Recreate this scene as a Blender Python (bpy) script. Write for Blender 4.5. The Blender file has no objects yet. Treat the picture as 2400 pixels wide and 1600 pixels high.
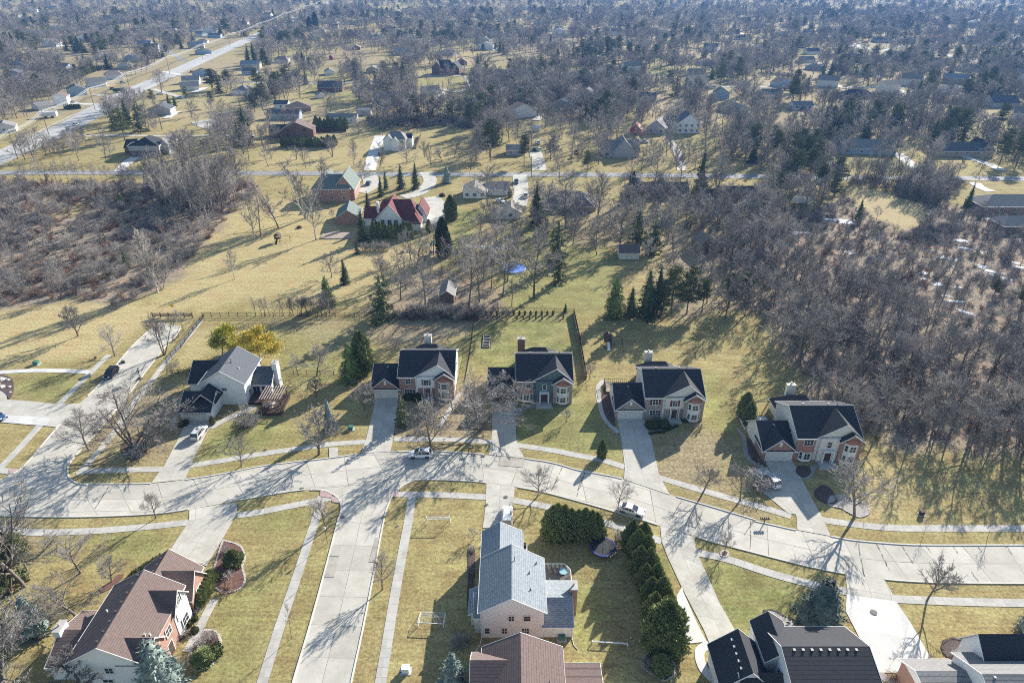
import bpy, math, random
import numpy as np
from mathutils import Vector, Matrix

scene = bpy.context.scene
C = scene.collection
R = math.radians
PI = math.pi

# ------------------------------------------------------------------ camera
CAM_H, PITCH, FPX = 84.0, 28.9, 1600.0
cd = bpy.data.cameras.new("camera")
cam = bpy.data.objects.new("camera", cd)
C.objects.link(cam)
cam.location = (0, 0, CAM_H)
cam.rotation_euler = (R(90 - PITCH), 0, 0)
cd.sensor_width = 36
cd.lens = 36 * FPX / 2400
cd.clip_start = 0.5
cd.clip_end = 9000
scene.camera = cam

# ------------------------------------------------------------------ light
SUN_AZ = 53.5     # direction towards the sun, counter-clockwise from +x
SUN_EL = 22.7
world = bpy.data.worlds.new("World")
scene.world = world
world.use_nodes = True
nt = world.node_tree
nt.nodes.clear()
sky = nt.nodes.new('ShaderNodeTexSky')
sky.sky_type = 'NISHITA'
sky.sun_disc = False
sky.sun_elevation = R(SUN_EL)
sky.sun_rotation = R(90 - SUN_AZ)
sky.altitude = 200
sky.air_density = 1.3
sky.dust_density = 0.6
sky.ozone_density = 2.0
bg = nt.nodes.new('ShaderNodeBackground')
bg.inputs[1].default_value = 0.08
wo = nt.nodes.new('ShaderNodeOutputWorld')
nt.links.new(sky.outputs[0], bg.inputs[0])
nt.links.new(bg.outputs[0], wo.inputs[0])
sd = bpy.data.lights.new("sun", 'SUN')
sd.energy = 5.0
sd.angle = R(0.5)
sd.color = (1.0, 0.94, 0.84)
sun = bpy.data.objects.new("sun", sd)
C.objects.link(sun)
sdir = Vector((math.cos(R(SUN_AZ)) * math.cos(R(SUN_EL)), math.sin(R(SUN_AZ)) * math.cos(R(SUN_EL)), math.sin(R(SUN_EL))))
sun.rotation_euler = sdir.to_track_quat('Z', 'Y').to_euler()
scene.view_settings.view_transform = 'Standard'
scene.view_settings.look = 'None'
scene.view_settings.gamma = 1
scene.view_settings.use_curve_mapping = False
scene.view_settings.exposure = 1.2
scene.cycles.max_bounces = 5
scene.cycles.diffuse_bounces = 2
scene.cycles.glossy_bounces = 2
scene.cycles.transmission_bounces = 2
scene.cycles.volume_bounces = 0
scene.cycles.transparent_max_bounces = 4
scene.cycles.use_denoising = False
scene.cycles.pixel_filter_type = 'BLACKMAN_HARRIS'
scene.cycles.filter_width = 1.05

# ------------------------------------------------------------------ survey: picture measurements to ground metres
CR = {'A': (0, 1100, 3.1367), 'B': (600, 1100, 3.1367), 'C': (1050, 1100, 3.1367), 'D': (1600, 1100, 2.94), 'E': (0, 700, 3.1367),
      'F': (400, 700, 3.1367), 'G': (850, 700, 3.1367), 'H': (1350, 750, 3.136), 'T1': (0, 0, 3.92), 'T2': (600, 0, 3.92),
      'T3': (1200, 0, 3.92), 'T4': (1800, 0, 3.92), 'M1': (0, 350, 3.92), 'M2': (600, 350, 3.92), 'M3': (1200, 350, 3.92),
      'M4': (1800, 350, 3.92), 'W': (0, 0, 0.98)}
_th = R(PITCH)

def _ray(c, x, y):
    a, b, s = CR[c]
    X = (a + x / s - 1200) / FPX
    Y = (800 - (b + y / s)) / FPX
    return X, math.cos(_th) + Y * math.sin(_th), -math.sin(_th) + Y * math.cos(_th)

def P(c, x, y, z=0.0):
    X, fw, up = _ray(c, x, y)
    t = (CAM_H - z) / -up
    return (X * t, fw * t)

def HT(c, x, yb, yt):
    g = P(c, x, yb)
    X, fw, up = _ray(c, x, yt)
    return CAM_H + up * g[1] / fw

def PP(c, *pts):
    return [P(c, *p) for p in pts]

# ------------------------------------------------------------------ materials
_mats = {}

def lin(c):
    return tuple(((v / 12.92) if v <= 0.04045 else ((v + 0.055) / 1.055) ** 2.4) for v in c)

def new_mat(name):
    m = bpy.data.materials.new(name)
    m.use_nodes = True
    n = m.node_tree
    b = n.nodes['Principled BSDF']
    b.inputs['Specular IOR Level'].default_value = 0.25
    return m, n, b

def mat(name, col, rough=0.85, var=0.25, scale=3.0, col2=None, bump=0.0, metal=0.0, rnd=0.0, spec=0.25, big=0.0, trans=0.0):
    """two-octave noise between two true surface colours, optional variation per object"""
    if name in _mats:
        return _mats[name]
    m, n, b = new_mat(name)
    L = n.links
    tc = n.nodes.new('ShaderNodeTexCoord')
    no = n.nodes.new('ShaderNodeTexNoise')
    no.inputs['Scale'].default_value = scale
    no.inputs['Detail'].default_value = 5
    no.inputs['Roughness'].default_value = 0.7
    L.new(tc.outputs['Object'], no.inputs['Vector'])
    ramp = n.nodes.new('ShaderNodeMapRange')
    ramp.inputs[1].default_value = 0.3
    ramp.inputs[2].default_value = 0.7
    L.new(no.outputs['Fac'], ramp.inputs[0])
    mx = n.nodes.new('ShaderNodeMix')
    mx.data_type = 'RGBA'
    c2 = col2 if col2 else tuple(max(0, v * (1 - var)) for v in col)
    c1 = col if col2 else tuple(min(1, v * (1 + var)) for v in col)
    mx.inputs[6].default_value = (*c2, 1)
    mx.inputs[7].default_value = (*c1, 1)
    L.new(ramp.outputs[0], mx.inputs[0])
    out = mx.outputs[2]
    if big:
        nb = n.nodes.new('ShaderNodeTexNoise')
        nb.inputs['Scale'].default_value = scale * 0.12
        nb.inputs['Detail'].default_value = 3
        L.new(tc.outputs['Object'], nb.inputs['Vector'])
        mr = n.nodes.new('ShaderNodeMapRange')
        mr.inputs[1].default_value = 0.3
        mr.inputs[2].default_value = 0.7
        mr.inputs[3].default_value = 1 - big
        mr.inputs[4].default_value = 1 + big
        L.new(nb.outputs['Fac'], mr.inputs[0])
        hs = n.nodes.new('ShaderNodeHueSaturation')
        L.new(mr.outputs[0], hs.inputs['Value'])
        L.new(out, hs.inputs['Color'])
        out = hs.outputs[0]
    if rnd:
        oi = n.nodes.new('ShaderNodeObjectInfo')
        mr = n.nodes.new('ShaderNodeMapRange')
        mr.inputs[3].default_value = 1 - rnd
        mr.inputs[4].default_value = 1 + rnd
        L.new(oi.outputs['Random'], mr.inputs[0])
        hs = n.nodes.new('ShaderNodeHueSaturation')
        L.new(mr.outputs[0], hs.inputs['Value'])
        L.new(out, hs.inputs['Color'])
        out = hs.outputs[0]
    L.new(out, b.inputs['Base Color'])
    b.inputs['Roughness'].default_value = rough
    b.inputs['Metallic'].default_value = metal
    b.inputs['Specular IOR Level'].default_value = spec
    if bump:
        bp = n.nodes.new('ShaderNodeBump')
        bp.inputs['Strength'].default_value = bump
        bp.inputs['Distance'].default_value = 0.05
        L.new(no.outputs['Fac'], bp.inputs['Height'])
        L.new(bp.outputs[0], b.inputs['Normal'])
    _mats[name] = m
    return m

def line_mat(name, col, line, axis, period, width, rough=0.85, var=0.15, col2=None, nscale=2.0, brick=None):
    """siding / shingle / brick courses: thin darker lines along one local axis over a noisy base"""
    if name in _mats:
        return _mats[name]
    m, n, b = new_mat(name)
    L = n.links
    tc = n.nodes.new('ShaderNodeTexCoord')
    sx = n.nodes.new('ShaderNodeSeparateXYZ')
    L.new(tc.outputs['Object'], sx.inputs[0])
    if brick:
        add = n.nodes.new('ShaderNodeMath')
        L.new(sx.outputs[0], add.inputs[0])
        L.new(sx.outputs[1], add.inputs[1])
        cb = n.nodes.new('ShaderNodeCombineXYZ')
        L.new(add.outputs[0], cb.inputs[0])
        L.new(sx.outputs[2], cb.inputs[1])
        bt = n.nodes.new('ShaderNodeTexBrick')
        bt.inputs['Scale'].default_value = brick[0]
        bt.inputs['Color1'].default_value = (*col, 1)
        bt.inputs['Color2'].default_value = (*(col2 or tuple(v * 0.6 for v in col)), 1)
        bt.inputs['Mortar'].default_value = (*line, 1)
        bt.inputs['Mortar Size'].default_value = width
        bt.inputs['Brick Width'].default_value = brick[1]
        bt.inputs['Row Height'].default_value = brick[2]
        L.new(cb.outputs[0], bt.inputs['Vector'])
        base = bt.outputs['Color']
    else:
        md = n.nodes.new('ShaderNodeMath')
        md.operation = 'PINGPONG'
        md.inputs[1].default_value = period / 2
        L.new(sx.outputs[axis], md.inputs[0])
        lt = n.nodes.new('ShaderNodeMath')
        lt.operation = 'LESS_THAN'
        lt.inputs[1].default_value = width / 2
        L.new(md.outputs[0], lt.inputs[0])
        mx = n.nodes.new('ShaderNodeMix')
        mx.data_type = 'RGBA'
        mx.inputs[6].default_value = (*col, 1)
        mx.inputs[7].default_value = (*line, 1)
        L.new(lt.outputs[0], mx.inputs[0])
        base = mx.outputs[2]
    no = n.nodes.new('ShaderNodeTexNoise')
    no.inputs['Scale'].default_value = nscale
    no.inputs['Detail'].default_value = 6
    no.inputs['Roughness'].default_value = 0.75
    L.new(tc.outputs['Object'], no.inputs['Vector'])
    mr = n.nodes.new('ShaderNodeMapRange')
    mr.inputs[1].default_value = 0.3
    mr.inputs[2].default_value = 0.7
    mr.inputs[3].default_value = 1 - var
    mr.inputs[4].default_value = 1 + var
    L.new(no.outputs['Fac'], mr.inputs[0])
    hs = n.nodes.new('ShaderNodeHueSaturation')
    L.new(base, hs.inputs['Color'])
    L.new(mr.outputs[0], hs.inputs['Value'])
    L.new(hs.outputs[0], b.inputs['Base Color'])
    b.inputs['Roughness'].default_value = rough
    _mats[name] = m
    return m

def slab_mat(name, col, joint_u, joint_v, col2=None, jw=0.06, jc=(0.16, 0.155, 0.14), stain=0.2, wob=0.0, off=0.0):
    """concrete laid in slabs: joints from the uv map, which is in metres across and along"""
    m, n, b = new_mat(name)
    L = n.links
    uv = n.nodes.new('ShaderNodeUVMap')
    uv.uv_map = 'metres'
    sx = n.nodes.new('ShaderNodeSeparateXYZ')
    L.new(uv.outputs[0], sx.inputs[0])
    tc = n.nodes.new('ShaderNodeTexCoord')
    acc = None
    for k, per in ((0, joint_u), (1, joint_v)):
        if not per:
            continue
        o = n.nodes.new('ShaderNodeMath')
        o.operation = 'ADD'
        o.inputs[1].default_value = off
        L.new(sx.outputs[k], o.inputs[0])
        md = n.nodes.new('ShaderNodeMath')
        md.operation = 'PINGPONG'
        md.inputs[1].default_value = per / 2
        L.new(o.outputs[0], md.inputs[0])
        lt = n.nodes.new('ShaderNodeMath')
        lt.operation = 'LESS_THAN'
        lt.inputs[1].default_value = jw / 2
        L.new(md.outputs[0], lt.inputs[0])
        if acc is None:
            acc = lt.outputs[0]
        else:
            mxm = n.nodes.new('ShaderNodeMath')
            mxm.operation = 'MAXIMUM'
            L.new(acc, mxm.inputs[0])
            L.new(lt.outputs[0], mxm.inputs[1])
            acc = mxm.outputs[0]
    # every slab its own tint
    sn = n.nodes.new('ShaderNodeVectorMath')
    sn.operation = 'SNAP'
    sn.inputs[1].default_value = (joint_u or 50, joint_v or 50, 1)
    L.new(uv.outputs[0], sn.inputs[0])
    wn = n.nodes.new('ShaderNodeTexWhiteNoise')
    wn.noise_dimensions = '3D'
    L.new(sn.outputs[0], wn.inputs['Vector'])
    n1 = n.nodes.new('ShaderNodeTexNoise')
    n1.inputs['Scale'].default_value = 0.35
    n1.inputs['Detail'].default_value = 7
    n1.inputs['Roughness'].default_value = 0.65
    L.new(tc.outputs['Object'], n1.inputs['Vector'])
    n2 = n.nodes.new('ShaderNodeTexNoise')
    n2.inputs['Scale'].default_value = 3.2
    n2.inputs['Detail'].default_value = 6
    n2.inputs['Roughness'].default_value = 0.8
    L.new(tc.outputs['Object'], n2.inputs['Vector'])
    a1 = n.nodes.new('ShaderNodeMapRange')
    a1.inputs[1].default_value = 0.3
    a1.inputs[2].default_value = 0.7
    a1.inputs[3].default_value = 1 - stain
    a1.inputs[4].default_value = 1 + stain
    L.new(n1.outputs['Fac'], a1.inputs[0])
    a2 = n.nodes.new('ShaderNodeMapRange')
    a2.inputs[1].default_value = 0.3
    a2.inputs[2].default_value = 0.7
    a2.inputs[3].default_value = 0.93
    a2.inputs[4].default_value = 1.07
    L.new(n2.outputs['Fac'], a2.inputs[0])
    a3 = n.nodes.new('ShaderNodeMapRange')
    a3.inputs[3].default_value = 0.89
    a3.inputs[4].default_value = 1.08
    L.new(wn.outputs['Value'], a3.inputs[0])
    v = n.nodes.new('ShaderNodeMath')
    v.operation = 'MULTIPLY'
    L.new(a1.outputs[0], v.inputs[0])
    L.new(a2.outputs[0], v.inputs[1])
    v2 = n.nodes.new('ShaderNodeMath')
    v2.operation = 'MULTIPLY'
    L.new(v.outputs[0], v2.inputs[0])
    L.new(a3.outputs[0], v2.inputs[1])
    mc = n.nodes.new('ShaderNodeMix')
    mc.data_type = 'RGBA'
    mc.inputs[6].default_value = (*col, 1)
    mc.inputs[7].default_value = (*(col2 or col), 1)
    L.new(n1.outputs['Fac'], mc.inputs[0])
    hs = n.nodes.new('ShaderNodeHueSaturation')
    L.new(mc.outputs[2], hs.inputs['Color'])
    L.new(v2.outputs[0], hs.inputs['Value'])
    out = hs.outputs[0]
    if acc is not None:
        # joints fade in and out with wear
        wr = n.nodes.new('ShaderNodeMapRange')
        wr.inputs[1].default_value = 0.38
        wr.inputs[2].default_value = 0.62
        wr.inputs[3].default_value = 0.25
        wr.inputs[4].default_value = 0.95
        L.new(n1.outputs['Fac'], wr.inputs[0])
        jm = n.nodes.new('ShaderNodeMath')
        jm.operation = 'MULTIPLY'
        L.new(acc, jm.inputs[0])
        L.new(wr.outputs[0], jm.inputs[1])
        mx = n.nodes.new('ShaderNodeMix')
        mx.data_type = 'RGBA'
        L.new(jm.outputs[0], mx.inputs[0])
        L.new(out, mx.inputs[6])
        mx.inputs[7].default_value = (*jc, 1)
        out = mx.outputs[2]
    L.new(out, b.inputs['Base Color'])
    b.inputs['Roughness'].default_value = 0.9
    return m

# ------------------------------------------------------------------ mesh builder
class MB:
    def __init__(s):
        s.v, s.f, s.m = [], [], []

    def poly(s, pts, m=0):
        k = len(s.v)
        s.v.extend([tuple(p) for p in pts])
        s.f.append(tuple(range(k, k + len(pts))))
        s.m.append(m)
        return s

    def box(s, x0, x1, y0, y1, z0, z1, m=0, top=None):
        k = len(s.v)
        s.v.extend([(x0, y0, z0), (x1, y0, z0), (x1, y1, z0), (x0, y1, z0), (x0, y0, z1), (x1, y0, z1), (x1, y1, z1), (x0, y1, z1)])
        for f in ((0, 3, 2, 1), (4, 5, 6, 7), (0, 1, 5, 4), (1, 2, 6, 5), (2, 3, 7, 6), (3, 0, 4, 7)):
            s.f.append(tuple(k + i for i in f))
            s.m.append(top if (top is not None and f == (4, 5, 6, 7)) else m)
        return s

    def obox(s, p, q, w, h, z, m=0):
        """a bar of width w and height h whose bottom centre line runs from p to q"""
        p, q = Vector(p), Vector(q)
        d = (q - p).normalized()
        n = Vector((-d.y, d.x, 0))
        if n.length < 1e-6:
            n = Vector((1, 0, 0))
        n = n.normalized() * w / 2
        u = Vector((0, 0, h))
        b = Vector((0, 0, z))
        k = len(s.v)
        for a in (p - n, q - n, q + n, p + n):
            s.v.append(tuple(a + b))
        for a in (p - n, q - n, q + n, p + n):
            s.v.append(tuple(a + b + u))
        for f in ((0, 3, 2, 1), (4, 5, 6, 7), (0, 1, 5, 4), (1, 2, 6, 5), (2, 3, 7, 6), (3, 0, 4, 7)):
            s.f.append(tuple(k + i for i in f))
            s.m.append(m)
        return s

    def tube(s, p, q, r0, r1=None, n=6, m=0, cap=True):
        p, q = Vector(p), Vector(q)
        r1 = r0 if r1 is None else r1
        d = (q - p)
        if d.length < 1e-6:
            return s
        d.normalize()
        a = d.orthogonal().normalized()
        b = d.cross(a)
        k = len(s.v)
        for c, r in ((p, r0), (q, r1)):
            for i in range(n):
                t = 2 * PI * i / n
                s.v.append(tuple(c + a * (r * math.cos(t)) + b * (r * math.sin(t))))
        for i in range(n):
            j = (i + 1) % n
            s.f.append((k + i, k + j, k + n + j, k + n + i))
            s.m.append(m)
        if cap:
            s.f.append(tuple(k + n + i for i in range(n)))
            s.m.append(m)
            s.f.append(tuple(k + n - 1 - i for i in range(n)))
            s.m.append(m)
        return s

    def path(s, pts, r, n=5, m=0):
        for a, b in zip(pts[:-1], pts[1:]):
            s.tube(a, b, r, r, n, m)
        return s

    def prism(s, poly, z0, z1, m=0, top=None):
        k = len(s.v)
        n = len(poly)
        s.v.extend([(p[0], p[1], z0) for p in poly])
        s.v.extend([(p[0], p[1], z1) for p in poly])
        s.f.append(tuple(k + n + i for i in range(n)))
        s.m.append(m if top is None else top)
        for i in range(n):
            j = (i + 1) % n
            s.f.append((k + i, k + j, k + n + j, k + n + i))
            s.m.append(m)
        return s

    def lathe(s, prof, n=10, m=0, c=(0, 0, 0)):
        k = len(s.v)
        for r, z in prof:
            for i in range(n):
                t = 2 * PI * i / n
                s.v.append((c[0] + r * math.cos(t), c[1] + r * math.sin(t), c[2] + z))
        for a in range(len(prof) - 1):
            for i in range(n):
                j = (i + 1) % n
                s.f.append((k + a * n + i, k + a * n + j, k + (a + 1) * n + j, k + (a + 1) * n + i))
                s.m.append(m)
        s.f.append(tuple(k + (len(prof) - 1) * n + i for i in range(n)))
        s.m.append(m)
        return s

    def mesh(s, name, mats, smooth=False):
        me = bpy.data.meshes.new(name)
        me.from_pydata(s.v, [], s.f)
        for mt in (mats if isinstance(mats, (list, tuple)) else [mats]):
            me.materials.append(mt)
        me.polygons.foreach_set('material_index', s.m)
        if smooth:
            me.polygons.foreach_set('use_smooth', [True] * len(s.f))
        me.update()
        return me

    def build(s, name, mats, parent=None, loc=(0, 0, 0), smooth=False):
        return link(name, s.mesh(name, mats, smooth), parent, loc)

def link(name, data, parent=None, loc=(0, 0, 0), rz=0.0, sc=1.0):
    o = bpy.data.objects.new(name, data)
    C.objects.link(o)
    o.location = loc
    o.rotation_euler = (0, 0, rz)
    if sc != 1.0:
        o.scale = (sc, sc, sc) if not isinstance(sc, tuple) else sc
    if parent is not None:
        o.parent = parent
    return o

def tag(o, label, cat, group=None):
    o['label'] = label
    o['category'] = cat
    if group:
        o['group'] = group
    return o

def thing(name, label, cat, loc=(0, 0, 0), rz=0.0, group=None, sc=1.0):
    o = link(name, None, None, (loc[0], loc[1], loc[2] if len(loc) > 2 else 0), rz, sc)
    return tag(o, label, cat, group)

def struct(o, kind='structure'):
    o['kind'] = kind
    return o

_kids = {}

def copy_tree(o, loc, rz, label=None, group=None, sc=None):
    def kids(q):
        return list(q.children)
    c = o.copy()
    C.objects.link(c)
    c.location = (loc[0], loc[1], loc[2] if len(loc) > 2 else 0)
    c.rotation_euler = (0, 0, rz)
    if sc is not None:
        c.scale = (sc, sc, sc) if not isinstance(sc, tuple) else sc
    if label:
        c['label'] = label
    if group:
        c['group'] = group
    for ch in kids(o):
        d = ch.copy()
        C.objects.link(d)
        d.parent = c
        for g in kids(ch):
            e = g.copy()
            C.objects.link(e)
            e.parent = d
    return c

def np_mesh(name, V, F, mats, midx=None, smooth=False):
    """V (n,3), F (m,k) with constant k"""
    me = bpy.data.meshes.new(name)
    V = np.asarray(V, dtype=np.float32)
    F = np.asarray(F, dtype=np.int32)
    me.vertices.add(len(V))
    me.vertices.foreach_set('co', V.ravel())
    me.loops.add(F.size)
    me.loops.foreach_set('vertex_index', F.ravel())
    me.polygons.add(len(F))
    me.polygons.foreach_set('loop_start', np.arange(0, F.size, F.shape[1], dtype=np.int32))
    for mt in mats:
        me.materials.append(mt)
    if midx is not None:
        me.polygons.foreach_set('material_index', np.asarray(midx, dtype=np.int32))
    if smooth:
        me.polygons.foreach_set('use_smooth', np.ones(len(F), dtype=bool))
    me.update(calc_edges=True)
    me.validate()
    return me

def inpoly(x, y, poly):
    x = np.asarray(x, float)
    y = np.asarray(y, float)
    r = np.zeros(x.shape, bool)
    n = len(poly)
    j = n - 1
    for i in range(n):
        xi, yi = poly[i]
        xj, yj = poly[j]
        c = ((yi > y) != (yj > y)) & (x < (xj - xi) * (y - yi) / ((yj - yi) or 1e-9) + xi)
        r ^= c
        j = i
    return r
# ------------------------------------------------------------------ ground sheet
rng = random.Random(7)
nrg = np.random.default_rng(11)

def spaced(a, b, lo, hi, step, grow=1.18):
    c = list(np.arange(lo, hi + 1e-6, step))
    s, v = step, hi
    while v < b:
        s *= grow
        v += s
        c.append(v)
    s, v = step, lo
    pre = []
    while v > a:
        s *= grow
        v -= s
        pre.append(v)
    return np.array(pre[::-1] + c)

def vnoise(x, y, sc, seed=0):
    x = np.asarray(x, float) / sc + seed * 17.3
    y = np.asarray(y, float) / sc + seed * 9.1
    xi, yi = np.floor(x), np.floor(y)
    fx, fy = x - xi, y - yi
    fx = fx * fx * (3 - 2 * fx)
    fy = fy * fy * (3 - 2 * fy)
    def h(a, b):
        v = np.sin(a * 127.1 + b * 311.7 + seed * 3.7) * 43758.5453
        return v - np.floor(v)
    return (h(xi, yi) * (1 - fx) + h(xi + 1, yi) * fx) * (1 - fy) + (h(xi, yi + 1) * (1 - fx) + h(xi + 1, yi + 1) * fx) * fy

left_wood = PP('M1', (-400, 250), (200, 300), (700, 300), (1300, 300), (2352, 300), (2352, 420), (2160, 570), (1900, 850), (1760, 1020), (1600, 1200), (1400, 1330), (1100, 1440), (600, 1390), (0, 1450), (-600, 1500))
right_wood = PP('W', (1640, 600), (1700, 690), (1780, 760), (1840, 850), (1880, 930), (1960, 985), (2060, 1030), (2400, 1060), (2700, 1060), (2600, 560), (2352, 500), (2220, 480), (2100, 450), (1950, 440), (1880, 480), (1780, 480), (1700, 520))
tan_clear = PP('M4', (720, 350), (900, 345), (1150, 420), (1400, 500), (1450, 640), (1300, 780), (1180, 800), (1050, 700), (880, 560), (700, 420))
mid_strip = PP('M2', (1450, 1130), (2050, 1130), (2300, 1400), (2250, 1560), (1300, 1530), (1000, 1568), (1050, 1430))

green_polys = [
    (PP('G', (820, 165), (1500, 165), (1545, 600), (1560, 780), (1130, 1050), (1120, 860), (1050, 480), (830, 480)), 0.9),
    (PP('G', (820, 165), (750, 600), (650, 640), (690, 380), (760, 200)), 0.55),
    (PP('M2', (1780, 560), (2160, 560), (2000, 720), (1920, 1000), (1800, 1100), (1720, 1000), (1800, 800)), 0.95),
    (PP('M3', (-100, 1250), (-80, 700), (120, 640), (440, 700), (560, 900), (900, 850), (900, 1300), (800, 1500), (0, 1500)), 0.6),
    (PP('H', (900, 360), (1060, 400), (1180, 880), (1080, 900), (930, 600)), 0.6),
    (PP('C', (900, 820), (1100, 700), (1100, 900), (1000, 1250), (850, 1450), (900, 1250), (940, 1000)), 1.0),
    (PP('C', (1490, 540), (1640, 660), (1720, 860), (1660, 1000), (1560, 700)), 0.9),
    (PP('D', (110, 590), (350, 700), (800, 800), (720, 1000), (560, 990), (500, 1140), (370, 1110)), 0.95),
    (PP('D', (90, 490), (500, 600), (1100, 780), (1100, 810), (850, 760), (90, 560)), 0.8),
    (PP('A', (600, 480), (1350, 420), (1240, 600), (1000, 680), (700, 680)), 0.75),
    (PP('A', (1640, 900), (1882, 800), (1882, 1568), (1450, 1568)), 0.5),
    (PP('F', (150, 1200), (280, 970), (450, 890), (700, 900), (980, 980), (900, 1060), (500, 1140)), 0.85),
    (PP('G', (1300, 900), (1700, 700), (1700, 900), (1882, 1100), (1882, 1200), (1500, 1120), (1130, 1050)), 0.7),
    (PP('H', (0, 860), (160, 880), (330, 960), (340, 1050), (0, 960)), 0.8),
    (PP('E', (100, 560), (620, 550), (430, 770), (80, 735)), 0.7),
    (PP('B', (0, 330), (430, 270), (380, 460), (200, 480), (0, 400)), 0.6),
    (PP('T1', (500, 580), (900, 540), (950, 600), (700, 640), (620, 660)), 0.7),
    (PP('T2', (400, 780), (860, 780), (860, 1030), (420, 900)), 0.6),
    (PP('T3', (1500, 1260), (1900, 1260), (1900, 1420), (1500, 1350)), 0.5),
    (PP('T4', (550, 1300), (1300, 1350), (1200, 1568), (850, 1568), (600, 1450)), 0.5),
    (PP('F', (700, 250), (1300, 230), (1500, 350), (1450, 560), (1100, 640), (820, 560)), 0.5),
]
leaf_polys = [
    (left_wood, 1.0), (right_wood, 1.0), (mid_strip, 0.75),
    (PP('M2', (1270, 1280), (1560, 1280), (1600, 1420), (1480, 1500), (1290, 1500)), 0.8),
    (PP('G', (0, 30), (420, 0), (830, 100), (760, 250), (560, 330), (250, 380), (90, 300)), 0.7),
    (PP('F', (600, 130), (1350, 140), (1480, 350), (1250, 420), (800, 200)), 0.25),
    (PP('E', (640, 1110), (900, 700), (1320, 560), (1340, 900), (1200, 1235), (680, 1240)), 0.45),
    (PP('G', (230, 760), (600, 760), (840, 560), (940, 1030), (230, 1020)), 0.65),
    (PP('G', (960, 1080), (230, 1120), (230, 1060), (950, 1040)), 0.5),
    (PP('H', (600, 880), (880, 760), (1180, 930), (1150, 1180), (1400, 1350), (620, 1140)), 0.5),
    (PP('D', (0, 130), (760, 330), (770, 410), (0, 200)), 0.55),
    (PP('A', (0, 250), (300, 400), (320, 680), (0, 900)), 0.7),
    (PP('M3', (500, 450), (1000, 480), (1000, 900), (500, 870)), 0.4),
    (PP('M3', (1400, 750), (2100, 650), (2352, 1000), (2100, 1500), (1500, 1568), (1350, 1100)), 0.55),
    (PP('T1', (0, 380), (900, 300), (900, 560), (500, 640), (700, 750), (200, 900), (0, 1000)), 0.6),
]
pale_polys = [
    (PP('E', (-300, 80), (600, 20), (1450, 20), (1100, 180), (820, 400), (-300, 520)), 1.0),
    (PP('M1', (2352, 420), (2160, 570), (1900, 850), (1760, 1020), (1600, 1200), (1400, 1400), (1900, 1500), (2352, 1300)), 0.85),
    (PP('M2', (0, 420), (700, 560), (900, 800), (1200, 900), (1750, 900), (1700, 1350), (0, 1350)), 0.8),
    (tan_clear, 1.0),
    (PP('T2', (500, 1380), (1000, 1360), (1900, 1380), (1900, 1568), (0, 1568), (0, 1400)), 0.6),
    (PP('H', (1850, 1150), (2352, 1000), (2352, 1480), (1850, 1430)), 0.7),
    (PP('F', (160, 240), (340, 180), (320, 420), (180, 480), (60, 420)), 0.7),
]
brush_path = PP('M1', (400, 640), (560, 570), (880, 440), (900, 520), (700, 600), (420, 690))

gx = spaced(-5200, 5200, -170, 190, 2.0)
gy = spaced(-600, 7000, 40, 360, 2.0)
GX, GY = np.meshgrid(gx, gy)
fx, fy = GX.ravel(), GY.ravel()
jx = fx + (vnoise(fx, fy, 5, 1) - 0.5) * 5
jy = fy + (vnoise(fx, fy, 5, 2) - 0.5) * 5
ag = np.zeros(fx.shape); al = np.zeros(fx.shape); ap = np.zeros(fx.shape)
for pl, w in green_polys:
    ag = np.maximum(ag, inpoly(jx, jy, pl) * w)
for pl, w in leaf_polys:
    al = np.maximum(al, inpoly(jx, jy, pl) * w)
for pl, w in pale_polys:
    k = inpoly(jx, jy, pl)
    ap = np.maximum(ap, k * w)
k = inpoly(jx, jy, tan_clear) | inpoly(jx, jy, brush_path)
al[k] = 0.15
al[inpoly(jx, jy, PP('M2', (1780, 560), (2160, 560), (1920, 1000), (1800, 1100), (1720, 1000)))] = 0
far = np.clip((fy - 330) / 150, 0, 1)
n1 = vnoise(fx, fy, 60, 3); n2 = vnoise(fx, fy, 25, 4); n3 = vnoise(fx, fy, 90, 6)
ag = np.maximum(ag, far * np.clip((n2 - 0.55) * 3, 0, 0.6))
al = np.maximum(al, far * np.clip((n1 - 0.45) * 1.8 + 0.1 * (fx > 0), 0, 0.6))
ap = np.maximum(ap, far * np.clip((n3 - 0.25) * 2, 0, 0.95))
def blur(a):
    a = a.reshape(GX.shape)
    b = a.copy()
    b[1:-1, 1:-1] = (a[1:-1, 1:-1] * 4 + a[:-2, 1:-1] + a[2:, 1:-1] + a[1:-1, :-2] + a[1:-1, 2:]) / 8
    return b.ravel()
for _ in range(2):
    ag, al, ap = blur(ag), blur(al), blur(ap)
nx, ny = len(gx), len(gy)
ii = np.arange((ny - 1) * (nx - 1))
r_, c_ = ii // (nx - 1), ii % (nx - 1)
b0 = r_ * nx + c_
FQ = np.stack([b0, b0 + 1, b0 + nx + 1, b0 + nx], 1)

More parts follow.
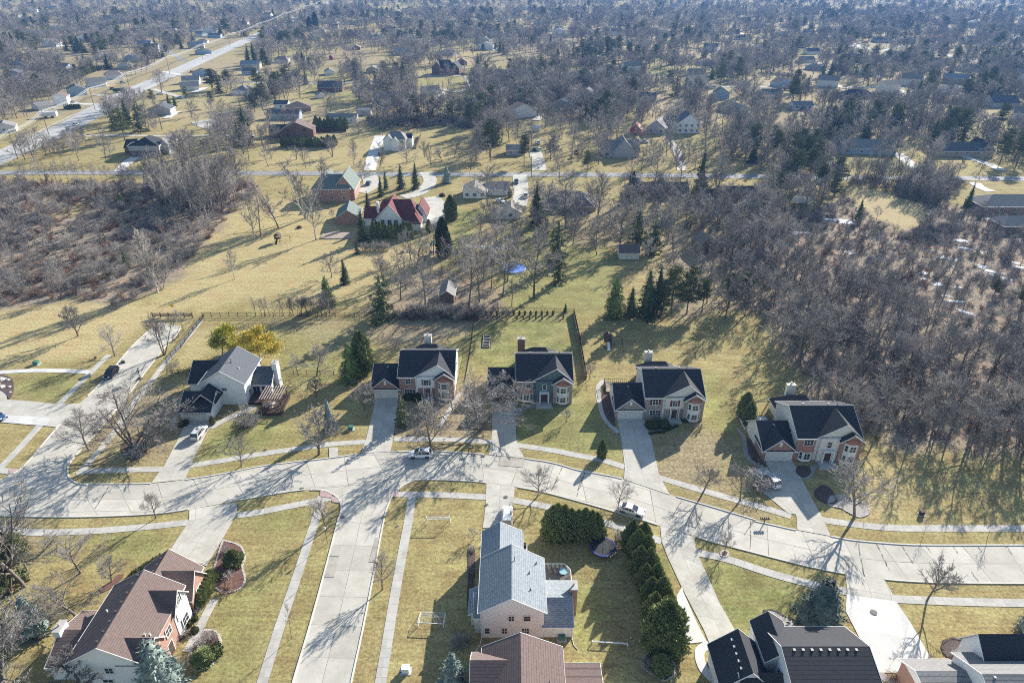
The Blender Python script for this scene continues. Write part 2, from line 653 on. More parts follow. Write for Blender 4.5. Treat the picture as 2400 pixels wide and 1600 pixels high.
def ground_material():
    m, n, b = new_mat('dormant_lawn')
    L = n.links
    tc = n.nodes.new('ShaderNodeTexCoord')
    at = n.nodes.new('ShaderNodeAttribute')
    at.attribute_name = 'cover'
    sp = n.nodes.new('ShaderNodeSeparateColor')
    L.new(at.outputs['Color'], sp.inputs[0])
    def noise(s, d=5, r=0.6, vec=None, dist=0.0):
        q = n.nodes.new('ShaderNodeTexNoise')
        q.inputs['Scale'].default_value = s
        q.inputs['Detail'].default_value = d
        q.inputs['Roughness'].default_value = r
        q.inputs['Distortion'].default_value = dist
        L.new(vec or tc.outputs['Object'], q.inputs['Vector'])
        return q.outputs['Fac']
    def mr(x, a, c, d, e):
        q = n.nodes.new('ShaderNodeMapRange')
        for i, v in enumerate((a, c, d, e)):
            q.inputs[i + 1].default_value = v
        L.new(x, q.inputs[0])
        return q.outputs[0]
    def mix(f, x, y):
        q = n.nodes.new('ShaderNodeMix')
        q.data_type = 'RGBA'
        if isinstance(f, float):
            q.inputs[0].default_value = f
        else:
            L.new(f, q.inputs[0])
        for i, v in ((6, x), (7, y)):
            if isinstance(v, tuple):
                q.inputs[i].default_value = (*v, 1)
            else:
                L.new(v, q.inputs[i])
        return q.outputs[2]
    def math_(op, x, y):
        q = n.nodes.new('ShaderNodeMath')
        q.operation = op
        q.use_clamp = True
        for i, v in ((0, x), (1, y)):
            if isinstance(v, (int, float)):
                q.inputs[i].default_value = v
            else:
                L.new(v, q.inputs[i])
        return q.outputs[0]
    # stretched noise: mowing tracks
    mp = n.nodes.new('ShaderNodeMapping')
    mp.inputs['Rotation'].default_value = (0, 0, 0.35)
    mp.inputs['Scale'].default_value = (0.10, 1.3, 1)
    L.new(tc.outputs['Object'], mp.inputs[0])
    streak = noise(0.9, 4, 0.6, mp.outputs[0], 1.2)
    large, mid, fine, grit = noise(0.035, 4), noise(0.22, 5, 0.65), noise(1.8, 5, 0.75), noise(7.0, 3, 0.8)
    gold = mix(mr(mid, 0.35, 0.65, 0, 1), (0.265, 0.200, 0.094), (0.455, 0.360, 0.180))
    gold = mix(mr(large, 0.35, 0.65, 0, 0.6), gold, (0.245, 0.205, 0.085))
    pale = mix(mr(mid, 0.35, 0.65, 0, 1), (0.400, 0.305, 0.155), (0.530, 0.430, 0.245))
    green = mix(mr(mid, 0.35, 0.65, 0, 1), (0.135, 0.150, 0.055), (0.285, 0.275, 0.110))
    leaf = mix(mr(fine, 0.35, 0.65, 0, 1), (0.165, 0.135, 0.105), (0.375, 0.310, 0.245))
    leaf = mix(mr(large, 0.45, 0.7, 0, 0.5), leaf, (0.27, 0.185, 0.125))
    base = mix(sp.outputs[2], gold, pale)
    gf = math_('MULTIPLY', math_('ADD', sp.outputs[0], mr(mid, 0.3, 0.7, -0.15, 0.65)), mr(streak, 0.3, 0.65, 0.55, 1.1))
    base = mix(gf, base, green)
    lf = math_('MULTIPLY', sp.outputs[1], mr(fine, 0.3, 0.6, 0.55, 1.15))
    base = mix(lf, base, leaf)
    val = n.nodes.new('ShaderNodeHueSaturation')
    L.new(base, val.inputs['Color'])
    m1 = n.nodes.new('ShaderNodeMath')
    m1.operation = 'MULTIPLY'
    L.new(mr(fine, 0.3, 0.7, 0.55, 1.45), m1.inputs[0])
    L.new(mr(grit, 0.3, 0.7, 0.6, 1.4), m1.inputs[1])
    wv = n.nodes.new('ShaderNodeTexWave')
    wv.inputs['Scale'].default_value = 0.32
    wv.inputs['Distortion'].default_value = 9.0
    wv.inputs['Detail'].default_value = 1.5
    wv.inputs['Detail Scale'].default_value = 0.12
    L.new(tc.outputs['Object'], wv.inputs['Vector'])
    wm = n.nodes.new('ShaderNodeMix')
    wm.inputs[2].default_value = 1.0
    L.new(mr(large, 0.45, 0.65, 0, 0.25), wm.inputs[0])
    L.new(mr(wv.outputs['Fac'], 0, 1, 0.84, 1.14), wm.inputs[3])
    m3 = n.nodes.new('ShaderNodeMath')
    m3.operation = 'MULTIPLY'
    L.new(m1.outputs[0], m3.inputs[0])
    L.new(wm.outputs[0], m3.inputs[1])
    m1 = m3
    m2 = n.nodes.new('ShaderNodeMath')
    m2.operation = 'MULTIPLY'
    L.new(m1.outputs[0], m2.inputs[0])
    L.new(mr(streak, 0.3, 0.7, 0.78, 1.22), m2.inputs[1])
    L.new(m2.outputs[0], val.inputs['Value'])
    L.new(val.outputs[0], b.inputs['Base Color'])
    b.inputs['Roughness'].default_value = 1.0
    b.inputs['Specular IOR Level'].default_value = 0.05
    bp = n.nodes.new('ShaderNodeBump')
    bp.inputs['Strength'].default_value = 0.5
    bp.inputs['Distance'].default_value = 0.12
    L.new(fine, bp.inputs['Height'])
    L.new(bp.outputs[0], b.inputs['Normal'])
    return m

me = np_mesh('ground', np.stack([fx, fy, np.zeros_like(fx)], 1), FQ, [ground_material()])
ca = me.color_attributes.new('cover', 'FLOAT_COLOR', 'POINT')
ca.data.foreach_set('color', np.stack([ag, al, ap, np.ones_like(ag)], 1).astype(np.float32).ravel())
struct(link('ground', me))

# ------------------------------------------------------------------ paving
def catmull(pts, k=6):
    if len(pts) < 3:
        return list(pts)
    out = []
    q = [pts[0]] + list(pts) + [pts[-1]]
    for i in range(1, len(q) - 2):
        p0, p1, p2, p3 = (np.array(q[j], float) for j in (i - 1, i, i + 1, i + 2))
        for s in range(k):
            t = s / k
            out.append(tuple(0.5 * ((2 * p1) + (-p0 + p2) * t + (2 * p0 - 5 * p1 + 4 * p2 - p3) * t * t + (-p0 + 3 * p1 - 3 * p2 + p3) * t ** 3)))
    out.append(tuple(pts[-1]))
    return out

blocked_polys = []

_lay = [0]
def ribbon(name, left, right, z, m, smooth=True, nx_=3, block=True):
    _lay[0] += 1
    z = z + 0.0012 * _lay[0]
    if smooth:
        left, right = catmull(left), catmull(right)
    V, F, U = [], [], []
    dist = 0.0
    prev = None
    for a, b in zip(left, right):
        a, b = np.array(a), np.array(b)
        mid = (a + b) / 2
        if prev is not None:
            dist += float(np.linalg.norm(mid - prev))
        prev = mid
        w = float(np.linalg.norm(b - a))
        for i in range(nx_ + 1):
            p = a + (b - a) * i / nx_
            V.append((p[0], p[1], z))
            U.append((w * (i / nx_ - 0.5), dist))
    n = nx_ + 1
    for r in range(len(left) - 1):
        for i in range(nx_):
            F.append((r * n + i, r * n + i + 1, (r + 1) * n + i + 1, (r + 1) * n + i))
    me = np_mesh(name, V, F, [m])
    if me.polygons[len(me.polygons) // 2].normal.z < 0:
        me.flip_normals()
    uvl = me.uv_layers.new(name='metres')
    li = np.empty(len(me.loops), dtype=np.int32)
    me.loops.foreach_get('vertex_index', li)
    uvl.data.foreach_set('uv', np.array(U, dtype=np.float32)[li].ravel())
    if block:
        blocked_polys.append(list(left) + list(right)[::-1])
    return struct(link(name, me))

def offset(pts, w):
    L_, R_ = [], []
    pts = [np.array(p, float) for p in pts]
    for i, p in enumerate(pts):
        d = pts[min(i + 1, len(pts) - 1)] - pts[max(i - 1, 0)]
        d /= (np.linalg.norm(d) or 1)
        nn = np.array((-d[1], d[0]))
        L_.append(tuple(p + nn * w / 2))
        R_.append(tuple(p - nn * w / 2))
    return L_, R_

def walk(name, pts, w, z, m, smooth=True, block=True):
    c = catmull(pts) if smooth else pts
    a, b = offset(c, w)
    return ribbon(name, a, b, z, m, smooth=False, nx_=1, block=block)

CONC = (0.52, 0.485, 0.42)
street_m = slab_mat('street_concrete', CONC, 4.1, 6.5, (0.44, 0.42, 0.375), jw=0.11, jc=(0.10, 0.095, 0.09), stain=0.18)
cross_m = slab_mat('side_street_concrete', (0.50, 0.465, 0.40), 4.1, 5.2, (0.43, 0.41, 0.365), jw=0.08, stain=0.18)
walk_m = slab_mat('sidewalk_concrete', (0.47, 0.45, 0.41), 0, 1.5, (0.42, 0.405, 0.375), jw=0.05, stain=0.16)
drive_m = slab_mat('driveway_concrete', (0.50, 0.47, 0.40), 2.9, 3.0, (0.43, 0.415, 0.38), jw=0.05, stain=0.2)
white_m = slab_mat('new_concrete', (0.62, 0.605, 0.57), 3.3, 3.3, (0.56, 0.55, 0.53), jw=0.03, jc=(0.4, 0.39, 0.37), stain=0.1)
brickwalk_m = slab_mat('paver_walk', (0.36, 0.32, 0.29), 0, 0.6, (0.30, 0.27, 0.25), jw=0.05, stain=0.2)
asph_m = slab_mat('worn_asphalt', (0.29, 0.285, 0.275), 0, 0, (0.24, 0.24, 0.24), stain=0.2)
ramp_m = slab_mat('red_ramp', (0.45, 0.30, 0.28), 0, 0.7, (0.40, 0.30, 0.28), stain=0.2)

def pairs(*pr):
    a, b = [], []
    for c, x0, y0, d, x1, y1 in pr:
        a.append(P(c, x0, y0))
        b.append(P(d, x1, y1))
    return a, b

Lm, Rm = pairs(('E', -700, 1400, 'A', -700, 330), ('E', -300, 1385, 'A', -300, 335), ('E', 0, 1378, 'A', 0, 340), ('E', 300, 1370, 'A', 380, 349), ('E', 600, 1362, 'A', 750, 345), ('E', 1110, 1357, 'A', 1180, 322),
               ('E', 1365, 1329, 'A', 1480, 275), ('F', 400, 1283, 'A', 1760, 225), ('F', 700, 1225, 'B', 250, 162), ('F', 1170, 1170, 'B', 560, 130), ('F', 1420, 1136, 'B', 900, 100),
               ('G', 250, 1125, 'B', 1150, 78), ('G', 510, 1119, 'B', 1350, 76), ('G', 700, 1129, 'B', 1600, 88), ('G', 930, 1147, 'C', 300, 101), ('G', 1190, 1174, 'C', 480, 126), ('G', 1400, 1207, 'C', 700, 166),
               ('H', 0, 1098, 'C', 980, 240), ('H', 170, 1130, 'C', 1230, 312), ('H', 340, 1167, 'C', 1430, 372), ('H', 685, 1280, 'C', 1600, 426), ('H', 1000, 1372, 'C', 1800, 487), ('H', 1300, 1462, 'D', 200, 497),
               ('D', 500, 355, 'D', 480, 570), ('D', 640, 386, 'D', 660, 617), ('D', 780, 417, 'D', 880, 671), ('D', 1020, 460, 'D', 1120, 718), ('D', 1200, 490, 'D', 1390, 756), ('D', 1500, 515, 'D', 1700, 777), ('D', 1750, 521, 'D', 2000, 783), ('D', 2352, 521, 'D', 2500, 786), ('D', 2900, 521, 'D', 3100, 790))
ribbon('street', Lm, Rm, 0.020, street_m, nx_=4)
main_far, main_near = catmull(Lm), catmull(Rm)
Ls, Rs = pairs(('E', -80, 1402, 'E', 700, 1372), ('E', -40, 1362, 'E', 590, 1362), ('E', 20, 1322, 'E', 535, 1338), ('E', 80, 1293, 'E', 505, 1305), ('E', 150, 1250, 'E', 498, 1262), ('E', 230, 1170, 'E', 525, 1190), ('E', 420, 945, 'E', 690, 1005), ('E', 590, 768, 'E', 900, 760),
               ('E', 760, 600, 'E', 1090, 510), ('E', 950, 372, 'E', 1215, 355), ('E', 1090, 240, 'E', 1300, 262), ('E', 1175, 180, 'E', 1330, 200))
ribbon('side_street', Ls, Rs, 0.024, cross_m, nx_=3)
Lb, Rb = pairs(('B', 330, 153, 'B', 1200, 72), ('B', 480, 152, 'B', 1110, 104), ('B', 560, 180, 'B', 1050, 145), ('B', 610, 222, 'B', 1003, 198), ('B', 626, 290, 'B', 962, 285), ('B', 598, 390, 'B', 930, 420), ('B', 520, 690, 'B', 880, 690),
               ('B', 400, 1130, 'B', 790, 1150), ('B', 270, 1568, 'B', 700, 1568), ('B', 170, 1950, 'B', 640, 1900))
ribbon('branch_street', Lb, Rb, 0.024, cross_m, nx_=3)

# kerbs
kb = MB()
def kerb(pts, w=0.22, h=0.13, z=0.0):
    for a, b in zip(pts[:-1], pts[1:]):
        kb.obox((a[0], a[1], 0), (b[0], b[1], 0), w, h, z)
def between(pts, a, b):
    """part of an edge whose x lies between a and b"""
    return [p for p in pts if a <= p[0] <= b]
gaps_far = [(P('E', 1110, 1357)[0], P('E', 1365, 1329)[0]), (P('F', 1400, 1138)[0], P('G', 205, 1128)[0]), (P('G', 925, 1147)[0], P('G', 1190, 1174)[0]), (P('H', 350, 1170)[0], P('H', 690, 1285)[0]), (P('D', 785, 418)[0], P('D', 1020, 460)[0])]
x = P('E', 590, 1362)[0]
for g0, g1 in gaps_far + [(200, 201)]:
    kerb(between(main_far, x, g0)); x = g1
gaps_near = [(P('A', 1395, 290)[0], P('A', 1740, 236)[0]), (P('B', 400, 150)[0], P('B', 1120, 90)[0]), (P('C', 283, 100)[0], P('C', 490, 125)[0]), (P('C', 1560, 412)[0], P('D', 75, 463)[0]), (P('D', 1120, 718)[0], P('D', 1390, 757)[0])]
x = -140
for g0, g1 in gaps_near + [(200, 201)]:
    kerb(between(main_near, x, g0)); x = g1
kerb(catmull(Ls)[1:38]); kerb(catmull(Ls)[44:]); kerb(catmull(Rs)[3:]); kerb(catmull(Lb)[3:]); kerb(catmull(Rb)[3:])
struct(kb.build('kerb', [mat('kerb_concrete', (0.60, 0.58, 0.53), 0.9, 0.12, 2.0)]))

# footpaths beside the streets
zz = 0.030
W = lambda n_, c, pts, w=1.5, m=None, z=zz, **k: walk(n_, PP(c, *pts), w, z, m or walk_m, **k)
W('sidewalk', 'E', [(560, 1290), (640, 1268), (900, 1258), (1210, 1252)])
W('sidewalk', 'F', [(110, 1232), (400, 1185), (700, 1135), (1000, 1092), (1180, 1068), (1445, 1050)])
W('sidewalk', 'G', [(230, 1030), (450, 1033), (700, 1036), (950, 1055)])
walk('sidewalk', PP('G', (1125, 1074), (1400, 1115), (1550, 1145)) + PP('H', (20, 995), (200, 1030), (355, 1080)), 1.5, zz, walk_m)
walk('sidewalk', PP('H', (605, 1155), (900, 1243), (1200, 1328), (1450, 1400)) + [P('D', 745, 322)], 1.5, zz, walk_m)
W('sidewalk', 'D', [(950, 345), (1200, 380), (1450, 402), (1700, 405), (2352, 405), (2900, 405)])
W('sidewalk', 'A', [(-300, 440), (30, 440), (270, 462), (700, 450), (1100, 418), (1385, 388)])
walk('sidewalk', PP('A', (1745, 335), (1882, 318)) + PP('B', (250, 268), (450, 230), (560, 205)), 1.5, zz, walk_m)
W('sidewalk', 'B', [(1005, 183), (1200, 183), (1450, 190), (1690, 202)])
walk('sidewalk', PP('C', (480, 225), (760, 280), (1000, 345), (1200, 405), (1450, 480), (1570, 530)), 1.5, zz, walk_m)
W('sidewalk', 'D', [(95, 572), (300, 615), (600, 712), (870, 785), (1130, 840)])
W('sidewalk', 'D', [(1450, 890), (1700, 902), (2000, 912), (2400, 920), (2900, 925)])
W('sidewalk', 'B', [(485, 190), (450, 330), (395, 500), (320, 730), (235, 980), (160, 1200), (45, 1568), (-60, 1900)])
W('sidewalk', 'B', [(1148, 190), (1120, 380), (1070, 650), (1015, 960), (960, 1300), (915, 1568), (880, 1850)])
W('sidewalk', 'E', [(-60, 1290), (30, 1215), (150, 1090), (300, 925), (440, 770), (570, 640), (700, 510), (800, 412)])
W('sidewalk', 'E', [(-300, 1262), (0, 1262), (90, 1275)])
W('sidewalk', 'E', [(1480, 155), (1390, 270), (1250, 430), (1110, 610), (960, 800), (850, 970), (700, 1150), (600, 1265)], 1.4)
W('path', 'E', [(-300, 555), (0, 541), (150, 532), (290, 527), (500, 531), (655, 540)], 1.6, white_m, zz + 0.004)
W('path', 'F', [(30, 960), (18, 915), (40, 860), (70, 835)], 1.0)
W('path', 'F', [(290, 950), (420, 880), (520, 840), (620, 790)], 1.5)
W('path', 'G', [(1140, 860), (1165, 815), (1240, 792), (1300, 790)], 1.4, brickwalk_m)
W('path', 'G', [(560, 940), (620, 850), (700, 720), (720, 690)], 1.0)
W('path', 'H', [(205, 440), (165, 490), (165, 560), (185, 650), (215, 730), (270, 790), (315, 830)], 1.1)
W('path', 'H', [(505, 775), (570, 805), (640, 800), (700, 760), (715, 715)], 1.2, brickwalk_m)
W('path', 'H', [(1190, 800), (1235, 870), (1250, 980), (1290, 1040), (1400, 1095)], 0.9, brickwalk_m)
W('path', 'H', [(1660, 1165), (1720, 1140), (1740, 1090), (1800, 1070), (1860, 1060)], 1.0, brickwalk_m)
W('path', 'A', [(1370, 1340), (1420, 1260), (1480, 1140), (1530, 1040), (1580, 950)], 1.3)
W('path', 'D', [(185, 1200), (125, 1240), (118, 1300), (150, 1380), (220, 1450), (300, 1500)], 1.3, white_m)
W('path', 'D', [(1320, 1250), (1290, 1300), (1330, 1380), (1420, 1450), (1500, 1480)], 1.2, brickwalk_m)

def drive(left, right, m=None, z=0.027, smooth=False):
    return ribbon('driveway', left, right, z, m or drive_m, smooth=smooth, nx_=2)
drive(PP('E', (1350, 900), (1345, 960), (1205, 1230), (1110, 1355)), PP('E', (1590, 900), (1535, 960), (1408, 1205), (1365, 1328)))
drive(PP('F', (1512, 722), (1455, 955), (1435, 1040), (1400, 1136)), PP('F', (1675, 722), (1648, 950), (1635, 1030), (1618, 1124)))
drive(PP('G', (955, 748), (950, 950), (946, 1040), (926, 1146)), PP('G', (1118, 748), (1126, 960), (1132, 1060), (1190, 1173)))
drive(PP('H', (300, 720), (335, 900), (360, 1080), (350, 1170)), PP('H', (500, 720), (560, 900), (610, 1140), (690, 1284)))
drive(PP('H', (1390, 1035), (1500, 1250), (1620, 1440)) + PP('D', (790, 417),), PP('H', (1590, 1030), (1700, 1250), (1800, 1430)) + PP('D', (1020, 459),))
drive(PP('H', (1300, 1095), (1375, 1270), (1440, 1320), (1560, 1420)), PP('H', (1405, 1080), (1500, 1250), (1560, 1340), (1640, 1430)), z=0.023)
drive(PP('C', (283, 100), (275, 280), (255, 430)), PP('C', (490, 125), (478, 300), (470, 430)))
drive(PP('A', (1393, 293), (1390, 375), (1360, 425), (1240, 610)), PP('A', (1740, 240), (1745, 320), (1690, 420), (1520, 710)))
drive(PP('C', (1560, 412), (1570, 530), (1620, 655), (1715, 860), (1882, 1180)) + PP('D', (210, 1260),), PP('D', (75, 464), (100, 575), (170, 730), (255, 920), (365, 1115), (420, 1220)))
ribbon('driveway', PP('C', (1720, 862), (1680, 930), (1690, 1060), (1762, 1280)), PP('D', (5, 845), (60, 970), (100, 1060), (165, 1185)), 0.031, white_m, smooth=False, nx_=1)
drive(PP('D', (1120, 718), (1130, 800), (1135, 865)), PP('D', (1390, 757), (1445, 855), (1470, 908)))
ribbon('driveway', PP('D', (1130, 862), (1123, 975), (1340, 1398)), PP('D', (1470, 908), (1560, 1040), (1470, 1400)), 0.027, white_m, smooth=False, nx_=1)
ribbon('driveway', PP('D', (1560, 1040), (1500, 1295), (1465, 1400)), PP('D', (1563, 1044), (1705, 1290), (1500, 1400)), 0.027, white_m, smooth=False, nx_=1)
drive(PP('E', (-300, 725), (0, 738), (240, 755), (420, 775), (592, 771)), PP('E', (-300, 850), (0, 848), (200, 862), (370, 880), (500, 880)))
ribbon('driveway', PP('E', (-300, 850), (0, 850), (200, 862), (375, 880)), PP('E', (-300, 900), (0, 908), (200, 925), (335, 935)), 0.031, white_m, smooth=False, nx_=1)
drive(PP('E', (370, 878), (520, 830), (585, 775)), PP('E', (330, 935), (415, 945), (545, 822)))
drive(PP('E', (-60, 655), (0, 650), (45, 670), (52, 740)), PP('E', (-300, 740), (-200, 740), (-100, 745), (-40, 745)), z=0.033)
for c, q in (('B', [(475, 155), (560, 175), (555, 210), (470, 200)]), ('B', [(560, 195), (620, 215), (618, 245), (560, 240)]), ('B', [(1000, 160), (1050, 168), (1048, 205), (990, 205)]), ('E', [(70, 1250), (140, 1250), (95, 1290), (60, 1285)]),
             ('F', [(1165, 1095), (1228, 1093), (1232, 1165), (1165, 1175)])):
    ribbon('kerb_ramp', PP(c, q[0], q[3]), PP(c, q[1], q[2]), 0.035, ramp_m if c != 'F' else walk_m, smooth=False, nx_=1)

# roads further off
farroad = lambda name, c, pts, w, m=asph_m, z=0.02: walk(name, PP(c, *pts), w, z, m)
farroad('street', 'W', [(-250, 398), (0, 397), (300, 397), (600, 398), (1000, 401), (1400, 402), (1800, 406), (2352, 411), (2800, 415)], 7.0)
farroad('main_road', 'W', [(-150, 430), (0, 362), (100, 318), (200, 268), (300, 213), (420, 158), (520, 113), (600, 78), (680, 42), (740, 14), (800, -12)], 17, slab_mat('road_concrete', (0.45, 0.44, 0.42), 4.0, 0, (0.40, 0.395, 0.385), jw=0.12, stain=0.12))
farroad('sidewalk', 'T1', [(-100, 1430), (300, 1240), (560, 1110), (840, 985), (1130, 830), (1400, 740)], 1.6, walk_m, 0.03)
farroad('street', 'T1', [(1650, 690), (1900, 735), (2352, 760)], 6.5, asph_m, 0.024)
farroad('street', 'T2', [(0, 762), (400, 768), (900, 760), (1400, 715)], 6.5, asph_m, 0.028)
farroad('street', 'T1', [(750, 1250), (960, 1245), (1560, 1250), (2352, 1245)], 3.5, drive_m, 0.024)
farroad('street', 'T4', [(-600, 800), (0, 800), (700, 802), (1500, 802), (2400, 815)], 6.5, asph_m)
farroad('street', 'T4', [(700, 420), (1000, 470), (1250, 430), (1500, 470), (1800, 545), (2400, 640)], 6.5)
farroad('street', 'T3', [(100, 370), (640, 360), (1200, 330), (1900, 380), (2352, 430)], 6.5)
farroad('street', 'T2', [(0, 250), (500, 200), (1000, 190), (1700, 200), (2352, 160)], 6.5)
farroad('street', 'T3', [(600, 740), (1000, 720), (1500, 700)], 5.0)
farroad('street', 'T4', [(150, 240), (420, 320), (700, 300), (1400, 290), (2352, 220)], 6.5)
farroad('street', 'T1', [(600, 290), (1200, 320), (1700, 560)], 5.5)
farroad('street', 'T1', [(0, 620), (-300, 700)], 5)
for c, pts, w, m in (
        ('T2', [(1140, 1250), (1080, 1420), (1040, 1568)], 6.0, white_m), ('T3', [(210, 1390), (240, 1480), (250, 1568)], 6.5, drive_m),
        ('M2', [(1560, 210), (1600, 300), (1500, 400), (1350, 440)], 6.0, drive_m), ('M2', [(1600, 440), (1660, 520), (1640, 640), (1610, 700)], 7.5, drive_m),
        ('M2', [(1030, 220), (1060, 330), (960, 400)], 7.0, drive_m), ('M3', [(70, 235), (80, 340), (85, 420), (60, 520)], 6.5, drive_m),
        ('M1', [(1100, 200), (1150, 140), (1250, 70)], 5.0, white_m), ('T4', [(550, 1490), (640, 1568)], 6.0, drive_m), ('T4', [(1180, 1400), (1300, 1500), (1400, 1568)], 5.5, drive_m),
        ('T4', [(1800, 1440), (2000, 1500), (2150, 1568)], 4.5, white_m), ('M4', [(1900, 310), (1950, 350), (2050, 390)], 4.5, white_m), ('T3', [(1420, 1200), (1450, 1290), (1520, 1400), (1560, 1568)], 4.5, drive_m),
        ('T2', [(1560, 700), (1900, 700), (1960, 780), (1850, 850), (1600, 790)], 4.0, drive_m), ('T1', [(620, 940), (800, 960), (1000, 950)], 5, white_m), ('T1', [(870, 870), (1080, 900)], 5, drive_m),
        ('T1', [(1500, 660), (1660, 690)], 5, white_m), ('T1', [(1400, 820), (1680, 900)], 5, drive_m), ('T1', [(1860, 1110), (1960, 1160), (2100, 1180)], 14, drive_m), ('T3', [(820, 690), (740, 720)], 5, drive_m),
        ('T4', [(760, 400), (900, 450)], 14, drive_m)):
    walk('driveway', PP(c, *pts), w, 0.032, m)
blocked_polys.append(tan_clear)
# sealed cracks and replaced slabs
tar = MB()
rg0 = random.Random(3)
for c, x0, y0, x1, y1 in (('G', 1470, 1235, 1390, 1410), ('G', 1635, 1278, 1575, 1450), ('H', 65, 1122, 10, 1250), ('H', 775, 1330, 700, 1462), ('H', 940, 1382, 880, 1532), 
                          ('D', 490, 345, 425, 452), ('D', 1330, 502, 1425, 697), ('D', 1508, 518, 1585, 645), ('D', 1675, 524, 1720, 585), ('D', 1860, 524, 1900, 582), ('D', 2030, 524, 2065, 570), ('D', 2220, 524, 2270, 585), ('D', 1975, 690, 2040, 772), ('D', 470, 350, 466, 560), ('E', 805, 1375, 690, 1560), ('D', 1205, 492, 1255, 740)):
    a, b = P(c, x0, y0), P(c, x1, y1)
    prev = a
    for i in range(1, 13):
        f = i / 12
        q = (a[0] + (b[0] - a[0]) * f + rg0.uniform(-.07, .07), a[1] + (b[1] - a[1]) * f + rg0.uniform(-.07, .07))
        if rg0.random() < .85:
            w = rg0.uniform(.02, .055)
            d = np.array((q[0] - prev[0], q[1] - prev[1])); d /= np.linalg.norm(d)
            n_ = (-d[1] * w, d[0] * w)
            tar.poly([(prev[0] - n_[0], prev[1] - n_[1], .085), (q[0] - n_[0], q[1] - n_[1], .085), (q[0] + n_[0], q[1] + n_[1], .085), (prev[0] + n_[0], prev[1] + n_[1], .085)])
        prev = q
struct(tar.build('road_crack_seal', [mat('tar', (.045, .042, .04), .8, .2, 3)]))
patch_m = slab_mat('older_slab', (0.36, 0.335, 0.29), 0, 0, (0.42, 0.39, 0.34), stain=0.25)
for c, q in (('B', [(535, 642), (612, 640), (575, 792), (500, 792)]), ('B', [(560, 560), (628, 556), (612, 636), (538, 638)]), ('D', [(80, 240), (160, 262), (90, 400), (10, 380)]), ('G', [(1010, 1160), (1190, 1176), (1180, 1240), (1000, 1225)]), ('B', [(880, 500), (925, 500), (870, 680), (830, 680)]), ('A', [(1395, 380), (1560, 385), (1490, 470), (1330, 470)])):
    ribbon('street_patch', PP(c, q[0], q[3]), PP(c, q[1], q[2]), -.04, patch_m, smooth=False, nx_=1)
# ------------------------------------------------------------------ plants
bark_m = mat('bark', (0.175, 0.150, 0.130), 0.95, 0.3, 4.0, rnd=0.25)
twig_m = mat('twig', (0.30, 0.278, 0.262), 0.95, 0.25, 0.6, rnd=0.25)
dark_bark_m = mat('dark_bark', (0.15, 0.13, 0.115), 0.95, 0.3, 4.0, rnd=0.25)
dark_twig_m = mat('dark_twig', (0.235, 0.220, 0.212), 0.95, 0.3, 0.6, rnd=0.25)
pale_bark_m = mat('pale_bark', (0.46, 0.43, 0.39), 0.9, 0.35, 2.5, rnd=0.15)
pale_twig_m = mat('pale_twig', (0.34, 0.31, 0.28), 0.9, 0.3, 0.6, rnd=0.15)
red_twig_m = mat('reddish_twig', (0.26, 0.165, 0.130), 0.95, 0.3, 0.7, rnd=0.3)
straw_m = mat('dry_stalks', (0.36, 0.27, 0.17), 0.95, 0.3, 0.7, rnd=0.3)
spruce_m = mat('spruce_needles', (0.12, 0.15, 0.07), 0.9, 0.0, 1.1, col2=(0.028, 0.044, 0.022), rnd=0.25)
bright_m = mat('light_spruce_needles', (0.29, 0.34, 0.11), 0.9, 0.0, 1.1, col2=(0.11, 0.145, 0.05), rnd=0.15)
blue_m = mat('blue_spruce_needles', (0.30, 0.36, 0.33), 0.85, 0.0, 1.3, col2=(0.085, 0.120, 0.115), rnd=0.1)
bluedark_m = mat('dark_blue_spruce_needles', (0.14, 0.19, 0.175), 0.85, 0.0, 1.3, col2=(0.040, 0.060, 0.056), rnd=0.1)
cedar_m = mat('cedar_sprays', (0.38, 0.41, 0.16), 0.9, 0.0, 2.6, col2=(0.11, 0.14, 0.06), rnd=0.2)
pine_m = mat('pine_needles', (0.19, 0.21, 0.095), 0.9, 0.0, 1.0, col2=(0.050, 0.070, 0.032), rnd=0.25)
yellow_m = mat('yellow_leaves', (0.62, 0.52, 0.08), 0.85, 0.0, 0.55, col2=(0.24, 0.28, 0.06))
gold_m = mat('golden_leaves', (0.72, 0.52, 0.08), 0.85, 0.0, 0.55, col2=(0.36, 0.34, 0.07))
hedge_m = mat('clipped_hedge', (0.105, 0.115, 0.035), 0.9, 0.0, 2.0, col2=(0.045, 0.060, 0.022), rnd=0.2)

class Twigs:
    """tapered open tubes gathered in one mesh"""
    def __init__(s):
        s.V, s.F = [], []

    def seg(s, p, q, r0, r1, n=3):
        d = q - p
        l = d.length
        if l < 1e-5:
            return
        d /= l
        a = d.orthogonal().normalized()
        b = d.cross(a)
        k = len(s.V)
        for c, r in ((p, r0), (q, r1)):
            for i in range(n):
                t = 2 * PI * i / n
                s.V.append(c + a * (r * math.cos(t)) + b * (r * math.sin(t)))
        for i in range(n):
            j = (i + 1) % n
            s.F.append((k + i, k + j, k + n + j, k + n + i))

    def mesh(s, name, m):
        return np_mesh(name, [tuple(v) for v in s.V], s.F, [m])

def rdir(rg, d, ang):
    """unit vector tilted by ang from d, in a random direction"""
    a = d.orthogonal().normalized()
    b = d.cross(a)
    t = rg.uniform(0, 2 * PI)
    return (d * math.cos(ang) + (a * math.cos(t) + b * math.sin(t)) * math.sin(ang)).normalized()

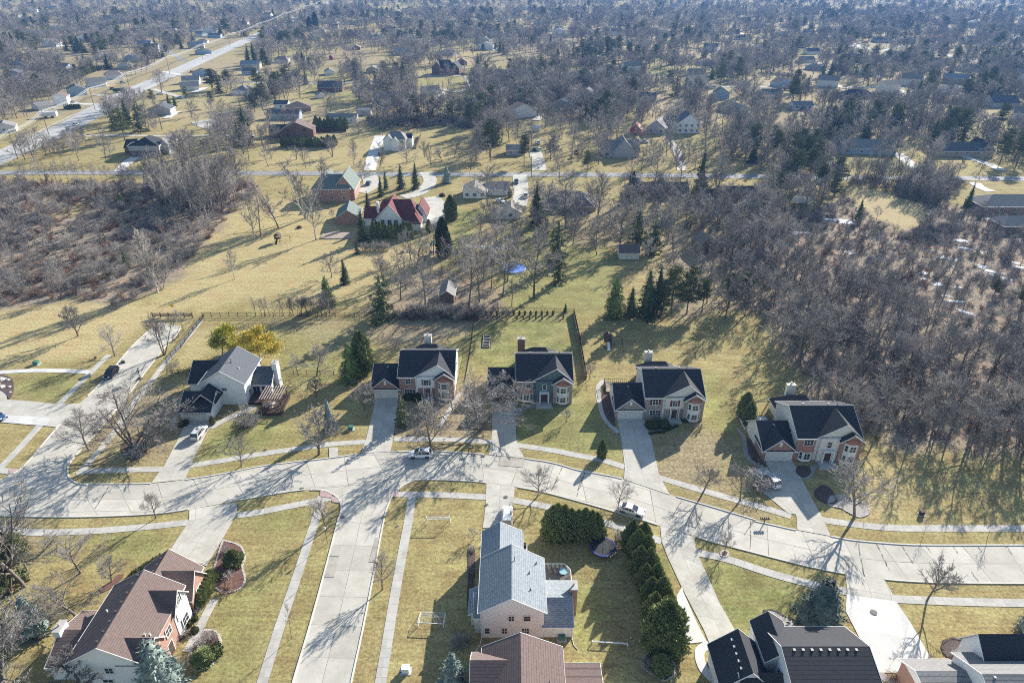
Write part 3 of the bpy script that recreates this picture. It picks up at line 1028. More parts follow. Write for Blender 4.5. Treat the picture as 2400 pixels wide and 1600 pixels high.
def bare(seed, H=10.0, clear=0.22, spread=0.9, n=(8, 7, 6, 4), up=0.25, r=0.17, stems=1, lean=0.06, thick=1.0, tip=0.011, ratio=(0.62, 0.5, 0.42, 0.5), leader=1.0):
    """leafless broadleaf tree of height H: (trunk and limbs, crown of branches and twigs)"""
    rg = random.Random(seed)
    T, K = Twigs(), Twigs()
    ends = []
    Z = Vector((0, 0, 1))

    def grow(p, d, L, r0, lvl, top):
        out = T if lvl <= 1 else K
        seg = (7, 5, 3, 2, 1)[lvl]
        ns = (7, 5, 3, 3, 3)[lvl]
        pts = [p]
        rs = [r0]
        dd = d.copy()
        r1 = r0 * (0.28 if lvl < 3 else 0.4)
        for i in range(seg):
            w = (0.05, 0.13, 0.18, 0.22, 0.1)[lvl]
            dd = (dd + Vector((rg.gauss(0, w), rg.gauss(0, w), rg.gauss(0, w))) + Z * (up * (0.35 if lvl else 0.3) / seg * 2)).normalized()
            p = p + dd * (L / seg)
            pts.append(p)
            rs.append(r0 + (r1 - r0) * (i + 1) / seg)
        for i in range(seg):
            out.seg(pts[i], pts[i + 1], rs[i], rs[i + 1], ns)
        if lvl == 4 or (lvl == 3 and n[3] == 0):
            ends.append(pts[-1])
            return
        cnt = n[lvl]
        t0 = clear if lvl == 0 else (0.25 if lvl == 1 else 0.15)
        for j in range(cnt):
            t = t0 + (1 - t0) * (j + rg.uniform(0.1, 0.9)) / cnt
            f = t * seg
            i = min(seg - 1, int(f))
            q = pts[i].lerp(pts[i + 1], f - i)
            rr = (rs[i] + (rs[i + 1] - rs[i]) * (f - i))
            dv = (pts[i + 1] - pts[i]).normalized()
            if lvl == 0:
                ang = spread * (1.15 - 0.6 * (t - t0) / (1 - t0)) * rg.uniform(0.85, 1.15)
                Lc = L * ratio[0] * (1.12 - 0.62 * (t - t0) / (1 - t0)) * rg.uniform(0.8, 1.15)
            else:
                ang = rg.uniform(0.45, 0.95)
                Lc = L * ratio[lvl] * (1.15 - 0.6 * t) * rg.uniform(0.7, 1.2)
            rc = max(tip, rr * (rg.uniform(0.58, 0.74) if lvl == 0 else rg.uniform(0.48, 0.66)) * thick)
            if lvl == 0 and stems == 1:
                a0 = j * 2.4 + rg.uniform(-0.4, 0.4)
                c = Vector((math.cos(a0), math.sin(a0), 0))
                v = (dv * math.cos(ang) + c * math.sin(ang)).normalized()
            else:
                v = rdir(rg, dv, ang)
            if v.z < -0.1 and lvl > 0:
                v.z *= -0.3
                v.normalize()
            grow(q, v, Lc, rc, lvl + 1, False)
        if lvl in (1, 2, 3) :
            grow(pts[-1], (pts[-1] - pts[-2]).normalized(), L * 0.35, max(tip, r1), min(4, lvl + 2) if lvl < 3 else 4, False)

    for s in range(stems):
        if stems == 1:
            d = Vector((rg.gauss(0, lean), rg.gauss(0, lean), 1)).normalized()
            grow(Vector((0, 0, -0.05)), d, H * 0.80 * leader, r, 0, True)
        else:
            a = 2 * PI * s / stems + rg.uniform(-0.4, 0.4)
            t = rg.uniform(0.12, 0.42)
            d = Vector((math.cos(a) * math.sin(t), math.sin(a) * math.sin(t), math.cos(t)))
            grow(Vector((math.cos(a) * 0.15, math.sin(a) * 0.15, -0.05)), d, H * 0.78 * rg.uniform(0.8, 1.0), r * 0.75, 0, True)
    zmax = max(v.z for v in K.V)
    f = H / zmax
    for Q in (T, K):
        Q.V = [v * f for v in Q.V]
    ends = [e * f for e in ends]
    return T, K, ends

def sprays(pos, direc, size, rg, wide=0.5, droop=0.0):
    """leaf-sized folded blades as (n,3) vertices and (n,3) faces"""
    n = len(pos)
    pos = np.asarray(pos, float)
    d = np.asarray(direc, float)
    d = d / (np.linalg.norm(d, axis=1, keepdims=True) + 1e-9)
    d[:, 2] -= droop
    d = d / (np.linalg.norm(d, axis=1, keepdims=True) + 1e-9)
    rv = rg.normal(size=(n, 3))
    s = np.cross(d, rv)
    s /= (np.linalg.norm(s, axis=1, keepdims=True) + 1e-9)
    size = np.asarray(size, float).reshape(-1, 1) * rg.uniform(0.6, 1.3, size=(n, 1))
    a = pos - s * size * wide * 0.5
    b = pos + s * size * wide * 0.5
    c = pos + d * size
    V = np.stack([a, b, c], 1).reshape(-1, 3)
    F = np.arange(3 * n).reshape(-1, 3)
    return V, F

def spruce(seed, H=10.0, Rr=2.6, whorl=26, per=11, size=0.55, low=0.03, gap=0.0, power=0.9, droop=0.25, core=0.5, m=None, bark=None):
    rg = np.random.default_rng(seed)
    pos, dr, sz = [], [], []
    T = Twigs()
    T.seg(Vector((0, 0, -0.05)), Vector((0, 0, H * 0.96)), 0.02 * H + 0.03, 0.02, 6)
    for w in range(whorl):
        z = H * (low + (0.985 - low) * (w + rg.uniform(-0.3, 0.3)) / whorl)
        z = max(0.05, z)
        rad = Rr * (max(0.0, 1 - z / H) ** power) * rg.uniform(0.82, 1.12) + 0.12
        k = max(5, int(per * (0.45 + 0.55 * rad / Rr)))
        for j in range(k):
            if rg.random() < gap:
                continue
            a = rg.uniform(0, 2 * PI)
            L = rad * rg.uniform(0.72, 1.12)
            c, s = math.cos(a), math.sin(a)
            if L > 0.5 and j % 2 == 0:
                T.seg(Vector((0, 0, z)), Vector((c * L * 0.85, s * L * 0.85, z - 0.12 * L)), 0.03, 0.01, 3)
            m_ = max(3, int(L / 0.16))
            for i in range(m_):
                t = (i + rg.random()) / m_
                t = 0.18 + 0.82 * t
                side = rg.normal(0, 0.17) * L * (1.1 - t)
                zz_ = z - droop * t * t * L + rg.normal(0, 0.10)
                pos.append((c * L * t - s * side, s * L * t + c * side, max(0.05, zz_)))
                b = a + rg.normal(0, 0.65)
                dr.append((math.cos(b), math.sin(b), rg.uniform(-0.25, 0.35)))
                sz.append(size * (1.1 - 0.35 * t) * (0.55 + 0.45 * min(1, rad / Rr * 2)))
    V, F = sprays(pos, dr, sz, rg, 0.55)
    V[:, 2] = np.maximum(V[:, 2], 0.03)
    # dense inner wood and needles
    if core:
        n = 9
        cv, cf = [], []
        rows = 9
        for i in range(rows + 1):
            z = H * (low + 0.05 + (0.85 - low) * i / rows)
            rr = core * Rr * (max(0, 1 - z / H) ** power)
            for j in range(n):
                t = 2 * PI * j / n
                q = rr * rg.uniform(0.8, 1.15)
                cv.append((q * math.cos(t), q * math.sin(t), z))
        for i in range(rows):
            for j in range(n):
                a, b = i * n + j, i * n + (j + 1) % n
                cf.append((a, b, b + n))
                cf.append((a, b + n, a + n))
        F = np.concatenate([F, np.array(cf) + len(V)])
        V = np.concatenate([V, np.array(cv)])
    return T.mesh('trunk', bark or bark_m), np_mesh('crown', V, F, [m or spruce_m])

def cedar(seed, H=5.0, Rr=1.1, count=5200, size=0.22, lumps=9, m=None, tipz=0.85, belly=0.28):
    """dense flame-shaped arborvitae"""
    rg = np.random.default_rng(seed)
    t = rg.random(count) ** 0.85
    a = rg.uniform(0, 2 * PI, count)
    ph = rg.uniform(0, 2 * PI, 6)
    def prof(t):
        return np.where(t < belly, 0.80 + 0.20 * (t / belly), np.clip(1 - ((t - belly) / (1 - belly)) ** 1.9, 0, 1) ** tipz) + 0.02
    lum = 1 + 0.14 * np.sin(a * 3 + t * 7 + ph[0]) + 0.12 * np.sin(a * 5 - t * 17 + ph[1]) + 0.10 * np.sin(a * 9 + t * 31 + ph[2])
    r = Rr * prof(t) * lum * rg.uniform(0.80, 1.04, count)
    pos = np.stack([r * np.cos(a), r * np.sin(a), H * t * 0.97 + 0.03], 1)
    d = np.stack([np.cos(a) * 0.7 + rg.normal(0, 0.35, count), np.sin(a) * 0.7 + rg.normal(0, 0.35, count), rg.uniform(0.15, 1.3, count)], 1)
    V, F = sprays(pos, d, np.full(count, size), rg, 0.6)
    n, rows = 14, 12
    cv, cf = [], []
    for i in range(rows + 1):
        tt = i / rows * 0.96
        for j in range(n):
            aa = 2 * PI * j / n
            l = 1 + 0.14 * math.sin(aa * 3 + tt * 7 + ph[0]) + 0.10 * math.sin(aa * 5 - tt * 17 + ph[1])
            q = Rr * 0.76 * float(prof(np.array(tt))) * l
            cv.append((q * math.cos(aa), q * math.sin(aa), H * tt))
    for i in range(rows):
        for j in range(n):
            x0, x1 = i * n + j, i * n + (j + 1) % n
            cf.append((x0, x1, x1 + n))
            cf.append((x0, x1 + n, x0 + n))
    F = np.concatenate([F, np.array(cf) + len(V)])
    V = np.concatenate([V, np.array(cv)])
    return np_mesh('crown', V, F, [m or cedar_m])

def pine(seed, H=12.0, Rr=3.0, low=0.3, whorls=9, m=None):
    """open white pine: plates of needles at the ends of bare limbs"""
    rg = np.random.default_rng(seed)
    T = Twigs()
    T.seg(Vector((0, 0, -0.05)), Vector((rg.normal(0, 0.15), rg.normal(0, 0.15), H * 0.55)), 0.19, 0.12, 6)
    T.seg(Vector((0, 0, H * 0.55)), Vector((0, 0, H * 0.97)), 0.12, 0.02, 5)
    pos, dr, sz = [], [], []
    for w in range(whorls):
        z = H * (low + (0.96 - low) * w / (whorls - 1))
        e = 1 - (z / H - low) / (1 - low)
        for j in range(6 if w < whorls - 1 else 4):
            a = rg.uniform(0, 2 * PI)
            L = Rr * (0.25 + 0.75 * e ** 0.8) * rg.uniform(0.45, 1.1)
            c, s = math.cos(a), math.sin(a)
            q = Vector((c * L, s * L, z + 0.18 * L))
            T.seg(Vector((0, 0, z)), q, 0.05, 0.015, 3)
            for g in range(int(2 + L * 1.6)):
                t = rg.uniform(0.35, 1.08)
                cx, cy, cz = c * L * t + rg.normal(0, 0.25), s * L * t + rg.normal(0, 0.25), z + 0.18 * L * t + 0.15
                k = 22
                o = rg.normal(0, 1, (k, 3)) * (0.42, 0.42, 0.17)
                for i in range(k):
                    pos.append((cx + o[i, 0], cy + o[i, 1], cz + o[i, 2]))
                    dr.append((o[i, 0] + rg.normal(0, .2), o[i, 1] + rg.normal(0, .2), 0.35 + rg.uniform(0, .4)))
                    sz.append(0.36)
    V, F = sprays(pos, dr, sz, rg, 0.5)
    return T.mesh('trunk', bark_m), np_mesh('crown', V, F, [m or pine_m])

def leafy(seed, H, m, blobs=26, spread=0.85):
    T, K, ends = bare(seed, H, 0.2, spread, (8, 6, 4, 0), 0.25, 0.16)
    rg = np.random.default_rng(seed)
    pos, dr = [], []
    for e in ends:
        for i in range(34):
            o = rg.normal(0, 1, 3) * 0.36
            pos.append((e.x + o[0], e.y + o[1], e.z + o[2]))
            dr.append((o[0], o[1], o[2] + 0.2))
    V, F = sprays(pos, dr, np.full(len(pos), 0.30), rg, 0.8)
    for q in K.V:
        T.V.append(q)
    base = len(T.V) - len(K.V)
    T.F += [tuple(i + base for i in f) for f in K.F]
    return T.mesh('trunk', bark_m), np_mesh('crown', V, F, [m])

def thicket(seed, H=3.0, Rr=1.5, stems=16, m=None, tip=0.012, subs=6, fine=4):
    rg = random.Random(seed)
    K = Twigs()
    for s in range(stems):
        a = rg.uniform(0, 2 * PI)
        q = rg.uniform(0, 0.35) * Rr
        p = Vector((math.cos(a) * q, math.sin(a) * q, -0.03))
        b = a + rg.uniform(-0.8, 0.8)
        t = rg.uniform(0.05, 0.75)
        d = Vector((math.cos(b) * math.sin(t), math.sin(b) * math.sin(t), math.cos(t)))
        L = H * rg.uniform(0.6, 1.05)
        pts = [p]
        for i in range(3):
            d = (d + Vector((rg.gauss(0, .15), rg.gauss(0, .15), .08))).normalized()
            pts.append(pts[-1] + d * L / 3)
        for i in range(3):
            K.seg(pts[i], pts[i + 1], 0.028 - 0.006 * i, 0.022 - 0.005 * i)
        for j in range(subs):
            i = rg.choice((0, 1, 1, 2, 2))
            q = pts[i].lerp(pts[i + 1], rg.random())
            v = rdir(rg, d, rg.uniform(.4, 1.1))
            l2 = L * rg.uniform(0.2, 0.42)
            e = q + v * l2
            K.seg(q, e, 0.015, tip)
            for g in range(fine):
                q2 = q.lerp(e, rg.uniform(.2, 1))
                v2 = rdir(rg, v, rg.uniform(.4, 1.0))
                K.seg(q2, q2 + v2 * l2 * rg.uniform(.4, .8), tip, tip * 0.6)
    return K.mesh('thicket', m or twig_m)

def shrub(seed, Rr=0.7, H=0.8, m=None, count=900, size=0.14):
    rg = np.random.default_rng(seed)
    u = rg.normal(size=(count, 3))
    u /= np.linalg.norm(u, axis=1, keepdims=True)
    u[:, 2] = np.abs(u[:, 2])
    l = 1 + 0.12 * np.sin(u[:, 0] * 7 + seed) + 0.12 * np.sin(u[:, 1] * 8 + seed)
    rr = rg.uniform(0.78, 1.03, count) * l
    pos = u * rr[:, None] * (Rr, Rr, H)
    V, F = sprays(pos, u + rg.normal(0, .4, (count, 3)), np.full(count, size), rg, 0.7)
    mb = MB().lathe([(Rr * .85 * math.cos(t), H * .85 * math.sin(t)) for t in (0, .4, .8, 1.2, 1.5)], 9)
    cv = np.array(mb.v)
    cf = []
    for f in mb.f:
        for i in range(1, len(f) - 1):
            cf.append((f[0], f[i], f[i + 1]))
    F = np.concatenate([F, np.array(cf) + len(V)])
    V = np.concatenate([V, cv])
    return np_mesh('shrub', V, F, [m or hedge_m])

# ---- prototypes (meshes shared by all copies)
TREES = {}
def proto(key, H, T, K):
    TREES[key] = (H, T, K)
def pb(key, seed, tm=None, km=None, **k):
    T, K, _ = bare(seed, **k)
    proto(key, k.get('H', 10.0), T.mesh('trunk', tm or bark_m), K.mesh('crown', km or twig_m))

RT = (0.62, 0.5, 0.42, 0.5)
pb('round1', 1, H=9, clear=0.2, spread=0.98, n=(13, 9, 7, 5), tip=0.015)
pb('round2', 2, H=9, clear=0.18, spread=0.88, n=(13, 9, 7, 5), tip=0.015)
pb('round3', 3, dark_bark_m, dark_twig_m, H=9, clear=0.16, spread=0.9, n=(12, 9, 7, 5), tip=0.017)
pb('vase1', 4, H=7, clear=0.24, spread=0.62, n=(14, 9, 7, 5), up=0.35, r=0.13, ratio=(0.62, 0.42, 0.42, 0.5), tip=0.014)
pb('vase2', 5, H=7, clear=0.25, spread=0.72, n=(13, 9, 7, 5), up=0.3, r=0.13, ratio=(0.6, 0.45, 0.42, 0.5), tip=0.014)
pb('dense', 6, dark_bark_m, dark_twig_m, H=8, clear=0.14, spread=0.66, n=(14, 10, 7, 6), up=0.3, r=0.16, tip=0.018, ratio=(0.62, 0.42, 0.42, 0.5))
pb('wide', 7, H=10, clear=0.12, spread=1.1, n=(6, 8, 7, 6), up=0.2, r=0.17, stems=4, tip=0.017, ratio=(0.6, 0.5, 0.42, 0.5))
pb('multi', 8, H=9, clear=0.25, spread=0.75, n=(6, 7, 6, 5), up=0.25, r=0.14, stems=4, ratio=(0.5, 0.5, 0.42, 0.5), tip=0.016)
pb('tall1', 9, dark_bark_m, dark_twig_m, H=15, clear=0.34, spread=0.80, n=(12, 8, 6, 5), up=0.3, r=0.22, tip=0.026, ratio=(0.46, 0.48, 0.45, 0.55))
pb('tall2', 10, dark_bark_m, twig_m, H=15, clear=0.38, spread=0.95, n=(11, 8, 6, 5), up=0.25, r=0.22, tip=0.026, ratio=(0.44, 0.5, 0.45, 0.55))
pb('tall3', 11, bark_m, twig_m, H=15, clear=0.3, spread=0.68, n=(12, 8, 6, 5), up=0.3, r=0.20, tip=0.024, ratio=(0.48, 0.48, 0.45, 0.55))
pb('slim', 12, H=12, clear=0.3, spread=0.42, n=(11, 6, 5, 4), up=0.35, r=0.11, tip=0.018, ratio=(0.3, 0.4, 0.42, 0.5))
pb('pale1', 13, pale_bark_m, pale_twig_m, H=14, clear=0.2, spread=0.52, n=(13, 9, 6, 5), up=0.35, r=0.19, tip=0.02, ratio=(0.45, 0.45, 0.42, 0.5))
pb('pale2', 14, pale_bark_m, pale_twig_m, H=14, clear=0.2, spread=0.48, n=(7, 9, 6, 5), up=0.35, r=0.15, tip=0.02, stems=3, ratio=(0.42, 0.42, 0.42, 0.5))
pb('sapling', 15, H=4, clear=0.35, spread=0.5, n=(9, 5, 4, 0), up=0.3, r=0.035, tip=0.010, ratio=(0.4, 0.4, 0.42, 0.5))
pb('big', 16, bark_m, twig_m, H=14, clear=0.18, spread=0.95, n=(11, 10, 7, 5), r=0.26, tip=0.024, ratio=(0.62, 0.5, 0.45, 0.55))
pb('bigdark', 17, dark_bark_m, dark_twig_m, H=13, clear=0.14, spread=0.72, n=(14, 10, 7, 5), r=0.22, tip=0.024, up=0.3, ratio=(0.55, 0.45, 0.45, 0.55))
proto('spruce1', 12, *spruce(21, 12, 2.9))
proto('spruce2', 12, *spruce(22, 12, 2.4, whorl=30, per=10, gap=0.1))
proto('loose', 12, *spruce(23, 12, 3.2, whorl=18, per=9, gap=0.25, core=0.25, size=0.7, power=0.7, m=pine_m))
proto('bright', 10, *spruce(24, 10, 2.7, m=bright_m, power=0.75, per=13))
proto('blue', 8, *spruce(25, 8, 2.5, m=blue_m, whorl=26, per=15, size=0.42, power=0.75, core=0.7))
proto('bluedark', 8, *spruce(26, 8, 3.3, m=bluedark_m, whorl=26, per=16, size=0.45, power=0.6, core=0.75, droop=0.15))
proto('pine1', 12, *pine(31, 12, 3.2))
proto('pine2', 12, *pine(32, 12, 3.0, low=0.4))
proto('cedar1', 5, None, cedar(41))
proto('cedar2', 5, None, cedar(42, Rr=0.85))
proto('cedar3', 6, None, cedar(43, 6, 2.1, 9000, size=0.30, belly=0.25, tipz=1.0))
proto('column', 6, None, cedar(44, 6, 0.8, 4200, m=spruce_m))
proto('yellow', 8, *leafy(51, 8, yellow_m))
proto('gold', 8, *leafy(52, 8, gold_m, spread=1.0))
proto('shrub', 0.9, None, shrub(61))
proto('bareshrub', 1.6, None, thicket(62, 1.6, 1.2, 22, twig_m))
proto('redshrub', 1.2, None, thicket(63, 1.2, 1.1, 24, red_twig_m))
proto('paleshrub', 1.8, None, thicket(64, 1.8, 1.3, 20, pale_twig_m))

NAMES = {'shrub': 'shrub', 'bareshrub': 'bare_shrub', 'redshrub': 'bare_shrub', 'paleshrub': 'bare_shrub', 'cedar1': 'arborvitae', 'cedar2': 'arborvitae', 'cedar3': 'arborvitae',
         'column': 'arborvitae', 'spruce1': 'spruce_tree', 'spruce2': 'spruce_tree', 'loose': 'pine_tree', 'bright': 'spruce_tree', 'blue': 'blue_spruce', 'bluedark': 'blue_spruce',
         'pine1': 'pine_tree', 'pine2': 'pine_tree', 'yellow': 'yellow_tree', 'gold': 'yellow_tree'}
tree_spots = []

def plant(key, x, y, h, label, group=None, wf=1.0, rz=None, z=0.0):
    H, T, K = TREES[key]
    s = h / H
    nm = NAMES.get(key, 'bare_tree')
    cat = 'shrub' if 'shrub' in nm else 'tree'
    rz = rng.uniform(0, 2 * PI) if rz is None else rz
    if T is None:
        o = link(nm, K, None, (x, y, z), rz, (s * wf, s * wf, s))
        return tag(o, label, cat, group)
    o = thing(nm, label, cat, (x, y, z), rz, group, (s * wf, s * wf, s))
    link('trunk', T, o)
    link('crown', K, o)
    tree_spots.append((x, y))
    return o

def tr(c, x, yb, yt, key, label, wf=1.0, group=None, rz=None):
    g = P(c, x, yb)
    h = max(0.4, HT(c, x, yb, yt))
    if key in ('vase1', 'vase2', 'round1', 'round2', 'round3', 'dense', 'wide') and g[1] < 140:
        wf *= 1.1
    if 'shrub' in NAMES.get(key, ''):
        h *= 0.6
    return plant(key, g[0], g[1], h, label, group, wf, rz)
# ------------------------------------------------------------------ trees and shrubs one can point at
T_ = tr
# side street and corner
T_('E', 845, 418, 165, 'round1', 'round bare tree left of the side street above the parked black SUV', 1.0)
T_('E', 1210, 410, 70, 'multi', 'tall bare tree on the verge between side street and its right footpath', 0.85)
T_('E', 1350, 230, 70, 'round2', 'small bare tree beside the barricade at the end of the side street')
T_('E', 575, 275, 5, 'dense', 'thick brushy bare tree standing alone in the tan field', 1.1)
T_('E', 655, 1112, 820, 'round2', 'wide bare street tree where the side street meets the curved street', 1.15)
T_('E', 980, 1085, 620, 'wide', 'large many-stemmed bare tree in the round mulch bed on the corner', 1.25)
T_('E', 895, 850, 600, 'tall3', 'thin tall bare tree on the verge behind the round mulch bed', 0.9)
T_('E', 1265, 552, 440, 'wide', 'crooked little bare tree by the footpath left of the white house', 0.9)
T_('E', 1030, 1010, 850, 'round3', 'dark bare tree behind the large tree of the round bed', 1.0)
T_('E', 1180, 1060, 820, 'dense', 'dense grey bare shrub tree left of the white house driveway', 1.5)
T_('F', 520, 1230, 990, 'round1', 'bare street tree in front of the white house with the pergola', 1.0)
T_('F', 550, 960, 750, 'round2', 'small bare tree by the front walk beside the pergola', 1.0)
T_('F', 1090, 1145, 800, 'dense', 'dense dark bare street tree beside the little concrete crossing', 1.25)
T_('F', 1075, 565, 360, 'round3', 'wide dark bare tree in the yard behind the pergola house', 1.3)
T_('F', 1070, 720, 560, 'dense', 'brushy bare tree between the pergola and the pale green spruce', 1.2)
T_('F', 1425, 815, 590, 'dense', 'bushy bare tree left of the brick garage with the white door', 1.1)
T_('F', 940, 560, 400, 'round2', 'slight bare tree left of the wide dark one behind the pergola house', .9)
T_('G', 500, 1088, 680, 'dense', 'tall bare street tree behind the parked white SUV on the street', 0.95)
T_('G', 662, 818, 620, 'round2', 'small bare tree at the right corner of the first brick house', 1.0)
T_('G', 870, 955, 560, 'wide', 'broad many-branched bare tree before the garage of the blue-sided house', 1.35)
T_('G', 1285, 1452, 1195, 'round2', 'bare street tree on the near verge across from the blue-sided house', 0.95)
T_('G', 1500, 900, 790, 'vase2', 'little bare tree in the lawn right of the blue-sided house')
T_('G', 1665, 592, 465, 'round1', 'small bare tree by the black fence between two back yards')
T_('G', 240, 410, 290, 'round2', 'slight bare tree behind the garage of the first brick house')
T_('H', 935, 1262, 1035, 'vase2', 'bare street tree left of the pair before the last two brick houses', 1.25)
T_('H', 1205, 1325, 1070, 'vase1', 'bare street tree standing nearest the row of mailboxes', 1.05)
T_('H', 312, 1385, 1180, 'round2', 'round bare tree over the parked white sedan', 1.05)
T_('D', 1182, 330, -60, 'vase2', 'tall forked bare tree in the stone-edged bed below the last brick house', 1.15)
T_('D', 288, 578, 425, 'round1', 'bare tree in a small ringed bed near the long driveway', 0.95)
T_('D', 1682, 905, 595, 'vase1', 'vase-shaped bare street tree on the near verge by the bright driveway', 0.9)
T_('D', 1660, 445, 340, 'sapling', 'thin bare sapling on the far verge at the right, left of the other sapling')
T_('D', 2100, 468, 340, 'sapling', 'thin bare sapling on the far verge nearest the right edge', 1.3)
T_('D', 1240, 425, 360, 'sapling', 'thin bare sapling on the far verge close to the tall forked tree')
T_('D', 1960, -140, -500, 'big', 'large bare tree at the lower edge of the right wood, casting a fan-shaped shadow', 1.1)
T_('H', 1640, 330, -120, 'big', 'large spreading bare tree at the edge of the right wood behind the last brick house', 1.2)
T_('A', 1145, 357, 135, 'vase2', 'bare street tree on the verge above the brown-roofed house', 0.8)
T_('A', 592, 760, 440, 'round1', 'bare lawn tree beside the brown-roofed house, nearest the footpath', 1.15)
T_('A', 820, 825, 650, 'dense', 'low spreading bare tree at the side wall of the brown-roofed house', 1.3)
T_('A', 560, 1080, 790, 'round3', 'dark spreading bare tree behind the deck of the brown-roofed house', 1.4)
T_('A', 600, 1640, 1370, 'dense', 'pinkish bare tree before the blue-shaded gable wall', 1.6)
T_('A', 60, 900, 200, 'multi', 'tall bare tree at the left edge among dark evergreens', 0.9)
T_('A', 180, 860, 240, 'round3', 'dark bare tree among the evergreens at the left edge')
T_('A', 20, 1568, 1100, 'round3', 'dark bare tree in the lower left corner', 1.2)
T_('A', 380, 560, 470, 'round2', 'tiny bare tree near the footpath at the left')
T_('B', 518, 442, 195, 'vase1', 'bare tree at the corner of the branch street and its left footpath', 0.9)
T_('B', 930, 882, 635, 'vase2', 'bare street tree right of the branch street', 0.9)
T_('B', 262, 1237, 960, 'slim', 'narrow bare tree left of the branch street, nearest the camera', 0.55)
T_('B', 388, 825, 755, 'sapling', 'short bare sapling left of the branch street', 1.3)
T_('B', 1600, 515, 425, 'round2', 'small bare tree in the bed beside the grey-roofed house')
T_('B', 1475, 1330, 1230, 'dense', 'dark brushy tree in the shade at the corner of the grey-roofed house', 1.6)
# behind the row
for i, (x, yb, yt, k, lb) in enumerate([
        (1450, 1312, 690, 'pale1', 'big white-barked tree at the lower edge of the left wood'),
        (1490, 1290, 740, 'pale2', 'second white-barked tree just right of the big one at the left wood'),
        (2155, 1192, 880, 'pale1', 'slender pale young tree alone on the tan slope'),
        (2340, 830, 380, 'pale1', 'leaning pale tree where the tan slope narrows'),
        (150, 530, 210, 'pale2', 'pale tree near the left edge of the left wood'),
        (965, 600, 420, 'tall2', 'bare tree by the reddish clearing in the left wood'),
        (1605, 560, 190, 'pale2', 'pale poplar, first from the left of the poplars in the left wood'),
        (1760, 590, 80, 'pale1', 'pale poplar, second from the left of the poplars in the left wood'),
        (1830, 600, 120, 'pale2', 'pale poplar, third from the left of the poplars in the left wood'),
        (1950, 560, 40, 'pale1', 'pale poplar, fourth from the left of the poplars in the left wood'),
        (2045, 580, 90, 'tall1', 'dark straight tree amid the poplars of the left wood'),
        (2165, 565, 230, 'slim', 'slim dark tree at the right tip of the left wood'),
        (2225, 420, 130, 'slim', 'slim tree standing just above the right tip of the left wood'),
        (2275, 290, 60, 'slim', 'slim tree by the far street near the tip of the left wood')]):
    T_('M1', x, yb, yt, k, lb)
for i, (x, yt) in enumerate([(185, 80), (240, 110), (320, 130), (385, 60), (430, 90), (520, 90), (570, 70), (630, 90), (690, 60), (720, 110), (790, 120), (880, 110), (940, 130), (990, 130), (1045, 150), (1130, 90), (1160, 120), (1190, 130), (1250, 90)]):
    T_('M1', x, 300, yt, ('slim', 'tall3')[i % 2], 'slender bare tree in the row along the top of the left wood', 0.8, 'slender trees along the top of the left wood')
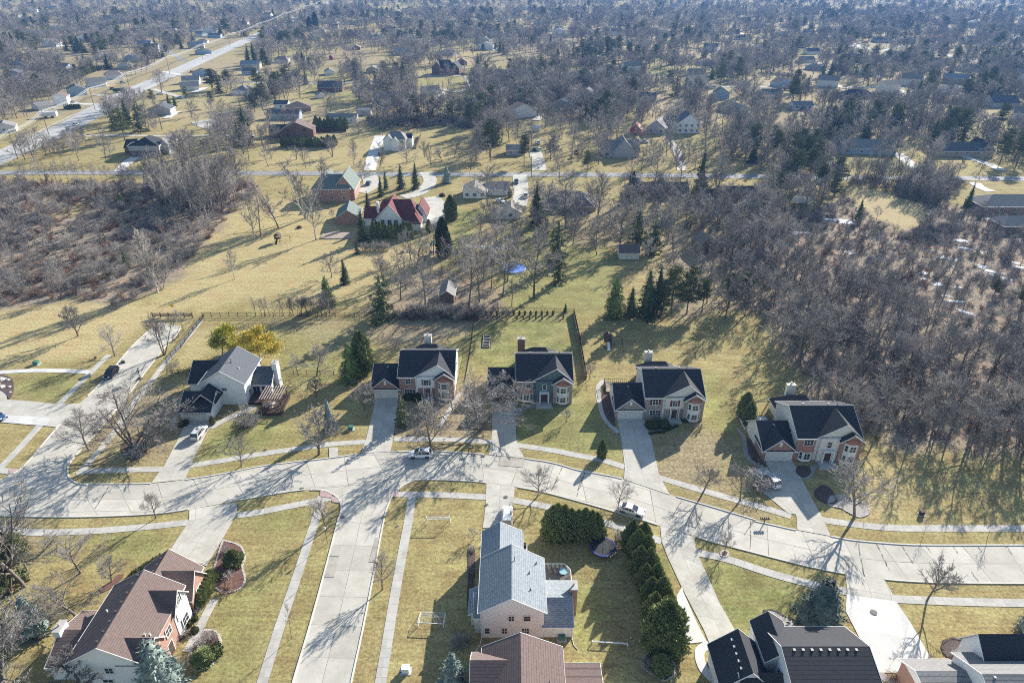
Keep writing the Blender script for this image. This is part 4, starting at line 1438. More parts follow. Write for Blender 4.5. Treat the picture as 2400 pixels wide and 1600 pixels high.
for c, x, yb, yt, k, lb, wf in (
        ('M2', 550, 832, 340, 'pale1', 'tall pale tree on the slope right of the wooden play tower', 1.1), ('M2', 460, 632, 40, 'pale2', 'large pale tree left of the green-roofed brick house', 1.3),
        ('M2', 205, 720, 370, 'round3', 'dark bare tree by the thicket left of the play tower', 1.2), ('M2', 45, 802, 230, 'slim', 'slim dark trunk left of the play tower', 1.0),
        ('M2', 695, 1178, 920, 'round2', 'bare tree left of the small spruce in the tan yard', 1.1), ('M2', 1185, 1255, 920, 'multi', 'bare tree rising behind the big loose pine', 1.1),
        ('M2', 1555, 1440, 970, 'big', 'broad bare tree above the leaf-covered ground left of the plank shed', 1.0), ('M2', 1955, 1485, 790, 'tall2', 'tall bare tree right of the plank shed', .9),
        ('M2', 2052, 1402, 770, 'tall3', 'tall bare tree, second of the grove right of the plank shed', .9), ('M2', 2160, 1285, 900, 'tall1', 'tall bare tree, third of the grove right of the plank shed', 1.0),
        ('M2', 2210, 1140, 780, 'tall3', 'tall bare tree at the back of the grove by the blue pool cover', 1.0), ('M2', 2270, 1350, 760, 'tall2', 'tall bare tree in front of the blue pool cover', 1.0), ('M2', 1685, 1230, 1050, 'vase2', 'small bare tree left of the plank shed', 1.0),
        ('M2', 1720, 1040, 780, 'slim', 'slim bare tree below the gazebo', 1.0), ('M2', 1000, 272, 70, 'round2', 'bare tree on the lawn by the driveway of the green-roofed house', 1.0),
        ('T2', 1385, 1510, 1260, 'round2', 'bare tree at the front corner of the tall white house', 1.1), ('M2', 2130, 515, 130, 'big', 'large bare tree in front of the white ranch house', 1.0),
        ('M2', 700, 640, 540, 'vase2', 'small bare tree beside the low brick barn', 1.0),
        ('M3', 200, 1365, 660, 'bigdark', 'very dense bare tree right of the blue pool cover', 0.95), ('M3', 495, 725, 190, 'big', 'large bare tree before the brown-roofed ranch house', 1.0),
        ('M3', 790, 612, 180, 'bigdark', 'dense dark bare tree right of the brown-roofed ranch house', 0.9), ('M3', 985, 925, 500, 'bigdark', 'dark bare tree left of the small cream cottage', 1.0),
        ('M3', 1735, 785, 400, 'bigdark', 'dense bare tree left of the brown playhouse shed', 0.95), ('M3', 550, 800, 590, 'round3', 'smaller bare tree in the lawn below the brown-roofed ranch', 1.0),
        ('M3', 1300, 900, 420, 'pale2', 'big pale-twigged tree beside the cream shed', 1.5), ('M3', 1430, 860, 380, 'pale1', 'pale-twigged tree right of the one by the cream shed', 1.4),
        ('M3', 1315, 293, -10, 'big', 'bare tree on the verge of the far street, in front of the gabled ranch', .9), ('M3', 1545, 305, 10, 'tall1', 'bare tree left of the tall dark spruce', 1.0), ('M3', 1105, 250, 60, 'round2', 'bare tree beyond the far street in front of the gabled ranch', 1.0),
        ('M3', 430, 300, 60, 'big', 'spreading bare tree beside the far street', 1.0), ('M3', 1990, 1160, 900, 'round3', 'bare tree below the brown playhouse shed', 1.2), ('M3', 1900, 330, 40, 'big', 'wide bare tree right of the tall dark spruce', 1.1),
        ('T2', 2020, 1450, 1270, 'big', 'wide dark bare tree left of the far pine', 1.2), ('T1', 1490, 870, 620, 'big', 'wide bare tree beside the main road', 1.1), ('T1', 1490, 1195, 860, 'tall2', 'bare tree between the main road and the golden lawn', .9),
        ('T1', 1980, 1190, 860, 'pale1', 'pale bare tree by the lawn beyond the brick house', 1.0), ('T1', 2080, 1310, 960, 'tall3', 'bare tree right of the pale one beyond the brick house', 1.0), ('T2', 1210, 820, 480, 'tall2', 'tall dark bare tree in the far yards', 1.2),
        ('T2', 930, 820, 520, 'tall1', 'tall dark bare tree left of its twin in the far yards', 1.1), ('T2', 1775, 840, 540, 'tall3', 'bare tree before the dark brick mansion', 1.0), ('T2', 1910, 800, 560, 'slim', 'slim bare tree right of the dark brick mansion', 1.0),
        ('T2', 1585, 840, 590, 'slim', 'slim bare tree left of the dark brick mansion', 1.0), ('T3', 1290, 1080, 850, 'tall3', 'bare tree above the gabled ranch', 1.0), ('T3', 1420, 1280, 960, 'tall2', 'bare tree left of the white gambrel house', 1.1), ('T3', 1775, 1365, 1030, 'tall1', 'bare tree before the white gambrel house', 1.1),
        ('M4', 490, 480, 200, 'tall2', 'crooked bare tree above the white trailer', 1.2), ('M4', 810, 270, 60, 'tall2', 'leaning dark bare tree beside the far street', .9), ('M4', 1060, 240, 60, 'tall1', 'leaning bare tree before the long ranch driveway', .9), ('M4', 1740, 250, 60, 'bigdark', 'stout bare tree before the blue-shaded ranch', .8),
        ('M4', 1620, 1340, 900, 'tall2', 'tall leaning bare tree amid snow patches in the right wood', 1.0), ('M4', 1030, 760, 640, 'wide', 'crooked low tree at the foot of the dry meadow', 1.2)):
    T_(c, x, yb, yt, k, lb, wf)
for i in range(15):
    x = 1500 + i * 57
    T_('M2' if x < 2352 else 'M3', x if x < 2352 else x - 2352, 1568 - 40 + (i % 3) * 14, 1400 + (i * 37) % 60, 'round3' if i % 2 else 'multi', 'bare scrubby tree in the belt behind the rear fence', 1.3, 'scrub trees behind the rear fence')
for i in range(17):
    x = 50 + i * 42 + (i * 29) % 17
    T_('M2', x - 50, 1530, 1330 + (i * 37) % 50, 'slim', 'slim grey tree in the screen along the rear fence of the pergola house', 1.5, 'screen of slim trees along the rear fence')
for x in (280, 360, 410, 470, 540):
    T_('M2', x + 60, 1515, 1330, 'vase1', 'low vase-shaped tree in the screen along the rear fence', 1.0, 'low vase trees along the rear fence')
# evergreens
for c, x, yb, yt, k, lb, wf in (
        ('F', 1330, 600, 310, 'bright', 'pale green spruce in front of the dark arborvitae', 1.05), ('F', 1415, 545, 235, 'cedar1', 'tall dark arborvitae behind the pale green spruce', 1.0), ('F', 1175, 960, 730, 'blue', 'small blue spruce behind the dense dark street tree', .7),
        ('F', 1705, 930, 680, 'loose', 'ragged dark evergreen right of the brick garage door', .8), ('G', 1757, 1165, 1035, 'cedar2', 'small arborvitae beside the footpath before the third brick house', 1.2),
        ('H', 1235, 720, 530, 'cedar1', 'dark arborvitae pair at the rear deck of the last brick house', 1.15), ('H', 1265, 770, 600, 'cedar2', 'shorter arborvitae before the rear deck of the last brick house', 1.2),
        ('D', 925, 1075, 750, 'bluedark', 'big round blue spruce beside the bright driveway', 1.0), ('D', 2380, 1120, 900, 'blue', 'blue spruce cut by the right edge', 1.0), ('A', 270, 1200, 910, 'blue', 'blue spruce left of the brown-roofed house chimney', 1.0), ('A', 1215, 1640, 1235, 'blue', 'big pale blue spruce at the front of the brown-roofed house', 1.15),
        ('B', 1455, 1620, 1335, 'blue', 'pale blue spruce at the bottom between the two streets of lawn', 1.0), ('A', 200, 740, 470, 'pine1', 'green pine at the left edge by the footpath', 1.0), ('A', 90, 800, 330, 'loose', 'dark loose evergreen at the left edge', .9), ('A', -40, 1000, 600, 'loose', 'evergreen cut by the left edge', 1.0),
        ('A', -60, 1250, 850, 'spruce1', 'dark spruce cut by the left edge', 1.0), ('F', 380, 440, 225, 'yellow', 'yellow-green tree behind the white house, left of the two', 1.25), ('F', 665, 475, 235, 'gold', 'golden tree behind the white house, right of the two', 1.15), ('F', 500, 400, 280, 'yellow', 'small yellow-green tree between the two behind the white house', 1.2),
        ('M2', 1335, 362, 125, 'spruce1', 'dark spruce on the island lawn, left of the pair', .95), ('M2', 1470, 362, 100, 'spruce1', 'dark spruce on the island lawn, right of the pair', .85), ('M2', 1755, 310, 145, 'blue', 'spruce left of the white ranch house', 1.1), ('M2', 1150, 435, 230, 'spruce1', 'bushy spruce behind the red-roofed house', .8), ('M2', 1195, 370, 190, 'spruce2', 'spruce at the end of the green-roofed house drive', .9),
        ('M2', 1040, 660, 380, 'spruce2', 'tall narrow spruce left of the red-roofed house', 1.0), ('M2', 985, 850, 540, 'spruce2', 'tall spruce at the left end of the arborvitae screen', 1.25), ('M2', 935, 960, 820, 'loose', 'lower dark spruce below the arborvitae screen', 1.0), ('M2', 820, 1232, 990, 'spruce1', 'small spruce alone in the tan yard', .95), ('M2', 660, 1430, 1150, 'bright', 'green cedar above the rear fence', .95), ('M2', 680, 1500, 1300, 'round3', 'bare bush at the foot of the green cedar', 1.2),
        ('M2', 1165, 1568, 1110, 'loose', 'big loose grey-green pine above the rear fence', 1.15), ('M2', 1790, 650, 420, 'cedar2', 'dark cedar column right of the red-roofed house', 1.3), ('M2', 1830, 570, 470, 'cedar3', 'rounded cedar right of the red-roofed house drive', .5), ('M2', 1725, 985, 620, 'column', 'dark tall evergreen behind the gazebo', 1.3), ('M2', 1700, 720, 610, 'round3', 'bare bush at the parked car by the red-roofed house', 1.0),
        ('M3', 225, 700, 285, 'spruce1', 'large dark spruce right of the white garage', .95), ('M3', 300, 760, 560, 'loose', 'loose evergreen beneath the large dark spruce', 1.2), ('M3', 1070, 485, 195, 'spruce1', 'dark spruce left of the dark-roofed ranch', .8), ('M3', 1115, 300, 200, 'column', 'narrow dark column cedar by the far street', 1.2), ('M3', 1725, 395, -10, 'spruce1', 'tallest dark spruce beside the far street', .9), ('M3', 1650, 500, 350, 'loose', 'dark evergreen below the tallest spruce', 1.2),
        ('M3', 940, 1535, 1145, 'bright', 'light green spruce at the left of the evergreen clump', 1.05), ('M3', 1090, 1530, 1245, 'spruce1', 'dark spruce second in the evergreen clump', 1.1), ('M3', 1235, 1535, 1070, 'spruce1', 'tallest dark spruce of the evergreen clump', 1.15), ('M3', 1330, 1500, 1040, 'spruce2', 'narrow dark spruce at the right of the evergreen clump', 1.0), ('M3', 1380, 1520, 1210, 'pine1', 'low pine at the foot of the evergreen clump', 1.0),
        ('M3', 1460, 1500, 1085, 'pine2', 'white pine with bare lower trunk, first of the row', 1.1), ('M3', 1605, 1505, 1085, 'pine1', 'white pine with bare lower trunk, second of the row', 1.05), ('M3', 1740, 1500, 1200, 'pine2', 'white pine with bare lower trunk, third and smallest of the row', 1.1), ('M3', 1990, 1450, 1150, 'pine1', 'white pine at the corner of the right wood', 1.25), ('M3', 2130, 1430, 1140, 'pine2', 'white pine just inside the right wood', 1.2),
        ('M3', 1150, 860, 540, 'loose', 'dark evergreen left of the big pale-twigged tree', 1.3), ('M3', 1290, 960, 620, 'loose', 'evergreen behind the cream shed', 1.2), ('M3', 420, 1060, 620, 'loose', 'evergreen behind the very dense bare tree', 1.0), ('M3', 430, 1230, 900, 'loose', 'lower evergreen right of the very dense bare tree', .9), ('M3', 490, 1500, 1410, 'spruce2', 'tiny spruce on the lawn left of the evergreen clump', 1.2),
        ('T2', 2150, 1440, 1100, 'pine1', 'broad white pine on the bare lot', 1.3), ('T3', 110, 1520, 1240, 'pine2', 'pine beside the grey garage', 1.0), ('T3', 690, 1568, 1380, 'pine1', 'scraggly pine right of the plank arch', 1.0), ('T1', 1150, 1290, 1000, 'pine1', 'wide pine behind the dark-roofed brick house', 1.3), ('T1', 1050, 1200, 1010, 'loose', 'pine left of the wide one behind the brick house', 1.0), ('T1', 1270, 1080, 900, 'spruce2', 'spruce behind the wide pine by the road', 1.2),
        ('T1', 1560, 990, 850, 'spruce1', 'spruce by the road, left of its neighbour', 1.0), ('T1', 1610, 980, 870, 'spruce1', 'spruce by the road, right of its neighbour', 1.0), ('T1', 2145, 1345, 1240, 'cedar2', 'round-topped cedar on the far lawn', 1.4), ('T1', 2270, 1330, 950, 'spruce1', 'large dark spruce beyond the poplars', 1.1), ('T1', 2200, 1310, 1100, 'loose', 'dark evergreen beside the large spruce', 1.0), ('T1', 2290, 600, 390, 'spruce1', 'very tall spruce beside the side road', .9), ('T1', 2345, 610, 370, 'spruce2', 'very tall spruce beside its twin by the side road', .9),
        ('T2', 460, 780, 630, 'spruce1', 'spruce left of the blue-grey roofed house', 1.1), ('T2', 165, 840, 690, 'column', 'dark cedar left of the far spruce', 2.0), ('T2', 500, 290, 150, 'column', 'dark column conifer, first of three far off', 1.4), ('T2', 550, 270, 110, 'column', 'dark column conifer, second of three far off', 1.4), ('T2', 610, 205, 100, 'spruce1', 'far conifer right of the three columns', .9), ('T2', 2110, 740, 580, 'pine1', 'dark pine right of the brick mansion', 1.2),
        ('T3', 270, 740, 530, 'pine1', 'dark pine, left of the big pair in the far yards', 1.1), ('T3', 370, 740, 550, 'pine1', 'dark pine, right of the big pair in the far yards', 1.1), ('T4', 1205, 1150, 930, 'spruce2', 'tall spruce in the far right wood', 1.2), ('T4', 510, 1430, 1230, 'spruce1', 'spruce by the parked dark car', .9),
        ('T4', 210, 1540, 1220, 'pine1', 'tall pine, first of the group of three by the far street', .9), ('T4', 330, 1568, 1260, 'pine2', 'tall pine, second of the group of three by the far street', .9), ('T4', 430, 1568, 1260, 'pine1', 'tall pine, third of the group of three by the far street', .9), ('T4', 2130, 1500, 1190, 'pine1', 'big pine at the right by the blue-shaded ranch', 1.1), ('T4', 2280, 1520, 1200, 'pine2', 'big pine nearest the right edge by the far street', 1.1),
        ('M4', 1830, 540, 290, 'spruce2', 'spruce left of the brick ranch at the right', .8), ('M4', 820, 670, 450, 'spruce2', 'dark spruce at the edge of the dry meadow', 1.1), ('M4', 1250, 1400, 1270, 'loose', 'small pine in the middle of the right wood', 1.2), ('M4', 2070, 1350, 1200, 'pine1', 'pine near the snow patches in the right wood', 1.2), ('M4', 2310, 1500, 1250, 'pine2', 'pine at the right edge of the right wood', 1.2),
        ('M1', 1120, 500, 390, 'bright', 'small green cedar in the upper left wood', 1.3), ('M1', 1170, 1090, 920, 'loose', 'dark evergreen in the lower left wood', 1.1), ('T1', 740, 265, 110, 'spruce1', 'far dark spruce, left of a pair near the top', 1.1), ('T1', 790, 260, 130, 'spruce1', 'far dark spruce, right of a pair near the top', 1.3), ('T1', 60, 560, 360, 'loose', 'dark pine near the upper left edge', 1.6), ('T1', 600, 780, 610, 'loose', 'dark broad evergreen left of the road houses', 1.4), ('T1', 1000, 640, 480, 'spruce1', 'spruce behind the road houses', 1.3),
        ('T1', 1350, 600, 440, 'pine1', 'pine behind the road houses', 1.2), ('T3', 1590, 880, 700, 'loose', 'round dark evergreen in the far right yards', 1.3), ('T3', 2130, 880, 700, 'loose', 'broad dark evergreen in the far right yards', 1.5), ('T3', 1720, 260, 120, 'loose', 'dark conifer beyond the far houses', 1.3)):
    T_(c, x, yb, yt, k, lb, wf)
# screens and hedges: each plant its own object
HB = [(765, 495, 240), (800, 500, 225), (850, 500, 235), (900, 500, 262), (950, 500, 268), (1000, 505, 258), (1050, 505, 275), (1085, 500, 290)]
for i, (x, yb, yt) in enumerate(HB):
    T_('C', x, yb, yt + 25, 'cedar3', 'dark arborvitae in the block hedge left of the trampoline', .72, 'arborvitae of the block hedge')
HD = [(1345, 585, 370, 1), (1425, 600, 385, .9), (1385, 665, 440, 1), (1450, 690, 480, .95), (1400, 770, 560, 1.0), (1470, 790, 575, .95), (1440, 880, 690, 1.0), (1520, 900, 690, 1), (1480, 1000, 790, 1), (1560, 1020, 790, 1.0), (1610, 1060, 880, .8), (1500, 1130, 900, .9), (1590, 1180, 930, 1.0)]
for i, (x, yb, yt, w) in enumerate(HD):
    T_('C', x, yb, yt, 'cedar3', 'arborvitae in the slanting row right of the trampoline', .72 * w, 'arborvitae of the slanting row')
T_('C', 1585, 1310, 960, 'cedar3', 'largest arborvitae, at the near end of the slanting row', .85)
for i in range(13):
    T_('M2', 1085 + i * 28, 812 - (i % 2) * 22, 655 + (i * 31) % 28 + (20 if i in (4, 5) else 0), 'cedar2', 'tall narrow arborvitae in the screen before the red-roofed house', 1.0, 'arborvitae screen of the red-roofed house')
T_('M2', 1590, 765, 640, 'cedar2', 'single arborvitae at the turret of the red-roofed house', 1.1)
for i in range(26):
    T_('T2', 250 + i * 19, 1350 - (i % 2) * 12, 1250 + (i * 37) % 28 - (15 if i > 20 else 0), 'cedar2', 'arborvitae in the long hedge before the big brown house', 1.3, 'long far arborvitae hedge')
for i in range(8):
    T_('T2', 560 + i * 38, 1185, 1060 + (i % 3) * 14, 'cedar3', 'dark bushy evergreen in the row before the long white shed', .7, 'evergreens before the long white shed')
for i in range(17):
    T_('T1', 710 + i * 19, 720 - i * 7, 590 - i * 1 + (i * 29) % 30, 'cedar2', 'dark arborvitae in the row behind the road houses', 1.2, 'arborvitae row behind the road houses')
for i in range(9):
    T_('T1', 600 + i * 17, 1000, 955, 'cedar2', 'little round shrub in the strip by the road house drive', 1.3, 'small shrubs by the road house drive')
for i in range(14):
    T_('G', 865 + i * 41, 118 + (i % 2) * 2, 85, 'cedar1', 'young arborvitae in the row inside the rear fence', 1.0, 'young arborvitae along the rear fence')
for i in range(5):
    T_('G', 1135 + i * 46, 150, 128, 'cedar1', 'tiny young arborvitae in the second row inside the rear fence', 1.1, 'second row of young arborvitae')
T_('G', 1475, 145, 115, 'cedar2', 'little arborvitae at the right end of the rear fence rows')
T_('G', 1490, 88, 30, 'spruce2', 'young spruce just beyond the rear fence', 1.0)
for c, x, yb, yt, k, lb, wf in (
        ('A', 1720, 695, 590, 'cedar3', 'green globe shrub at the tip of the driveway bed', 1.3), ('A', 1670, 600, 520, 'paleshrub', 'pale bare shrub by the driveway bed', 1.1), ('A', 1680, 790, 720, 'paleshrub', 'pale bare shrub below the green globe', 1.3), ('A', 1690, 880, 810, 'redshrub', 'reddish twiggy shrub at the bed edge', 1.5),
        ('A', 1385, 1140, 1090, 'shrub', 'green globe shrub by the front walk', 1.0), ('A', 1360, 1210, 1130, 'bareshrub', 'grey bare shrub by the front walk', 1.0), ('A', 1430, 1190, 1140, 'shrub', 'second green globe by the front walk', 1.0), ('A', 1510, 1280, 1180, 'bareshrub', 'large grey bare shrub in the lower bed', 1.3), ('A', 1560, 1250, 1180, 'bareshrub', 'grey bare shrub at the edge of the lower bed', 1.1),
        ('A', 1500, 1400, 1330, 'cedar3', 'low green juniper in the lower bed', 2.2), ('A', 1560, 1350, 1270, 'shrub', 'green globe shrub in the lower bed', 1.4), ('A', 1450, 1050, 1000, 'bareshrub', 'small bare shrub at the end of the hedge', 1.0), ('A', 1435, 1100, 1060, 'shrub', 'bright green shrub near the front door', .9),
        ('E', 1350, 925, 870, 'shrub', 'dark clipped shrub at the left of the white garage', 1.2), ('E', 1565, 920, 860, 'cedar2', 'dark small cedar at the right of the white garage', 1.5), ('F', 590, 930, 840, 'bareshrub', 'dark bare shrub by the pergola steps', 1.6), ('F', 540, 935, 850, 'bareshrub', 'bare shrub left of the pergola shrub', 1.2),
        ('G', 340, 730, 670, 'shrub', 'dark shrub under the front windows of the first brick house', 1.3), ('G', 400, 740, 670, 'shrub', 'rounded shrub near the door of the first brick house', 1.0), ('G', 620, 740, 680, 'bareshrub', 'bare shrub below the bay of the first brick house', 1.2),
        ('H', 560, 780, 720, 'shrub', 'clipped oval shrub, left half of the bed by the third brick house', 1.6), ('H', 640, 780, 715, 'shrub', 'clipped oval shrub, right half of the bed by the third brick house', 1.5), ('H', 600, 730, 690, 'paleshrub', 'pale twiggy shrub inside the clipped hedge', 1.2), ('H', 910, 800, 730, 'paleshrub', 'pale bare shrub at the right corner of the third brick house', 1.0),
        ('H', 800, 740, 705, 'shrub', 'low shrub below the bay of the third brick house', 1.4), ('H', 870, 735, 705, 'shrub', 'low shrub right of the bay of the third brick house', 1.2), ('H', 1330, 1230, 1090, 'bareshrub', 'bare bush beside the white SUV on the pad', 1.6), ('H', 1350, 1050, 1000, 'redshrub', 'small red-brown shrub at the garage corner of the last brick house', 1.0),
        ('H', 1310, 1020, 980, 'redshrub', 'small shrub in the side bed of the last brick house', 1.0), ('C', 1560, 1480, 1360, 'cedar3', 'grey-green globe shrub in the dark bed at the bottom', 1.1), ('C', 1250, 520, 430, 'bareshrub', 'bare dark bush at the top of the slanting row', 1.3), ('C', 1480, 1440, 1370, 'bareshrub', 'dark low bush in the bed at the bottom', 1.8),
        ('B', 1590, 600, 560, 'bareshrub', 'dark twiggy shrub in the shaded bed of the grey-roofed house', 1.3), ('B', 1580, 760, 700, 'bareshrub', 'dark shrub in the long shaded bed of the grey-roofed house', 1.3), ('B', 1500, 1300, 1250, 'paleshrub', 'frosty bare shrub in the shade by the pale spruce', 1.6), ('B', 1560, 1250, 1180, 'paleshrub', 'bare shrub against the shaded wall of the grey-roofed house', 1.4),
        ('D', 1440, 1440, 1390, 'redshrub', 'red-brown grass clump at the corner by the bright driveway', 1.4), ('D', 1880, 1270, 1220, 'bareshrub', 'brown bare shrub in the oval bed at the right', 1.0), ('E', 985, 1150, 1060, 'bareshrub', 'dark bare shrubs under the large corner tree', 2.2), ('E', 700, 440, 410, 'redshrub', 'little reddish sapling by the left footpath', 1.0),
        ('T3', 350, 1370, 1310, 'cedar2', 'small cedar by the far driveway, left of two', 1.2), ('T3', 378, 1380, 1325, 'cedar2', 'small cedar by the far driveway, right of two', 1.2), ('M2', 1710, 430, 385, 'shrub', 'dark globe shrub by the driveway of the white ranch', 1.3), ('M3', 15, 520, 470, 'cedar1', 'cedar by the white garage', 1.3), ('M3', -20, 440, 360, 'cedar2', 'narrow cedar beside the parked cars of the white garage', 1.4)):
    T_(c, x, yb, yt, k, lb, wf)
for i in range(7):
    T_('A', 1470 + i * 14, 985 - i * 28, 905 - i * 28, 'cedar3', 'rounded segment of the clipped green hedge along the brick front', 1.35, 'clipped hedge of the brown-roofed house')
for i in range(6):
    T_('A', 985 + i * 38, 775 - i * 24, 735 - i * 24, 'shrub', 'green shrub in the row at the side of the brown-roofed house', 1.3, 'green shrubs by the side wall')
for i in range(9):
    T_('H', 545 + i * 24, 835 - int(12 * math.sin(i * .5)) - (i - 4 if i > 4 else 0) * 16, 815 - int(12 * math.sin(i * .5)) - (i - 4 if i > 4 else 0) * 16, 'shrub', 'low clipped shrub edging the front walk of the third brick house', 1.2, 'low hedge of the third brick house')
for i in range(6):
    T_('M2', 1000 + i * 42, 925, 800 + (i % 2) * 20, 'paleshrub', 'pale twiggy bush below the arborvitae screen', 1.0, 'pale bushes below the arborvitae screen')
# ------------------------------------------------------------------ houses
def shingle(name, col, var=0.22):
    return line_mat(name, col, tuple(v * 0.62 for v in col), 2, 0.16, 0.035, 0.9, var, nscale=2.6)
R_DARK = shingle('charcoal_shingle', (0.048, 0.050, 0.058))
R_DARK2 = shingle('black_blue_shingle', (0.040, 0.043, 0.052))
R_BLUE = shingle('slate_grey_shingle', (0.105, 0.115, 0.135))
R_FROST = shingle('pale_blue_grey_shingle', (0.250, 0.280, 0.310), 0.35)
R_BROWN = shingle('brown_shingle', (0.165, 0.122, 0.112))
R_PINK = shingle('rosy_brown_shingle', (0.165, 0.120, 0.112))
R_GREY = shingle('grey_shingle', (0.23, 0.225, 0.225))
R_GREEN = shingle('grey_green_shingle', (0.155, 0.195, 0.180))
R_RED = shingle('red_shingle', (0.155, 0.050, 0.050), .35)
R_TAN = shingle('tan_shingle', (0.245, 0.215, 0.190))
def siding(name, col, var=0.06):
    return line_mat(name, col, tuple(v * 0.80 for v in col), 2, 0.15, 0.03, 0.75, var, nscale=0.6)
W_WHITE = siding('white_siding', (0.78, 0.78, 0.78))
W_CREAM = siding('cream_siding', (0.70, 0.665, 0.61))
W_BEIGE = siding('beige_siding', (0.56, 0.52, 0.46))
W_BLUEG = siding('blue_grey_siding', (0.115, 0.165, 0.185))
W_GREY = siding('grey_siding', (0.40, 0.40, 0.41))
W_TAN = siding('tan_siding', (0.42, 0.36, 0.29))
W_BROWN = siding('brown_board', (0.17, 0.12, 0.09))
W_BARN = siding('red_barn_board', (0.30, 0.045, 0.04))
W_BLUE = siding('light_blue_siding', (0.33, 0.42, 0.52))
B_RED = line_mat('red_brick', (0.33, 0.145, 0.105), (0.42, 0.36, 0.31), 0, 1, 0.012, 0.9, 0.2, (0.24, 0.11, 0.085), brick=(1, 0.22, 0.075))
B_ORANGE = line_mat('orange_brick', (0.33, 0.165, 0.12), (0.42, 0.35, 0.30), 0, 1, 0.010, 0.9, 0.18, (0.30, 0.12, 0.08), brick=(1, 0.22, 0.075))
B_MIX = line_mat('mottled_brick', (0.36, 0.29, 0.25), (0.45, 0.42, 0.38), 0, 1, 0.014, 0.9, 0.25, (0.20, 0.15, 0.135), brick=(1, 0.3, 0.10))
B_DARK = line_mat('dark_brick', (0.17, 0.085, 0.075), (0.25, 0.2, 0.18), 0, 1, 0.010, 0.9, 0.2, (0.11, 0.06, 0.055), brick=(1, 0.22, 0.075))
TRIM = mat('white_trim', (0.72, 0.71, 0.70), 0.6, 0.04, 1.0)
TRIM_D = mat('dark_trim', (0.10, 0.085, 0.08), 0.6, 0.1, 1.0)
TRIM_C = mat('cream_trim', (0.60, 0.54, 0.46), 0.6, 0.05, 1.0)
GLASS = mat('window_glass', (0.030, 0.036, 0.045), 0.08, 0.3, 0.8, spec=0.9)
SHUT = mat('red_shutter', (0.15, 0.03, 0.035), 0.7, 0.1, 1)
SHUT2 = mat('grey_shutter', (0.13, 0.13, 0.15), 0.7, 0.1, 1)
COPPER = mat('copper_roof', (0.50, 0.21, 0.13), 0.45, 0.25, 1.5, metal=0.3)
GDOOR = line_mat('garage_door_paint', (0.62, 0.60, 0.57), (0.42, 0.41, 0.39), 2, 0.53, 0.03, 0.6, 0.05)
GDOOR_D = line_mat('dark_garage_door', (0.10, 0.055, 0.045), (0.05, 0.03, 0.03), 2, 0.53, 0.03, 0.6, 0.1)
DOOR_M = mat('front_door_paint', (0.085, 0.05, 0.045), 0.5, 0.1, 1)
STONEC = mat('porch_concrete', (0.44, 0.43, 0.41), 0.9, 0.12, 1.5)
VENT_M = mat('roof_vent_metal', (0.42, 0.40, 0.38), 0.6, 0.1, 2)
PIPE_M = mat('vent_pipe', (0.06, 0.06, 0.065), 0.7, 0.1, 2)

_wm = {}
FACE = {'S': 0.0, 'E': PI / 2, 'N': PI, 'W': -PI / 2}

def win_mesh(w, h, nx_, nz_, frame):
    key = (round(w, 2), round(h, 2), nx_, nz_, frame.name)
    if key not in _wm:
        f = MB()
        t = 0.10
        f.box(-w / 2 - t, w / 2 + t, -0.07, 0, -t, 0).box(-w / 2 - t, w / 2 + t, -0.07, 0, h, h + t)
        f.box(-w / 2 - t, -w / 2, -0.07, 0, 0, h).box(w / 2, w / 2 + t, -0.07, 0, 0, h)
        for i in range(1, nx_):
            x = -w / 2 + w * i / nx_
            f.box(x - 0.03, x + 0.03, -0.055, -0.012, 0, h)
        for i in range(1, nz_):
            z = h * i / nz_
            f.box(-w / 2, w / 2, -0.05, -0.014, z - 0.03, z + 0.03)
        p = MB().box(-w / 2 - 0.02, w / 2 + 0.02, -0.032, -0.004, -0.02, h + 0.02)
        _wm[key] = (f.mesh('window', [frame]), p.mesh('pane', [GLASS]))
    return _wm[key]

